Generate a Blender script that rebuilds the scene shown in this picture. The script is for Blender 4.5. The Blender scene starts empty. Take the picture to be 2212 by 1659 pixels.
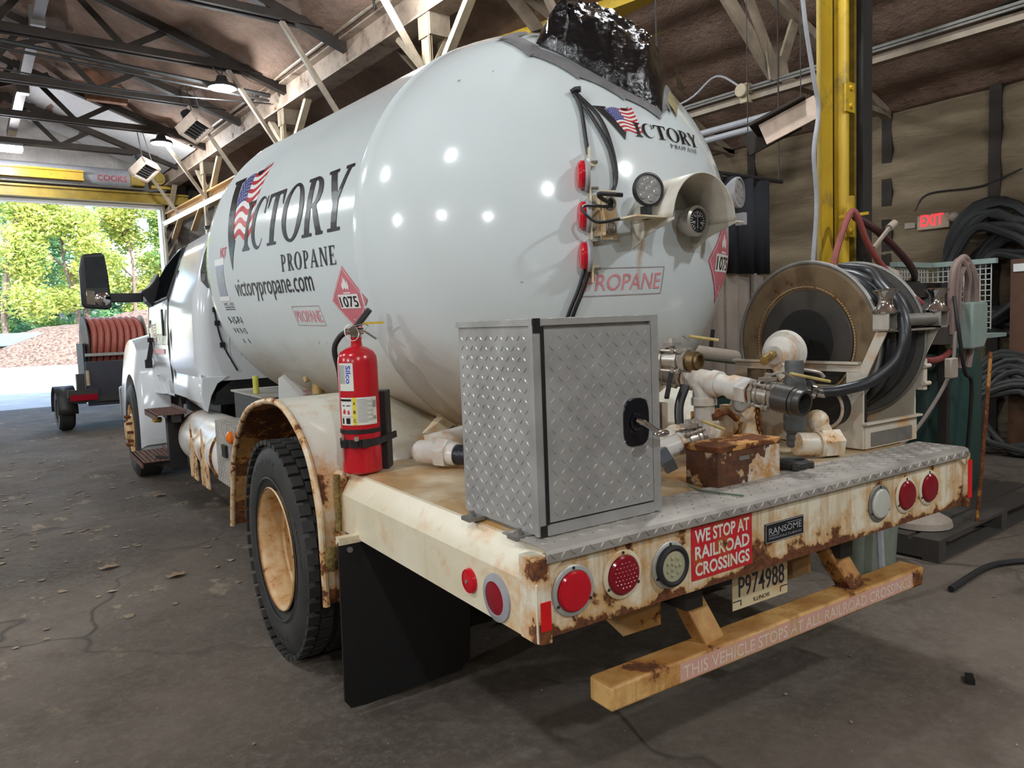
import bpy, bmesh, math, random
import numpy as np
from mathutils import Vector, Matrix
random.seed(7)
S = bpy.context.scene
COL = S.collection
PI = math.pi
# ------------------------------------------------------------------ camera
# World frame: origin on the floor under the middle of the truck's rear edge, X to the truck's right, Y forward, Z up.
IMW, IMH, FPX = 2212, 1659, 1620.63
RX = np.array([[0.83506, -0.54889, -0.03731], [-0.07648, -0.04866, -0.99588], [0.54482, 0.83448, -0.08261]])
CAM = np.array([-2.252, -1.605, 1.6])
cam = bpy.data.cameras.new('camera')
cam.sensor_width = 36.0
cam.lens = FPX / IMW * 36.0
cam.clip_start = 0.05
cam.clip_end = 500
camo = bpy.data.objects.new('camera', cam)
COL.objects.link(camo)
mw = Matrix.Identity(4)
for i in range(3):
    mw[i][0], mw[i][1], mw[i][2], mw[i][3] = RX[0][i], -RX[1][i], -RX[2][i], CAM[i]
camo.matrix_world = mw
S.camera = camo
# the building stands 4.6 degrees turned from the truck; its frame has its origin on the floor where the photographer stood
YAW = 0.0803
FB = Matrix.Translation((CAM[0], CAM[1], 0)) @ Matrix.Rotation(YAW, 4, 'Z')
FW = Matrix.Identity(4)
RB = np.array(FB.to_3x3())


def at(px, py, **k):
    """World point seen at photo pixel (px, py) on the plane X=, Y= or Z= (measuring aid)."""
    d = RX.T @ np.array([(px - IMW / 2) / FPX, (py - IMH / 2) / FPX, 1.0])
    a, v = list(k.items())[0]
    i = 'XYZ'.index(a)
    return tuple(CAM + (v - CAM[i]) / d[i] * d)


def atb(px, py, **k):
    """The same in the building's frame."""
    d = RB.T @ (RX.T @ np.array([(px - IMW / 2) / FPX, (py - IMH / 2) / FPX, 1.0]))
    c = np.array([0, 0, 1.6])
    a, v = list(k.items())[0]
    i = 'XYZ'.index(a)
    return tuple(c + (v - c[i]) / d[i] * d)


# ------------------------------------------------------------------ view, sky, sun
S.view_settings.view_transform = 'Standard'
S.view_settings.look = 'None'
S.view_settings.gamma = 1.0
S.view_settings.use_curve_mapping = False
S.view_settings.exposure = 0.5
S.cycles.use_denoising = True
S.cycles.use_adaptive_sampling = True
S.cycles.adaptive_threshold = 0.02
S.cycles.max_bounces = 6
S.cycles.diffuse_bounces = 4
S.cycles.glossy_bounces = 3
S.cycles.transparent_max_bounces = 8
S.cycles.caustics_reflective = False
S.cycles.caustics_refractive = False
S.cycles.sample_clamp_indirect = 6.0
w = bpy.data.worlds.new('sky')
S.world = w
w.use_nodes = True
nt = w.node_tree
sky = nt.nodes.new('ShaderNodeTexSky')
sky.sky_type = 'NISHITA'
sky.sun_disc = False
sky.sun_elevation = math.radians(42)
sky.sun_rotation = math.radians(200)
nt.links.new(sky.outputs[0], nt.nodes['Background'].inputs[0])
nt.nodes['Background'].inputs[1].default_value = 0.62


def light(kind, name, loc, energy, color=(1, 1, 1), rot=None, **kw):
    l = bpy.data.lights.new(name, kind)
    l.energy = energy
    l.color = color
    for a, v in kw.items():
        setattr(l, a, v)
    o = bpy.data.objects.new(name, l)
    COL.objects.link(o)
    o.location = loc
    if rot:
        o.rotation_euler = rot
    return o


SUN_E = 9.5
so = light('SUN', 'sun', (0, 0, 30), SUN_E, (1, 0.96, 0.88), angle=0.01)
so.rotation_euler = (math.radians(48), 0, YAW + math.radians(16))   # shines forward over the roof, onto the yard and the trees

# high bay lamps, three of them added for extra light: building-frame position, watts, (built with the lamps further down)
LAMPS = [((3.95, 12.2, 5.42), 150), ((4.1, 16.7, 5.52), 130), ((-1.7, 2.3, 5.4), 170), ((-2.4, 6.6, 5.4), 170),
         ((-1.1, -4.3, 5.4), 330), ((4.25, -2.8, 5.4), 330), ((-2.6, 12.0, 5.4), 200), ((3.98, 2.6, 5.42), 170), ((4.0, 7.4, 5.42), 150), ((7.4, -1.6, 4.15), 60),  # the last one is added to brighten the right bay and its ceiling
         ((-7.6, 1.6, 4.3), 430), ((-7.6, -3.6, 4.3), 270), ((-7.6, 6.8, 4.3), 360)]  # first follows a highlight on the tank; the other two are added side light
for (p, e) in LAMPS:
    light('POINT', 'high_bay_light', FB @ Vector((p[0], p[1], p[2] - 0.16)), e, (0.91, 0.97, 1.0), shadow_soft_size=0.12)


# ------------------------------------------------------------------ materials
class NB:
    """Small helper round a material's node tree."""

    def __init__(s, name):
        s.m = bpy.data.materials.new(name)
        s.m.use_nodes = True
        s.t = s.m.node_tree
        s.b = s.t.nodes['Principled BSDF']
        s.co = None

    def n(s, typ, **kw):
        x = s.t.nodes.new('ShaderNode' + typ)
        for a, v in kw.items():
            setattr(x, a, v)
        return x

    def put(s, inp, v):
        if v is None:
            return
        if hasattr(v, 'is_output'):
            s.t.links.new(v, inp)
        elif isinstance(v, (tuple, list)):
            inp.default_value = (*v, 1.0) if len(v) == 3 and inp.type == 'RGBA' else v
        else:
            inp.default_value = v

    def coord(s):
        if s.co is None:
            s.co = s.n('TexCoord').outputs['Object']
        return s.co

    def mapped(s, scale=(1, 1, 1), loc=(0, 0, 0)):
        m = s.n('Mapping')
        s.put(m.inputs[0], s.coord())
        m.inputs['Scale'].default_value = scale
        m.inputs['Location'].default_value = loc
        return m.outputs[0]

    def noise(s, scale=5, detail=6, rough=0.6, vec=None, dist=0.0):
        x = s.n('TexNoise')
        s.put(x.inputs['Vector'], vec if vec is not None else s.coord())
        x.inputs['Scale'].default_value = scale
        x.inputs['Detail'].default_value = detail
        x.inputs['Roughness'].default_value = rough
        x.inputs['Distortion'].default_value = dist
        return x.outputs[0]

    def ramp(s, v, a, b, ca=(0, 0, 0), cb=(1, 1, 1)):
        r = s.n('ValToRGB')
        s.put(r.inputs[0], v)
        e = r.color_ramp.elements
        e[0].position, e[1].position = a, b
        e[0].color, e[1].color = (*ca, 1), (*cb, 1)
        return r.outputs[0]

    def math(s, op, a, b=0.0, clamp=False):
        m = s.n('Math', operation=op, use_clamp=clamp)
        s.put(m.inputs[0], a)
        s.put(m.inputs[1], b)
        return m.outputs[0]

    def mix(s, f, a, b, mode='MIX'):
        m = s.n('MixRGB', blend_type=mode)
        s.put(m.inputs[0], f)
        s.put(m.inputs[1], a)
        s.put(m.inputs[2], b)
        return m.outputs[0]

    def bump(s, h, strength=0.3, dist=0.01):
        x = s.n('Bump')
        x.inputs['Strength'].default_value = strength
        x.inputs['Distance'].default_value = dist
        s.put(x.inputs['Height'], h)
        s.t.links.new(x.outputs[0], s.b.inputs['Normal'])

    def sep(s, vec=None):
        x = s.n('SeparateXYZ')
        s.put(x.inputs[0], vec if vec is not None else s.coord())
        return x.outputs

    def out(s, color=None, rough=None, metal=None, **kw):
        s.put(s.b.inputs['Base Color'], color)
        s.put(s.b.inputs['Roughness'], rough)
        s.put(s.b.inputs['Metallic'], metal)
        for k, v in kw.items():
            s.put(s.b.inputs[k], v)
        return s.m


MATS = {}


def mat(name, color, rough=0.5, metal=0.0, var=0.12, scale=14, bump=0.0, emit=None, **kw):
    """Plain material with a little procedural tone variation."""
    if name in MATS:
        return MATS[name]
    n = NB(name)
    f = n.noise(scale, 5)
    c = n.mix(n.ramp(f, 0.3, 0.7), tuple(x * (1 - var) for x in color), tuple(min(1, x * (1 + var)) for x in color))
    r = n.math('MULTIPLY_ADD', f, 0.2)
    n.t.nodes[-1].inputs[2].default_value = max(0.0, rough - 0.1)
    if bump:
        n.bump(f, bump)
    n.out(c, r, metal, **kw)
    if emit:
        n.put(n.b.inputs['Emission Color'], emit[0])
        n.b.inputs['Emission Strength'].default_value = emit[1]
    MATS[name] = n.m
    return n.m


def rusty(name, paint, amount=0.3, streak=0.3, scale=6, spots=(), spot_gain=0.55, rough=0.4, stain=(0.60, 0.27, 0.045), metal=0.0, zlow=None, grime=0.0, top=None):
    """Painted steel that rusts: amount of bare rust, brown streaks running down, spots = (x, y, z, r) places that rust most."""
    if name in MATS:
        return MATS[name]
    n = NB(name)
    big = n.noise(scale, 9, 0.68)
    m = big
    if spots:
        acc = None
        for (x, y, z, r) in spots:
            d = n.n('VectorMath', operation='DISTANCE')
            n.put(d.inputs[0], n.coord())
            d.inputs[1].default_value = (x, y, z)
            v = n.math('SUBTRACT', 1.0, n.math('DIVIDE', d.outputs['Value'], r), True)
            acc = v if acc is None else n.math('MAXIMUM', acc, v)
        m = n.math('ADD', m, n.math('MULTIPLY', acc, spot_gain))
    if zlow is not None:
        z = n.sep()[2]
        k = n.math('DIVIDE', n.math('SUBTRACT', zlow[1], z), zlow[1] - zlow[0], True)
        m = n.math('ADD', m, n.math('MULTIPLY', k, 0.3))
    t = 0.72 - amount * 0.42
    bare = n.ramp(m, t, t + 0.04)
    halo = n.ramp(m, t - 0.17, t + 0.01)
    st = n.ramp(n.noise(1.0, 6, 0.7, n.mapped((16, 16, 1.1))), 0.62 - streak * 0.25, 0.80 - streak * 0.2)
    st = n.math('MULTIPLY', st, min(1, streak * 1.6))
    fine = n.noise(scale * 7, 6, 0.7)
    rc = n.ramp(fine, 0.3, 0.68, (0.035, 0.013, 0.007), (0.24, 0.075, 0.018))
    dirt = n.ramp(n.noise(2.3, 5), 0.35, 0.75)
    c = n.mix(n.math('MULTIPLY', dirt, 0.25 + grime), paint, tuple(a * b for a, b in zip(paint, (0.72, 0.62, 0.45))))
    if top is not None:      # dirt lying on the upward faces: (height, colour, amount)
        k = n.math('MULTIPLY', n.math('GREATER_THAN', n.sep()[2], top[0]), n.ramp(n.noise(3.1, 7, 0.62), 0.30, 0.56))
        c = n.mix(n.math('MULTIPLY', k, top[2]), c, top[1])
    c = n.mix(n.math('MULTIPLY', halo, 0.8), c, stain)
    c = n.mix(st, c, tuple(x * 0.75 for x in stain))
    c = n.mix(bare, c, rc)
    n.bump(n.math('ADD', n.math('MULTIPLY', bare, n.math('ADD', fine, -0.6)), 0), 0.5, 0.012)
    MATS[name] = n.out(c, n.math('ADD', n.math('MULTIPLY', bare, 0.45), rough, True), metal)
    return n.m


# ------------------------------------------------------------------ mesh builder
def rotm(ax, ay=0.0, az=0.0):
    from mathutils import Euler
    return Euler((ax, ay, az)).to_matrix()


class MB:
    def __init__(s):
        s.v = []
        s.f = []

    def add(s, vs, fs):
        o = len(s.v)
        s.v += [tuple(v) for v in vs]
        s.f += [tuple(i + o for i in f) for f in fs]
        return s

    def box(s, c, d, rot=None):
        c = Vector(c)
        vs = []
        for z in (-.5, .5):
            for (x, y) in ((-.5, -.5), (.5, -.5), (.5, .5), (-.5, .5)):
                p = Vector((x * d[0], y * d[1], z * d[2]))
                vs.append(c + (rot @ p if rot else p))
        return s.add(vs, [(0, 3, 2, 1), (4, 5, 6, 7), (0, 1, 5, 4), (1, 2, 6, 5), (2, 3, 7, 6), (3, 0, 4, 7)])

    def bb(s, x0, x1, y0, y1, z0, z1):
        return s.box(((x0 + x1) / 2, (y0 + y1) / 2, (z0 + z1) / 2), (x1 - x0, y1 - y0, z1 - z0))

    def bar(s, a, b, w, h, up=(0, 0, 1)):
        """Rectangular bar from a to b, w wide, h high."""
        a, b = Vector(a), Vector(b)
        t = (b - a).normalized()
        u = Vector(up)
        if abs(t.dot(u)) > 0.98:
            u = Vector((0, 1, 0))
        r = t.cross(u).normalized()
        u = r.cross(t).normalized()
        vs = []
        for p in (a, b):
            for (i, j) in ((-1, -1), (1, -1), (1, 1), (-1, 1)):
                vs.append(p + r * (i * w / 2) + u * (j * h / 2))
        return s.add(vs, [(0, 1, 2, 3), (7, 6, 5, 4), (0, 4, 5, 1), (1, 5, 6, 2), (2, 6, 7, 3), (3, 7, 4, 0)])

    def lathe(s, prof, p0, axis, n=32):
        """prof = [(r, h)...] turned about axis from p0; r = 0 closes an end."""
        p0, ax = Vector(p0), Vector(axis).normalized()
        u = ax.orthogonal().normalized()
        w_ = ax.cross(u)
        rings = []
        for (r, h) in prof:
            if r <= 1e-6:
                s.v.append(tuple(p0 + ax * h))
                rings.append([len(s.v) - 1])
            else:
                k = len(s.v)
                for i in range(n):
                    a = 2 * PI * i / n
                    s.v.append(tuple(p0 + ax * h + (u * math.cos(a) + w_ * math.sin(a)) * r))
                rings.append(list(range(k, k + n)))
        for A, B in zip(rings, rings[1:]):
            for i in range(n):
                j = (i + 1) % n
                if len(A) == 1 and len(B) == 1:
                    continue
                if len(A) == 1:
                    s.f.append((A[0], B[i], B[j]))
                elif len(B) == 1:
                    s.f.append((A[i], B[0], A[j]))
                else:
                    s.f.append((A[i], B[i], B[j], A[j]))
        return s

    def cyl(s, a, b, r, r2=None, n=18):
        a, b = Vector(a), Vector(b)
        L = (b - a).length
        r2 = r if r2 is None else r2
        return s.lathe([(0, 0), (r, 0), (r2, L), (0, L)], a, b - a, n)

    def tube(s, pts, r, n=10, closed=False, smooth=0):
        P = [Vector(p) for p in pts]
        if smooth:
            P = spline(P, smooth, closed)
        k = len(P)
        T = []
        for i in range(k):
            a = P[(i - 1) % k] if closed or i > 0 else P[i]
            b = P[(i + 1) % k] if closed or i < k - 1 else P[i]
            T.append((b - a).normalized())
        u = T[0].orthogonal().normalized()
        base = len(s.v)
        for i in range(k):
            u = (u - T[i] * u.dot(T[i]))
            u = u.normalized() if u.length > 1e-6 else T[i].orthogonal().normalized()
            w_ = T[i].cross(u)
            rr = r[i] if isinstance(r, (list, tuple)) and not smooth else (r if not isinstance(r, (list, tuple)) else r[0])
            for j in range(n):
                a = 2 * PI * j / n
                s.v.append(tuple(P[i] + (u * math.cos(a) + w_ * math.sin(a)) * rr))
        for i in range(k if closed else k - 1):
            for j in range(n):
                a, b = base + i * n, base + ((i + 1) % k) * n
                s.f.append((a + j, b + j, b + (j + 1) % n, a + (j + 1) % n))
        if not closed:
            s.f.append(tuple(base + j for j in range(n))[::-1])
            s.f.append(tuple(base + (k - 1) * n + j for j in range(n)))
        return s

    def prism(s, poly, org, u, v, d):
        """Polygon (2D) laid out at org along u, v and extruded by vector d."""
        org, u, v, d = Vector(org), Vector(u), Vector(v), Vector(d)
        A = [org + u * x + v * y for (x, y) in poly]
        n = len(A)
        return s.add(A + [p + d for p in A], [tuple(range(n))[::-1], tuple(range(n, 2 * n))] + [(i, (i + 1) % n, n + (i + 1) % n, n + i) for i in range(n)])

    def poly(s, pts):
        return s.add(pts, [tuple(range(len(pts)))])

    def sphere(s, c, r, n=20, sc=(1, 1, 1)):
        k = len(s.v)
        s.lathe([(0 if i in (0, n // 2) else r * math.sin(2 * PI * i / n), -r * math.cos(2 * PI * i / n)) for i in range(n // 2 + 1)], (0, 0, 0), (0, 0, 1), n)
        for i in range(k, len(s.v)):
            p = s.v[i]
            s.v[i] = (c[0] + p[0] * sc[0], c[1] + p[1] * sc[1], c[2] + p[2] * sc[2])
        return s

    def grid(s, rows):
        """rows of points -> quad sheet."""
        o = len(s.v)
        m = len(rows[0])
        for r in rows:
            s.v += [tuple(p) for p in r]
        for i in range(len(rows) - 1):
            for j in range(m - 1):
                a = o + i * m + j
                s.f.append((a, a + 1, a + m + 1, a + m))
        return s

    def hexa(s, a, b, r):
        return s.cyl(a, b, r, None, 6)

    def build(s, name, m, parent=None, frame=FW, smooth=32, bevel=0, seg=2, solid=0, wall=None, **props):
        me = bpy.data.meshes.new(name)
        o = bpy.data.objects.new(name, me)
        V = [Vector(v) for v in s.v]
        if parent is not None:
            pw = WM[parent.name]
            inv = pw.inverted() @ frame
            V = [inv @ v for v in V]
            o.parent = parent
            WM_set(o, pw)
        else:
            xs = [v[0] for v in V]
            ys = [v[1] for v in V]
            c = Vector(((min(xs) + max(xs)) / 2, (min(ys) + max(ys)) / 2, min(v[2] for v in V)))
            V = [v - c for v in V]
            o.matrix_world = frame @ Matrix.Translation(c)
            WM_set(o, o.matrix_world.copy())
        me.from_pydata([tuple(v) for v in V], [], s.f)
        bm = bmesh.new()
        bm.from_mesh(me)
        if wall is None:
            bmesh.ops.recalc_face_normals(bm, faces=bm.faces)
        bm.to_mesh(me)
        bm.free()
        me.materials.append(m)
        COL.objects.link(o)
        WM[o.name] = WM.pop('__new__')
        if smooth:
            me.polygons.foreach_set('use_smooth', [True] * len(me.polygons))
            me.set_sharp_from_angle(angle=math.radians(smooth))
        if solid:
            md = o.modifiers.new('solid', 'SOLIDIFY')
            md.thickness = solid
            md.offset = 0
        if bevel:
            md = o.modifiers.new('bevel', 'BEVEL')
            md.width = bevel
            md.segments = seg
            md.limit_method = 'ANGLE'
            md.angle_limit = math.radians(40)
        for k, v in props.items():
            o[k] = v
        return o


WM = {}


def WM_set(o, m):
    WM['__new__'] = m


def spline(P, k, closed=False):
    out = []
    n = len(P)
    rng = range(n if closed else n - 1)
    for i in rng:
        p0 = P[(i - 1) % n] if closed or i > 0 else P[0] * 2 - P[1]
        p1, p2 = P[i], P[(i + 1) % n]
        p3 = P[(i + 2) % n] if closed or i < n - 2 else P[-1] * 2 - P[-2]
        for j in range(k):
            t = j / k
            out.append(0.5 * ((2 * p1) + (p2 - p0) * t + (2 * p0 - 5 * p1 + 4 * p2 - p3) * t * t + (3 * p1 - p0 - 3 * p2 + p3) * t ** 3))
    if not closed:
        out.append(P[-1].copy())
    return out


def thing(name, label, cat, loc=(0, 0, 0), frame=FW, group=None, kind=None):
    o = bpy.data.objects.new(name, None)
    o.empty_display_size = 0.1
    o.matrix_world = frame @ Matrix.Translation(loc)
    COL.objects.link(o)
    WM[o.name] = o.matrix_world.copy()
    o['label'] = label
    o['category'] = cat
    if group:
        o['group'] = group
    if kind:
        o['kind'] = kind
    return o


def sub(name, parent):
    """An Empty part (holds sub-parts)."""
    o = bpy.data.objects.new(name, None)
    o.empty_display_size = 0.1
    o.parent = parent
    COL.objects.link(o)
    WM[o.name] = WM[parent.name].copy()
    return o


def tag(o, label=None, cat=None, group=None, kind=None):
    for k, v in (('label', label), ('category', cat), ('group', group), ('kind', kind)):
        if v:
            o[k] = v
    return o


def kids(o):
    return [c for c in KIDS.get(o.name, [])]


def copy_tree(o, parent=None, mtx=None, label=None):
    c = o.copy()
    COL.objects.link(c)
    WM[c.name] = (mtx @ WM[o.name]) if mtx is not None else WM[o.name].copy()
    if parent is not None:
        c.parent = parent
    elif mtx is not None:
        c.matrix_world = WM[c.name]
    if label:
        c['label'] = label
    for ch in [x for x in COL.objects if x.parent == o]:
        copy_tree(ch, c)
    return c


# ------------------------------------------------------------------ lettering
def font_polys(text, size=1.0, sx=1.0, bold=0.0):
    """Sans lettering as (2D verts, faces), left/baseline at 0, capital height about size."""
    cu = bpy.data.curves.new('lettering', 'FONT')
    cu.body = text
    cu.size = 1.0
    cu.offset = bold
    cu.resolution_u = 3
    ob = bpy.data.objects.new('lettering', cu)
    COL.objects.link(ob)
    dg = bpy.context.evaluated_depsgraph_get()
    dg.update()
    me = bpy.data.meshes.new_from_object(ob.evaluated_get(dg))
    k = size / 0.72
    vs = [(v.co.x * k * sx, v.co.y * k) for v in me.vertices]
    fs = [tuple(p.vertices) for p in me.polygons]
    bpy.data.objects.remove(ob)
    bpy.data.meshes.remove(me)
    bpy.data.curves.remove(cu)
    return vs, fs


def fit_text(text, x0, x1, y0, h, bold=0.0):
    """Lettering stretched to run from x0 to x1 with baseline y0 and capital height h."""
    vs, fs = font_polys(text, h, 1.0, bold)
    a, b = min(v[0] for v in vs), max(v[0] for v in vs)
    return [(x0 + (v[0] - a) / (b - a) * (x1 - x0), y0 + v[1]) for v in vs], fs


def flat2d(polys):
    vs, fs = [], []
    for p in polys:
        o = len(vs)
        vs += p
        fs.append(tuple(range(o, o + len(p))))
    return vs, fs


def decal(name, vf, mapf, m, parent, step=None, frame=FW, **props):
    """2D shapes -> skin on a surface: mapf(x, y) gives the 3D point. step cuts the faces so that they follow a curved surface."""
    vs, fs = vf
    bm = bmesh.new()
    bv = [bm.verts.new((x, y, 0)) for (x, y) in vs]
    for f in fs:
        try:
            bm.faces.new([bv[i] for i in f])
        except ValueError:
            pass
    bmesh.ops.triangulate(bm, faces=bm.faces)
    if step:
        for ax in (0, 1):
            lo = min(v[ax] for v in vs)
            hi = max(v[ax] for v in vs)
            k = lo + step
            while k < hi:
                co = [0, 0, 0]
                co[ax] = k
                no = [0, 0, 0]
                no[ax] = 1
                bmesh.ops.bisect_plane(bm, geom=bm.verts[:] + bm.edges[:] + bm.faces[:], plane_co=co, plane_no=no, dist=1e-6)
                k += step
    mb = MB()
    bm.verts.ensure_lookup_table()
    bm.verts.index_update()
    mb.v = [tuple(mapf(v.co.x, v.co.y)) for v in bm.verts]
    mb.f = [tuple(v.index for v in f.verts) for f in bm.faces]
    bm.free()
    return mb.build(name, m, parent, frame=frame, smooth=0, **props)


def plane_map(org, u, v):
    org, u, v = Vector(org), Vector(u), Vector(v)
    return lambda x, y: org + u * x + v * y


def rect(x0, y0, x1, y1):
    return [(x0, y0), (x1, y0), (x1, y1), (x0, y1)]


def ring(cx, cy, rx, ry, ix, iy, a0=0, a1=360, n=36, ox=0.0):
    P = []
    for i in range(n):
        a, b = (math.radians(a0 + (a1 - a0) * t / n) for t in (i, i + 1))
        P.append([(cx + rx * math.cos(a), cy + ry * math.sin(a)), (cx + rx * math.cos(b), cy + ry * math.sin(b)),
                  (cx + ox + ix * math.cos(b), cy + iy * math.sin(b)), (cx + ox + ix * math.cos(a), cy + iy * math.sin(a))])
    return P


def serif_letter(ch, x, w, h, y0=0.0):
    """Old-style serif capitals as polygons: cell x..x+w, height h."""
    P = []
    st = 0.26
    if ch == 'I':
        P = [rect(.3, 0, .7, 1), rect(.02, 0, .98, .05), rect(.02, .95, .98, 1), [(.12, .05), (.88, .05), (.7, .13), (.3, .13)], [(.3, .87), (.7, .87), (.88, .95), (.12, .95)]]
    elif ch == 'T':
        P = [rect(.37, 0, .63, 1), rect(.22, 0, .78, .05), rect(0, .93, 1, 1), [(0, .7), (.06, .74), (.14, .93), (0, .93)], [(1, .7), (1, .93), (.86, .93), (.94, .74)]]
    elif ch == 'O':
        P = ring(.5, .5, .5, .52, .29, .47)
    elif ch == 'C':
        P = ring(.52, .5, .52, .52, .37, .47, 42, 318, 34, .1) + [[(.84, .65), (.93, .65), (.93, 1.0), (.88, 1.0)]]
    elif ch == 'R':
        P = [rect(.12, 0, .36, 1), rect(0, 0, .5, .05), rect(0, .95, .36, 1)] + ring(.42, .74, .42, .26, .19, .2, -90, 90, 16) + [rect(.3, .48, .44, .54), rect(.3, .94, .44, 1), [(.4, .5), (.62, .5), (1, 0), (.74, 0)], rect(.7, 0, 1.04, .05)]
    elif ch == 'Y':
        P = [rect(.38, 0, .62, .48), rect(.22, 0, .78, .05), [(.02, 1), (.28, 1), (.62, .46), (.38, .42)], [(.84, 1), (.97, 1), (.6, .44), (.48, .5)], rect(-.05, .95, .4, 1), rect(.7, .95, 1.05, 1)]
    elif ch == 'P':
        P = [rect(.14, 0, .36, 1), rect(0, 0, .52, .05), rect(0, .95, .36, 1)] + ring(.44, .72, .46, .28, .26, .22, -90, 90, 16) + [rect(.3, .44, .46, .5), rect(.3, .94, .46, 1)]
    elif ch == 'A':
        P = [[(0, 0), (.1, 0), (.5, .88), (.46, 1)], [(.7, 0), (.94, 0), (.56, 1), (.44, 1)], rect(.2, .3, .75, .36), rect(-.06, 0, .22, .05), rect(.6, 0, 1.04, .05)]
    elif ch == 'N':
        P = [rect(.1, 0, .2, 1), rect(.82, 0, .92, 1), [(.08, 1), (.3, 1), (.92, 0), (.78, 0)], rect(0, 0, .32, .05), rect(.7, .95, 1.02, 1), rect(0, .95, .28, 1)]
    elif ch == 'E':
        P = [rect(.12, 0, .36, 1), rect(0, 0, .9, .05), rect(0, .95, .86, 1), rect(.3, .48, .66, .54), [(.82, 0), (.95, 0), (.98, .25), (.93, .25)], [(.78, 1), (.9, 1), (.9, .76), (.86, .76)], rect(.62, .38, .68, .64)]
    return [[(x + w * a, y0 + h * b) for (a, b) in p] for p in P]


def logo_shapes():
    """The tank's company emblem in unit width: big V, small capitals, second line, and the flag behind the V."""
    V = [[(.02, .235), (.085, .235), (.205, .02), (.18, -.043)],
         [(.205, .02), (.18, -.043), (.204, .032), (.212, .032)],
         [(-.004, .24), (.0, .23), (.03, .223), (.105, .223), (.115, .24)],
         [(.232, .24), (.24, .228), (.262, .222), (.275, .222), (.31, .265), (.30, .24)]]
    x = .285
    L = []
    for ch, wd in (('I', .075), ('C', .125), ('T', .14), ('O', .165), ('R', .14), ('Y', .14)):
        L += serif_letter(ch, x, wd * .93, .122)
        x += wd * .93 + .0065
    x = .62
    P2 = []
    for ch, wd in zip('PROPANE', (.045, .048, .058, .045, .055, .055, .045)):
        P2 += serif_letter(ch, x, wd * .86, .036, -.062)
        x += wd + .004
    return V + L, P2


def flag_shapes(tl, tr, br, bl, wave=0.02, canton=0.46):
    """Waving flag as red stripes, white field, blue canton, white stars."""
    def q(a, b):
        ax = tl[0] * (1 - a) * b + tr[0] * a * b + bl[0] * (1 - a) * (1 - b) + br[0] * a * (1 - b)
        ay = tl[1] * (1 - a) * b + tr[1] * a * b + bl[1] * (1 - a) * (1 - b) + br[1] * a * (1 - b)
        return (ax, ay + wave * math.sin(a * 2 * PI * 1.05))
    red, white, blue, stars = [], [], [], []
    N = 14
    for k in range(13):
        b1, b0 = 1 - k / 13, 1 - (k + 1) / 13
        for i in range(N):
            a0, a1 = i / N, (i + 1) / N
            if k < 7 and a1 <= canton + .01:
                blue.append([q(a0, b0), q(a1, b0), q(a1, b1), q(a0, b1)])
                continue
            (red if k % 2 == 0 else white).append([q(a0, b0), q(a1, b0), q(a1, b1), q(a0, b1)])
    for r in range(7):
        for c in range(6 if r % 2 == 0 else 5):
            a, b = (.045 + .07 * c + (.035 if r % 2 else 0)), 1 - (r + .55) * .072
            d = .016
            stars.append([q(a - d, b), q(a, b - d * 1.3), q(a + d, b), q(a, b + d * 1.3)])
    return red, white, blue, stars


def lugs(mb, org, u, v, n, w, h, pitch=0.03, ln=0.024, wd=0.0062, ht=0.0022, m0=0.008):
    """Raised diamond-plate lugs, alternately turned, on the rectangle org + u*[0,w] + v*[0,h], standing off along n."""
    org, u, v, n = Vector(org), Vector(u), Vector(v), Vector(n)
    nx, ny = int((w - 2 * m0) / pitch), int((h - 2 * m0) / pitch)
    if nx < 1 or ny < 1:
        return mb
    for i in range(nx):
        for j in range(ny):
            c = org + u * (m0 + (w - 2 * m0) * (i + .5) / nx) + v * (m0 + (h - 2 * m0) * (j + .5) / ny)
            sgn = 1 if (i + j) % 2 else -1
            d = (u * sgn + v).normalized()
            e = (v * sgn - u).normalized()
            vs = [c - d * ln / 2, c + e * wd / 2, c + d * ln / 2, c - e * wd / 2, c - d * ln * .22 + n * ht, c + d * ln * .22 + n * ht]
            mb.add(vs, [(0, 3, 4), (0, 4, 1), (3, 2, 5), (3, 5, 4), (2, 1, 5), (1, 4, 5)])
    return mb
# ------------------------------------------------------------------ palette
M_WHITE = mat('gloss_white_paint', (0.72, 0.73, 0.73), 0.18, var=0.03, scale=3)
M_CAB = mat('cab_white_paint', (0.68, 0.71, 0.74), 0.16, var=0.03, scale=3)
M_BLACK = mat('black_plastic', (0.012, 0.012, 0.013), 0.42)
M_RUBBER = mat('black_rubber', (0.016, 0.016, 0.017), 0.62, scale=40, bump=0.05)
M_HOSE = mat('black_hose_rubber', (0.022, 0.024, 0.028), 0.36, scale=30)
M_GLASS = mat('dark_window_glass', (0.005, 0.006, 0.007), 0.25, var=0, **{'Specular IOR Level': 0.0})
M_CHROME = mat('chrome', (0.62, 0.62, 0.62), 0.12, 1.0, var=0.05)
M_STEEL = mat('worn_stainless_steel', (0.50, 0.46, 0.41), 0.36, 0.65, scale=20)
M_GREYSTEEL = mat('dull_grey_steel', (0.30, 0.29, 0.27), 0.5, 0.7, scale=20)
M_DARKSTEEL = mat('dark_steel', (0.035, 0.033, 0.032), 0.5, 0.3)
M_BRASS = mat('brass', (0.45, 0.31, 0.12), 0.35, 1.0)
M_ALU = mat('diamond_plate_aluminium', (0.46, 0.455, 0.445), 0.38, 0.45, var=0.14, scale=9)
M_ALUDIRTY = mat('dirty_diamond_plate', (0.38, 0.355, 0.32), 0.5, 0.25, var=0.25, scale=6)
M_RED = mat('extinguisher_red', (0.52, 0.012, 0.022), 0.26, var=0.1, scale=8)
M_REDLENS = mat('red_lens', (0.55, 0.008, 0.02), 0.12, var=0.05)
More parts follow.
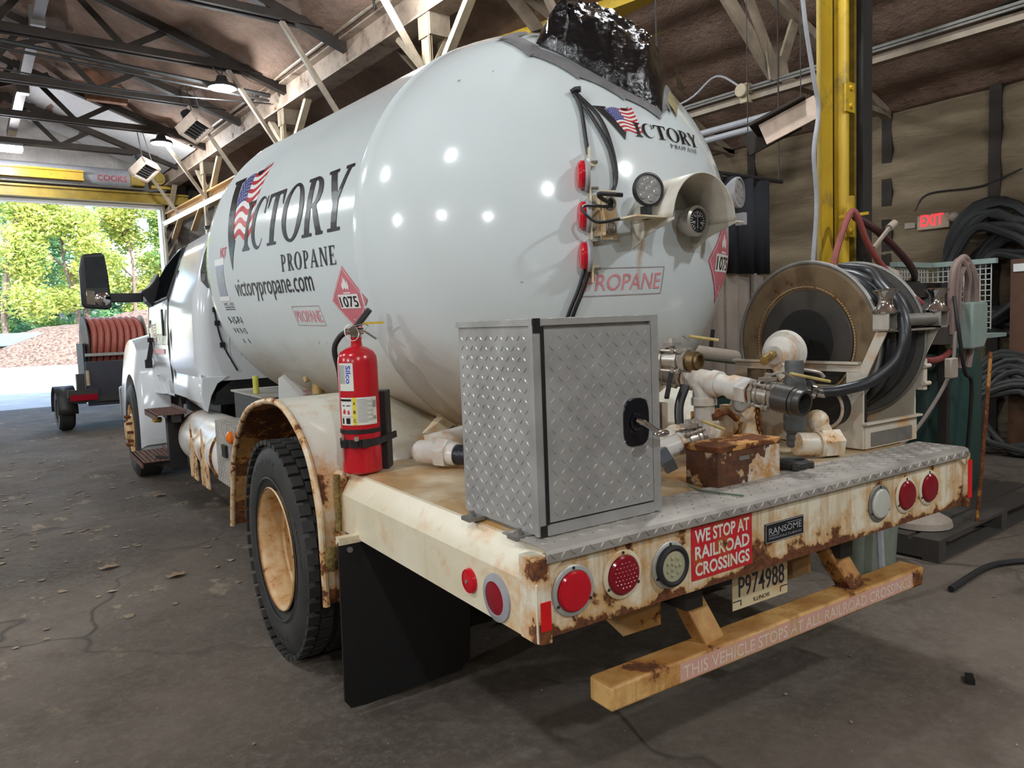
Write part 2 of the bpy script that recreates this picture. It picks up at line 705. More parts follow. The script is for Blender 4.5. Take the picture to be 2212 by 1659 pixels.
M_DARKREDLENS = mat('dark_red_lens', (0.24, 0.006, 0.016), 0.14, var=0.08)
M_REFLECT = mat('red_reflective_tape', (0.72, 0.008, 0.012), 0.3, var=0.05, emit=None)
M_CLEARLENS = mat('clear_lens', (0.55, 0.56, 0.50), 0.15, var=0.08)
M_INK = mat('black_lettering', (0.010, 0.008, 0.008), 0.3)
M_REDINK = mat('red_lettering', (0.55, 0.02, 0.04), 0.4)
M_PINK = mat('faded_pink_lettering', (0.75, 0.30, 0.33), 0.4)
M_PLACARD = mat('faded_red_placard', (0.62, 0.17, 0.21), 0.35, var=0.06)
M_WHITEINK = mat('white_lettering', (0.78, 0.78, 0.76), 0.4, var=0.03)
M_BLUE = mat('flag_blue', (0.035, 0.05, 0.24), 0.35)
M_YELLOWDK = mat('grimy_yellow_paint', (0.33, 0.22, 0.025), 0.5, var=0.3, scale=4)
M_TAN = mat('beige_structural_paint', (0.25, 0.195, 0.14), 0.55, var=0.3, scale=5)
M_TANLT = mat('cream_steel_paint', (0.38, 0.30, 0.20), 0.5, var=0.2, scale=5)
M_TRUSS = mat('dark_truss_steel', (0.034, 0.026, 0.021), 0.7, var=0.3, scale=4, **{'Specular IOR Level': 0.2})
M_CURTAIN = mat('black_cloth', (0.010, 0.010, 0.014), 0.8)
M_GREENPAINT = mat('dark_green_paint', (0.02, 0.055, 0.05), 0.4)
M_GREENGREY = mat('pale_green_grey_paint', (0.25, 0.32, 0.29), 0.5, scale=8)
M_DUST = mat('dusty_pvc', (0.36, 0.30, 0.25), 0.6)
M_GREY = mat('grey_vinyl', (0.33, 0.33, 0.35), 0.5)
M_REDHOSE = mat('red_rubber_hose', (0.25, 0.055, 0.05), 0.5, scale=12)
M_YELLOW = rusty('yellow_paint', (0.60, 0.39, 0.02), 0.02, 0.12, 5, rough=.4, stain=(0.16, 0.11, 0.04), grime=.2)
M_CREAM = rusty('rust_streaked_cream_paint', (0.76, 0.69, 0.52), 0.10, 0.25, 5, rough=0.32)
M_PIPE = rusty('white_pipe_paint', (0.74, 0.72, 0.68), 0.12, 0.12, 9, rough=0.3)
M_RUST = rusty('bare_rust', (0.18, 0.09, 0.05), 0.75, 0.4, 7, rough=0.6)


def foam(name, col, s=1.0, stretch=(1, 1, 1)):
    n = NB(name)
    a = n.noise(1.1 * s, 7, 0.62, n.mapped(stretch))
    b = n.noise(9 * s, 6, 0.7, n.mapped(stretch))
    c = n.mix(n.ramp(a, 0.3, 0.72), tuple(x * 0.55 for x in col), tuple(min(1, x * 1.35) for x in col))
    c = n.mix(n.math('MULTIPLY', n.ramp(b, 0.35, 0.7), 0.35), c, tuple(x * 0.5 for x in col))
    n.bump(n.math('ADD', a, n.math('MULTIPLY', b, 0.5)), 0.9, 0.10)
    return n.out(c, 0.85, **{'Specular IOR Level': 0.15})


M_CEIL = foam('sprayed_foam_ceiling', (0.29, 0.19, 0.142))
M_WALLFOAM = foam('sprayed_foam_wall', (0.24, 0.185, 0.12), 1.0, (1, 0.35, 1.6))
M_ENDWALL = foam('painted_end_wall', (0.42, 0.39, 0.36), 0.6)


def floor_mat():
    n = NB('stained_concrete_floor')
    v = n.coord()
    big = n.noise(0.55, 7, 0.6)
    mid = n.noise(2.6, 8, 0.68)
    fine = n.noise(26, 6, 0.75)
    c = n.mix(n.ramp(big, 0.32, 0.68), (0.070, 0.056, 0.045), (0.175, 0.143, 0.114))
    c = n.mix(n.math('MULTIPLY', n.ramp(mid, 0.5, 0.72), 0.55), c, (0.075, 0.058, 0.046))
    c = n.mix(n.math('MULTIPLY', n.ramp(fine, 0.45, 0.72), 0.7), c, (0.20, 0.175, 0.15))
    # pale worn scabs of old paint
    scab = n.math('MULTIPLY', n.ramp(n.noise(3.4, 9, 0.74, n.mapped((1, 0.55, 1))), 0.59, 0.62), n.math('MULTIPLY', n.ramp(n.noise(0.5, 3), 0.38, 0.55), n.math('DIVIDE', n.math('ADD', n.sep()[1], 2.6), 2.0, True)))
    c = n.mix(n.math('MULTIPLY', scab, 0.75), c, (0.34, 0.28, 0.20))
    # white flecks
    vo = n.n('TexVoronoi', feature='F1')
    n.put(vo.inputs['Vector'], v)
    vo.inputs['Scale'].default_value = 22
    fl = n.ramp(vo.outputs['Distance'], 0.05, 0.075, (1, 1, 1), (0, 0, 0))
    rnd = n.ramp(n.n('SeparateColor').outputs[0] if False else vo.outputs['Color'], 0.62, 0.64)
    c = n.mix(n.math('MULTIPLY', n.math('MULTIPLY', fl, rnd), 0.75), c, (0.45, 0.42, 0.37))
    # cracks
    cr = n.n('TexVoronoi', feature='DISTANCE_TO_EDGE')
    wv = n.n('VectorMath', operation='ADD')
    nz = n.n('TexNoise')
    nz.inputs['Scale'].default_value = 1.3
    n.put(nz.inputs['Vector'], v)
    n.put(wv.inputs[0], v)
    n.put(wv.inputs[1], nz.outputs['Color'])
    n.put(cr.inputs['Vector'], wv.outputs[0])
    cr.inputs['Scale'].default_value = 0.3
    ck = n.math('MULTIPLY', n.ramp(cr.outputs['Distance'], 0.0, 0.007, (1, 1, 1), (0, 0, 0)), n.ramp(big, 0.45, 0.6))
    c = n.mix(n.math('MULTIPLY', ck, 0.6), c, (0.018, 0.016, 0.015))
    n.bump(n.math('ADD', fine, n.math('MULTIPLY', ck, -1.5)), 0.35, 0.012)
    return n.out(c, n.ramp(mid, 0.3, 0.7, (0.7, 0.7, 0.7), (0.95, 0.95, 0.95)), **{'Specular IOR Level': 0.25})


M_FLOOR = floor_mat()
n_ = NB('pale_gravel_yard')
M_YARD = n_.out(n_.mix(n_.ramp(n_.noise(1.5, 8, 0.7), 0.3, 0.7), (0.42, 0.39, 0.36), (0.62, 0.59, 0.55)), 0.9)
n_ = NB('wood_chips')
chips = n_.noise(6, 8, 0.75)
n_.bump(chips, 0.9, 0.2)
M_CHIPS = n_.out(n_.mix(n_.ramp(chips, 0.38, 0.6), (0.07, 0.035, 0.025), (0.34, 0.245, 0.19)), 0.95)


def st(o, label, cat):
    o['kind'] = 'structure'
    o['label'] = label
    o['category'] = cat
    return o


# ------------------------------------------------------------------ the hall
HX0, HX1, HY0, HY1 = -9.7, 9.5, -9.0, 20.5
ROOF = lambda x: 7.45 - 0.365 * abs(x)
st(MB().bb(HX0 - .3, HX1 + .3, HY0 - .3, HY1 + .3, -0.25, 0).build('floor', M_FLOOR, frame=FB, smooth=0), 'dark stained concrete workshop floor', 'floor')


def foam_sheet(name, P0, du, dv, nu, nv, amp, nrm, m, label, cat, ribs=0):
    P0, du, dv, nrm = Vector(P0), Vector(du), Vector(dv), Vector(nrm)
    rg = random.Random(3)
    rows = []
    ph = [rg.random() * 6 for _ in range(8)]
    for i in range(nu + 1):
        row = []
        for j in range(nv + 1):
            a, b = i / nu, j / nv
            L1, L2 = a * du.length, b * dv.length
            d = 0.35 * math.sin(L1 * 2.1 + ph[0] + math.sin(L2 * 0.7)) + 0.3 * math.sin(L2 * 1.7 + ph[1] + 0.8 * math.sin(L1 * .9)) + (rg.random() - .5) * 0.5
            if ribs:
                d += 2.4 * abs(math.sin(PI * L1 / ribs))
            row.append(P0 + du * a + dv * b + nrm * (d * amp))
        rows.append(row)
    mb = MB().grid(rows)
    o = mb.build(name, m, frame=FB, smooth=70, wall=1)
    md = o.modifiers.new('solid', 'SOLIDIFY')
    md.thickness = 0.12
    md.offset = 1 if False else 0
    return st(o, label, cat)


foam_sheet('ceiling', (0, HY0, ROOF(0) + .06), (HX1, 0, ROOF(HX1) - ROOF(0)), (0, HY1 - HY0, 0), 70, 90, 0.035, (0, 0, -1), M_CEIL, 'brown sprayed foam roof slope above the tank truck', 'ceiling', 0.75)
foam_sheet('ceiling', (0, HY0, ROOF(0) + .06), (HX0, 0, ROOF(HX0) - ROOF(0)), (0, HY1 - HY0, 0), 50, 60, 0.035, (0, 0, -1), M_CEIL, 'brown sprayed foam roof slope on the far left side', 'ceiling', 0.75)
foam_sheet('wall_right', (HX1, HY0, 0), (0, 0, ROOF(HX1) + .15), (0, HY1 - HY0, 0), 40, 120, 0.03, (-1, 0, 0), M_WALLFOAM, 'brown foam covered side wall with the exit sign', 'wall', 0.5)
st(MB().bb(HX0 - .2, HX0, HY0, HY1, 0, 4.1).build('wall_left', M_WALLFOAM, frame=FB, smooth=0), 'brown foam covered left side wall', 'wall')
st(MB().prism([(HX0, 0), (HX1, 0), (HX1, ROOF(HX1)), (0, ROOF(0)), (HX0, ROOF(HX0))], (0, HY0 - .2, 0), (1, 0, 0), (0, 0, 1), (0, .2, 0)).build('wall_back', M_WALLFOAM, frame=FB, smooth=0), 'back wall of the hall behind the truck', 'wall')
DX0, DX1, DZ = -1.4, 4.93, 4.76
wf = MB()
wf.prism([(DX1, 0), (HX1, 0), (HX1, ROOF(HX1)), (DX1, ROOF(DX1))], (0, HY1, 0), (1, 0, 0), (0, 0, 1), (0, .25, 0))
wf.prism([(HX0, 0), (DX0, 0), (DX0, ROOF(DX0)), (HX0, ROOF(HX0))], (0, HY1, 0), (1, 0, 0), (0, 0, 1), (0, .25, 0))
wf.prism([(DX0, DZ), (DX1, DZ), (DX1, ROOF(DX1)), (0, ROOF(0)), (DX0, ROOF(DX0))], (0, HY1, 0), (1, 0, 0), (0, 0, 1), (0, .25, 0))
st(wf.build('wall_front', M_ENDWALL, frame=FB, smooth=0), 'pale end wall round the open overhead door', 'wall')

# door opening: jamb, header, rolled door, operator
d = thing('door_1', 'open overhead door with yellow header beams and grey rolled curtain', 'door', (1.8, HY1, 4.8), FB, kind='structure')
MB().bb(DX1 - .02, DX1 + .22, HY1 - .22, HY1 + .05, 0, 4.8).build('jamb', mat('dark_door_jamb', (0.10, 0.085, 0.08), 0.5), d, FB, 0)
MB().bb(DX1 - .07, DX1 - .02, HY1 - .1, HY1 + .2, 0, 4.76).build('track', M_WHITEINK, d, FB, 0)
b = MB().bb(DX0, 5.45, HY1 - .55, HY1 - .51, 4.79, 5.03).bb(DX0, 5.45, HY1 - .62, HY1 - .35, 5.0, 5.04).bb(DX0, 5.45, HY1 - .62, HY1 - .35, 4.78, 4.82)
b.build('header_beam', M_YELLOWDK, d, FB, 0)
MB().bb(DX0, DX1, HY1 - .3, HY1 - .2, 4.70, 4.78).build('daylight_edge_bar', M_WHITEINK, d, FB, 0)  # curtain bar, its white painting in the bright edge of daylight
b = MB().bb(DX0, 3.12, HY1 - .75, HY1 - .71, 5.2, 5.38).bb(DX0, 3.12, HY1 - .82, HY1 - .6, 5.36, 5.40).bb(DX0, 3.12, HY1 - .82, HY1 - .6, 5.17, 5.2)
b.build('drum_beam', M_YELLOW, d, FB, 0)
rc = MB().cyl((DX0, HY1 - .42, 5.33), (4.2, HY1 - .42, 5.33), .24, n=24).build('rolled_curtain', M_GREY, d, FB)
decal('lettering', fit_text('COOKS', 0, .62, 0, .13), lambda x, y: Vector((3.42 + x, HY1 - .42 - math.sqrt(.242 ** 2 - (y - .09) ** 2) - .003, 5.24 + y)), M_REDINK, rc, .05, FB)
b = MB().bb(4.12, 4.42, HY1 - .8, HY1 - .5, 5.15, 5.5).bb(4.55, 5.0, HY1 - .75, HY1 - .5, 5.12, 5.2)
op = b.build('operator', M_YELLOWDK, d, FB, bevel=.02)
MB().cyl((4.72, HY1 - .78, 5.36), (4.72, HY1 - .5, 5.36), .15, n=20).cyl((4.72, HY1 - .84, 5.36), (4.72, HY1 - .78, 5.36), .09).build('motor', M_YELLOWDK, op, FB)
MB().cyl((5.42, HY1 - .6, 5.12), (5.48, HY1 - .6, 5.12), .17, n=24).cyl((4.8, HY1 - .6, 5.12), (5.5, HY1 - .6, 5.12), .025).build('sprocket', M_DARKSTEEL, op, FB)
MB().cyl((DX0, HY1 - .66, 5.1), (4.9, HY1 - .66, 5.1), .02, n=8).build('shaft', M_GREYSTEEL, d, FB)


# roof trusses, left of the girder
def make_truss(y, label):
    t = thing('roof_truss', label, 'roof truss', (2.5, y, 5.7), FB, 'roof trusses over the truck bay', 'structure')
    zb = 5.75
    b = MB()
    for s in (-.05, .05):
        b.bb(-1.5, 5.0, y + s - .008, y + s + .008, zb - .06, zb + .06)
        b.bb(-1.5, 5.0, y + s - .05 * (1 if s < 0 else 0), y + s + .05 * (1 if s > 0 else 0), zb - .06, zb - .044)
    b.build('bottom_chord', M_TRUSS, t, FB, 0)
    MB().bar((5.0, y, ROOF(5) - .12), (-.2, y, ROOF(.2) - .12), .12, .12).build('top_chord', M_TRUSS, t, FB, 0)
    xs = [4.3, 3.25, 2.6, 1.7, 1.0, .1]
    pts = [(x, zb if i % 2 == 0 else ROOF(x) - .12) for i, x in enumerate(xs)]
    for (p, q) in zip(pts, pts[1:]):
        MB().bar((p[0], y, p[1]), (q[0], y, q[1]), .09, .02, (0, 1, 0)).build('web_member', M_TRUSS, t, FB, 0)
    MB().bar((.1, y, zb), (2.2, y, ROOF(2.2) - .1), .09, .02, (0, 1, 0)).build('web_member', M_TRUSS, t, FB, 0)
    MB().bar((4.05, y, zb - .05), (4.97, y, 4.35), .06, .06).build('knee_brace', M_TAN, t, FB, 0)
    return t


TY_ = [9.95, 12.2, 14.45, 16.7, 18.95, 7.7, 5.45]
LBL = ['beside the nearest brace, low in front of the ceiling', 'carrying the nearer round lamp', 'between the two round lamps', 'carrying the farther round lamp', 'nearest the open door', 'ending above the middle column', 'nearest the viewer overhead']
TR0 = make_truss(TY_[0], 'dark steel roof truss ' + LBL[0])
for y, l in zip(TY_[1:], LBL[1:]):
    copy_tree(TR0, None, FB @ Matrix.Translation((0, y - TY_[0], 0)) @ FB.inverted(), 'dark steel roof truss ' + l)


# right-hand lean-to trusses
def make_rtruss(y, label):
    t = thing('lean_to_truss', label, 'roof truss', (7, y, 4), FB, 'roof trusses of the right hand bay', 'structure')
    MB().bar((5.0, y, ROOF(5) - .12), (9.45, y, ROOF(9.45) - .12), .1, .1).build('top_chord', M_TAN, t, FB, 0)
    MB().bar((7.0, y, 3.97), (9.4, y, 3.92), .1, .06).build('bottom_chord', M_TAN, t, FB, 0)
    MB().bar((7.0, y, 3.97), (5.3, y, 5.3), .16, .04, (0, 1, 0)).build('web_member', M_TAN, t, FB, 0)
    MB().bar((7.0, y - .04, 3.97), (6.2, y - .04, 5.05), .12, .03, (0, 1, 0)).build('web_member', M_TAN, t, FB, 0)
    MB().bar((7.05, y, 3.97), (7.4, y, 4.65), .12, .03, (0, 1, 0)).build('web_member', M_TAN, t, FB, 0)
    MB().prism([(-.16, -.06), (.2, -.06), (.12, .2), (-.22, .2)], (7, y - .06, 3.97), (1, 0, 0), (0, 0, 1), (0, .02, 0)).build('gusset', M_TAN, t, FB, 0)
    return t


RT0 = make_rtruss(4.5, 'beige steel truss with gusset right of the black plastic bundle')
for y, l in ((6.75, 'beige steel truss right behind the black plastic bundle'), (2.25, 'beige steel truss to the right of the yellow column'), (9.0, 'beige steel truss farther back behind the tank'), (13.5, 'beige steel truss seen under the girder left of the tank top')):
    copy_tree(RT0, None, FB @ Matrix.Translation((0, y - 4.5, 0)) @ FB.inverted(), l)
g = thing('conduit_rail', 'long beige steel rail carrying thin conduits past the yellow column', 'rail', (7, 6, 3.85), FB, kind='structure')
MB().bar((7, -2, 3.84), (7, 14, 3.84), .09, .07).build('angle', M_TAN, g, FB, 0)
MB().tube([(6.93, -2, 3.93), (6.93, 14, 3.93)], .016, 8).tube([(6.9, -2, 3.89), (6.9, 14, 3.89)], .012, 8).build('conduit', M_GREYSTEEL, g, FB)
MB().tube([(6.95, 3.9, 3.6), (6.95, 14, 3.58)], .035, 10).tube([(6.95, 3.9, 3.51), (6.95, 14, 3.49)], .035, 10).build('pipe', M_GREY, g, FB)
MB().bb(6.9, 7.0, 4.75, 4.85, 3.78, 3.98).cyl((6.92, 4.8, 3.9), (6.84, 4.8, 3.9), .07).build('junction_box', M_TANLT, g, FB, bevel=.01)
MB().tube([(6.88, 4.8, 3.93), (6.85, 5.1, 4.12), (6.88, 5.5, 3.98), (6.9, 6.2, 3.93)], .012, 8, smooth=6).build('cable', M_GREY, g, FB)

# girder and columns
g = thing('eaves_girder', 'worn beige steel girder running over the truck to the door', 'girder', (5, 11, 5.2), FB, kind='structure')
MB().bb(4.96, 5.0, 2.4, 20.4, 5.22, 5.6).bb(4.84, 5.14, 2.4, 20.4, 5.2, 5.225).bb(4.84, 5.14, 2.4, 20.4, 5.59, 5.615).build('beam', rusty('worn_girder_paint', (0.34, 0.26, 0.20), 0.22, 0.1, 3, rough=0.6, stain=(0.12, 0.08, 0.06)), g, FB, 0)
MB().tube([(4.78, 2.4, 5.66), (4.78, 20.4, 5.66)], .03, 10).build('conduit', M_TAN, g, FB)
for y in (7.9, 8.6, 13.0):
    MB().tube([(4.75, y, 5.76), (4.7, y, 5.7), (4.72, y, 5.55)], .015, 6).tube([(4.75, y - .08, 5.68), (4.75, y + .08, 5.68)], .015, 6).build('hook', M_DARKSTEEL, g, FB)


def make_column(y, label):
    t = thing('steel_column', label, 'column', (5, y, 0), FB, 'beige columns under the girder', 'structure')
    for s in (-.11, .11):
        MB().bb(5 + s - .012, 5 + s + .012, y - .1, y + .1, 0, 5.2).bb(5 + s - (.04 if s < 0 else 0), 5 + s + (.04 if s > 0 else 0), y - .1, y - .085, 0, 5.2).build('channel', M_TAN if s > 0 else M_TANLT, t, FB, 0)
    b = MB()
    z = .4
    while z < 4.9:
        b.bar((4.9, y - .1, z), (5.1, y - .1, z + .35), .04, .01, (0, 1, 0))
        z += .35
    b.build('lacing', M_TAN, t, FB, 0)
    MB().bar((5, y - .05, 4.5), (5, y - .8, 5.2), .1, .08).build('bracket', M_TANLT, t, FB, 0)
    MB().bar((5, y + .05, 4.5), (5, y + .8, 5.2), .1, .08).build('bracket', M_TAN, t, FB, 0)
    MB().bar((5.1, y, 4.4), (6.3, y, 5.1), .14, .06).build('bracket', M_TAN, t, FB, 0)
    MB().bb(4.86, 5.14, y - .13, y + .13, 4.95, 5.2).build('head_plate', M_TAN, t, FB, 0)
    return t


CO0 = make_column(7.7, 'beige steel column nearest, rising behind the tank top')
for y, l in ((12.2, 'beige steel column in the middle, left of the tank top'), (16.7, 'beige steel column next to the door, behind the big emblem'), (20.2, 'beige steel column against the door jamb')):
    copy_tree(CO0, None, FB @ Matrix.Translation((0, y - 7.7, 0)) @ FB.inverted(), l)

# lower tan beam with the fluorescent batten
g = thing('tan_bracket_beam', 'orange tan beam with brackets above the cab, beside the door', 'beam', (5, 18, 4.4), FB, kind='structure')
MB().bb(5.0, 5.03, 14.6, 20.4, 4.35, 4.58).bb(4.9, 5.12, 14.6, 20.4, 4.33, 4.355).bb(4.9, 5.12, 14.6, 20.4, 4.57, 4.6).build('beam', mat('tan_orange_paint', (0.55, 0.34, 0.14), 0.5), g, FB, 0)
for y in (17.2, 18.9):
    MB().bar((4.95, y, 4.33), (5.0, y + .9, 3.95), .12, .05).build('bracket', mat('tan_orange_paint', (0.55, 0.34, 0.14), 0.5), g, FB, 0)
f = thing('fluorescent_batten', 'long thin white fluorescent batten under the tan beam', 'lamp', (4.85, 17.5, 4.2), FB)
MB().bb(4.7, 4.78, 14.8, 19.6, 4.27, 4.31).build('housing', M_WHITEINK, f, FB, 0)
MB().tube([(4.74, 14.85, 4.24), (4.74, 19.55, 4.24)], .02, 8).build('tube', mat('glowing_tube', (0.8, 0.9, 1), 0.3, emit=((0.75, 0.9, 1.0), 1.6)), f, FB)

# high bay lamps
M_GLOW = mat('glowing_lamp_face', (1, 1, 1), 0.3, emit=((0.86, 0.94, 1.0), 14.0))


def make_lamp(p, label):
    t = thing('high_bay_lamp', label, 'lamp', p, FB, 'round high bay lamps')
    x, y, z = p
    h = MB().lathe([(0, .16), (.07, .16), (.09, .1), (.11, .06), (.2, .03), (.215, .0), (.215, -.025), (.2, -.025), (.195, -.01), (0, -.01)], p, (0, 0, 1), 28).build('housing', M_DARKSTEEL, t, FB)
    MB().lathe([(0, -.03), (.19, -.03), (.19, -.012), (0, -.012)], p, (0, 0, 1), 28).build('diffuser', M_GLOW, t, FB)
    MB().tube([(x, y, z + .16), (x + .01, y, z + .22), (x - .01, y, z + .27), (x, y, z + .3)], .008, 6).build('hook', M_DARKSTEEL, t, FB)
    MB().tube([(x, y, z + .15), (x - .1, y, z + .25), (x - .2, y, z + .4), (x - .12, y, z + .4), (x - .02, y, z + .3)], .01, 6, smooth=5).build('power_cord', M_BLACK, t, FB)
    return t


HB = make_lamp(LAMPS[0][0], 'round high bay lamp hanging nearer, left of the tank')
names = ['round high bay lamp hanging farther, near the door', 'round high bay lamp above the left side of the truck', 'round high bay lamp left of the cab', 'round high bay lamp behind the viewer to the left', 'round high bay lamp behind the viewer to the right', 'round high bay lamp in the far left of the hall', 'round high bay lamp directly above the tank', 'round high bay lamp above the cab', 'unseen high bay lamp added to brighten the right hand bay, behind the viewer', 'round high bay lamp low under the left roof edge, level with the tank', 'unseen high bay lamp added for side light low under the left roof edge, behind the viewer', 'unseen high bay lamp added for side light low under the left roof edge, level with the cab']
for (p, e), l in zip(LAMPS[1:], names):
    q = LAMPS[0][0]
    copy_tree(HB, None, FB @ Matrix.Translation((p[0] - q[0], p[1] - q[1], p[2] - q[2])) @ FB.inverted(), l)
f = thing('flood_lamp', 'square glowing flood lamp at the left edge near the door', 'lamp', (1.65, 18.8, 5.55), FB)
MB().bb(1.4, 1.9, 18.65, 18.95, 5.58, 5.66).build('housing', M_DARKSTEEL, f, FB, bevel=.01)
MB().bb(1.42, 1.88, 18.62, 18.93, 5.50, 5.585).build('diffuser', M_GLOW, f, FB, 0)
light('POINT', 'flood_light', FB @ Vector((1.65, 18.7, 5.4)), 110, (0.9, 0.93, 1.0), shadow_soft_size=0.12)
f = thing('old_pendant_lamp', 'old unlit pendant lamp with bare bulb at the upper right edge', 'lamp', (7.55, 2.45, 4.1), FB)
MB().lathe([(0, .12), (.05, .12), (.06, .06), (.26, -.02), (.25, -.03), (0, .03)], (7.55, 2.45, 4.12), (0, 0, 1), 24).build('shade', M_DARKSTEEL, f, FB)
MB().cyl((7.55, 2.45, 4.14), (7.55, 2.45, 4.02), .035).sphere((7.55, 2.45, 3.97), .055, 14, (1, 1, 1.25)).build('bulb', mat('unlit_bulb_glass', (0.10, 0.09, 0.08), 0.15), f, FB)
MB().tube([(7.55, 2.45, 4.24), (7.55, 2.45, 4.7)], .012, 6).build('stem', M_DARKSTEEL, f, FB)


def make_heater(c, label, rz):
    t = thing('unit_heater', label, 'heater', c, FB, 'unit heaters under the roof')
    R = rotm(math.radians(52), math.radians(12), rz) @ Matrix.Diagonal((.72, .72, .72))
    c = Vector(c)
    b = MB()
    for (dx, dz, sx, sz) in ((0, .27, .6, .06), (0, -.27, .6, .06), (.27, 0, .06, .6), (-.27, 0, .06, .6)):
        b.box(c + R @ Vector((dx, 0, dz)), (sx, .26, sz), R)
    b.build('casing', mat('beige_heater_casing', (0.42, 0.33, 0.27), 0.5), t, FB, 0)
    b = MB()
    for k in range(6):
        b.box(c + R @ Vector((0, -.02, -.2 + .08 * k)), (.5, .12, .02), R @ rotm(.6))
    b.build('louvre', M_DARKSTEEL, t, FB, 0)
    MB().box(c + R @ Vector((0, .16, 0)), (.45, .12, .45), R).cyl(c + R @ Vector((0, .2, 0)), c + R @ Vector((0, .5, .02)), .1).build('motor', M_BLACK, t, FB)
    MB().tube([c + R @ Vector((.2, .1, .2)), (c.x, c.y, 5.95)], .01, 6).tube([c + R @ Vector((-.2, .1, .2)), (c.x - .1, c.y, 5.95)], .01, 6).build('hanger_rod', M_DARKSTEEL, t, FB)
    return t


make_heater((4.0, 14.0, 5.2), 'square unit heater hanging behind the nearer round lamp', 0.6)
make_heater((3.95, 17.6, 5.12), 'square unit heater hanging above the yellow door operator', 0.6)

# cables strung across, clips
MB().tube([(0.5, 12.9, 5.45), (2.6, 12.8, 5.32), (4.9, 12.7, 5.42)], .012, 6, smooth=8).build('strung_cable', M_BLACK, frame=FB, label='thin black cable strung between truss and girder, below the lamp', category='cable')
MB().tube([(0.5, 12.45, 5.68), (4.78, 12.4, 5.46)], .035, 8).tube([(0.5, 12.5, 5.6), (4.78, 12.45, 5.39)], .02, 8).build('sprinkler_pipe', M_DARKSTEEL, frame=FB, label='thin dark pipes crossing behind the nearer round lamp', category='pipe')
d = thing('vent_duct', 'dented grey metal vent duct hanging down at the upper left corner', 'duct', (1.75, 13, 5.6), FB)
MB().bar((1.75, 10.5, 7.0), (1.75, 19.2, 5.95), .16, .12).build('trunk', mat('dull_duct_metal', (0.22, 0.19, 0.18), 0.45, 0.4), d, FB, 0)
MB().bb(1.65, 1.85, 13.9, 14.1, 6.45, 6.75).build('clamp', M_GREYSTEEL, d, FB, 0)
MB().bb(1.65, 1.85, 16.5, 16.7, 6.1, 6.42).build('clamp', M_GREYSTEEL, d, FB, 0)
st(MB().bb(2.62, 3.3, 15.6, 15.75, 5.9, ROOF(2.62) - .05).build('trim_1', foam('cracked_foam_strip', (0.40, 0.20, 0.12), 2.0, (2.5, 1, .5)), frame=FB, smooth=0), 'cracked brown foam strip hanging below the roof ridge', 'foam panel')
st(MB().prism([(2.0, 17.2), (4.9, 17.2), (4.9, 20.4), (2.0, 20.4)], (0, 0, 0), (1, 0, -.365), (0, 1, 0), (0, 0, -.02)).build('trim_2', mat('white_vinyl_facing', (0.55, 0.53, 0.52), 0.5), frame=FB @ Matrix.Translation((0, 0, ROOF(0) - .08)), smooth=0), 'white vinyl faced roof lining next to the door wall', 'roof lining')

# ------------------------------------------------------------------ yellow crane column, overhead crane beams
yc = thing('yellow_column', 'tall yellow steel column right of the tank', 'column', (5.2, 2.85, 0), FB, kind='structure')
CX = [atb(px, 300, Y=2.75)[0] for px in (1766, 1774, 1799, 1819, 1835, 1856, 1878)]
MB().bb(CX[1], CX[2], 2.75, 2.77, 0, 5.2).build('flange', M_YELLOW, yc, FB, 0)
MB().bb(CX[2] - .005, CX[5], 2.84, 2.86, 0, 5.2).bb(CX[5] - .03, CX[5], 2.77, 2.84, 0, 5.2).build('web', mat('shaded_grimy_yellow', (0.20, 0.135, 0.016), 0.5, var=.3), yc, FB, 0)  # darker than the flange: grime plus the shade of the recess painted in
PX_ = (CX[3] + CX[4]) / 2
MB().tube([(PX_, 2.78, .2), (PX_, 2.78, 5.2)], (CX[4] - CX[3]) / 2, 12).build('conduit', M_YELLOW, yc, FB)
for z in (2.95, 3.75, 2.1):
    MB().bb(PX_ - .06, PX_ + .06, 2.715, 2.73, z, z + .2).cyl((PX_, 2.72, z + .04), (PX_, 2.70, z + .04), .018, n=8).cyl((PX_, 2.72, z + .16), (PX_, 2.70, z + .16), .018, n=8).build('clamp_plate', M_YELLOW, yc, FB, 0)
MB().bb(CX[5] + .015, CX[6], 2.73, 2.80, 0, 5.2).build('downpipe', M_DARKSTEEL, yc, FB, 0)
HK = Vector(atb(1844, 455, Y=2.62))
MB().bb(HK.x - .014, HK.x + .014, 2.62, 2.66, HK.z - .04, HK.z + .1).bar(HK + Vector((0, .1, -.03)), HK + Vector((0, -.1, -.03)), .02, .02).build('hose_hook', M_YELLOW, yc, FB, 0)
MB().tube([Vector(atb(px, py, Y=2.7)) for px, py in ((1728, -60), (1741, 60), (1758, 170), (1768, 240), (1758, 330), (1764, 440), (1755, 580))], .014, 8, smooth=6).build('column_cable', M_GREY, frame=FB, label='pale grey cable hanging in front of the yellow column', category='cable')
MB().tube([(CX[0], 2.74, 4.4), (CX[0], 2.74, 1.2)], .014, 8).build('column_wire', M_YELLOWDK, frame=FB, label='thin yellow wire running down the edge of the yellow column', category='cable')
cr = thing('overhead_crane_beam', 'yellow overhead crane beams crossing above the black plastic bundle', 'crane beam', (8, 7.5, 5.1), FB, kind='structure')
p0, p1 = Vector(atb(1225, 42, Z=5.15)), Vector(atb(1420, -32, Z=5.15))
d_ = (p1 - p0).normalized()
q0 = Vector(atb(1390, 78, Z=4.95))
q1 = q0 + (Vector(atb(1560, 5, Z=4.95)) - q0) * 2.2
MB().bar(p0 - d_ * 2, p0 + d_ * 5, .34, .3).build('box_beam', M_YELLOW, cr, FB, 0)
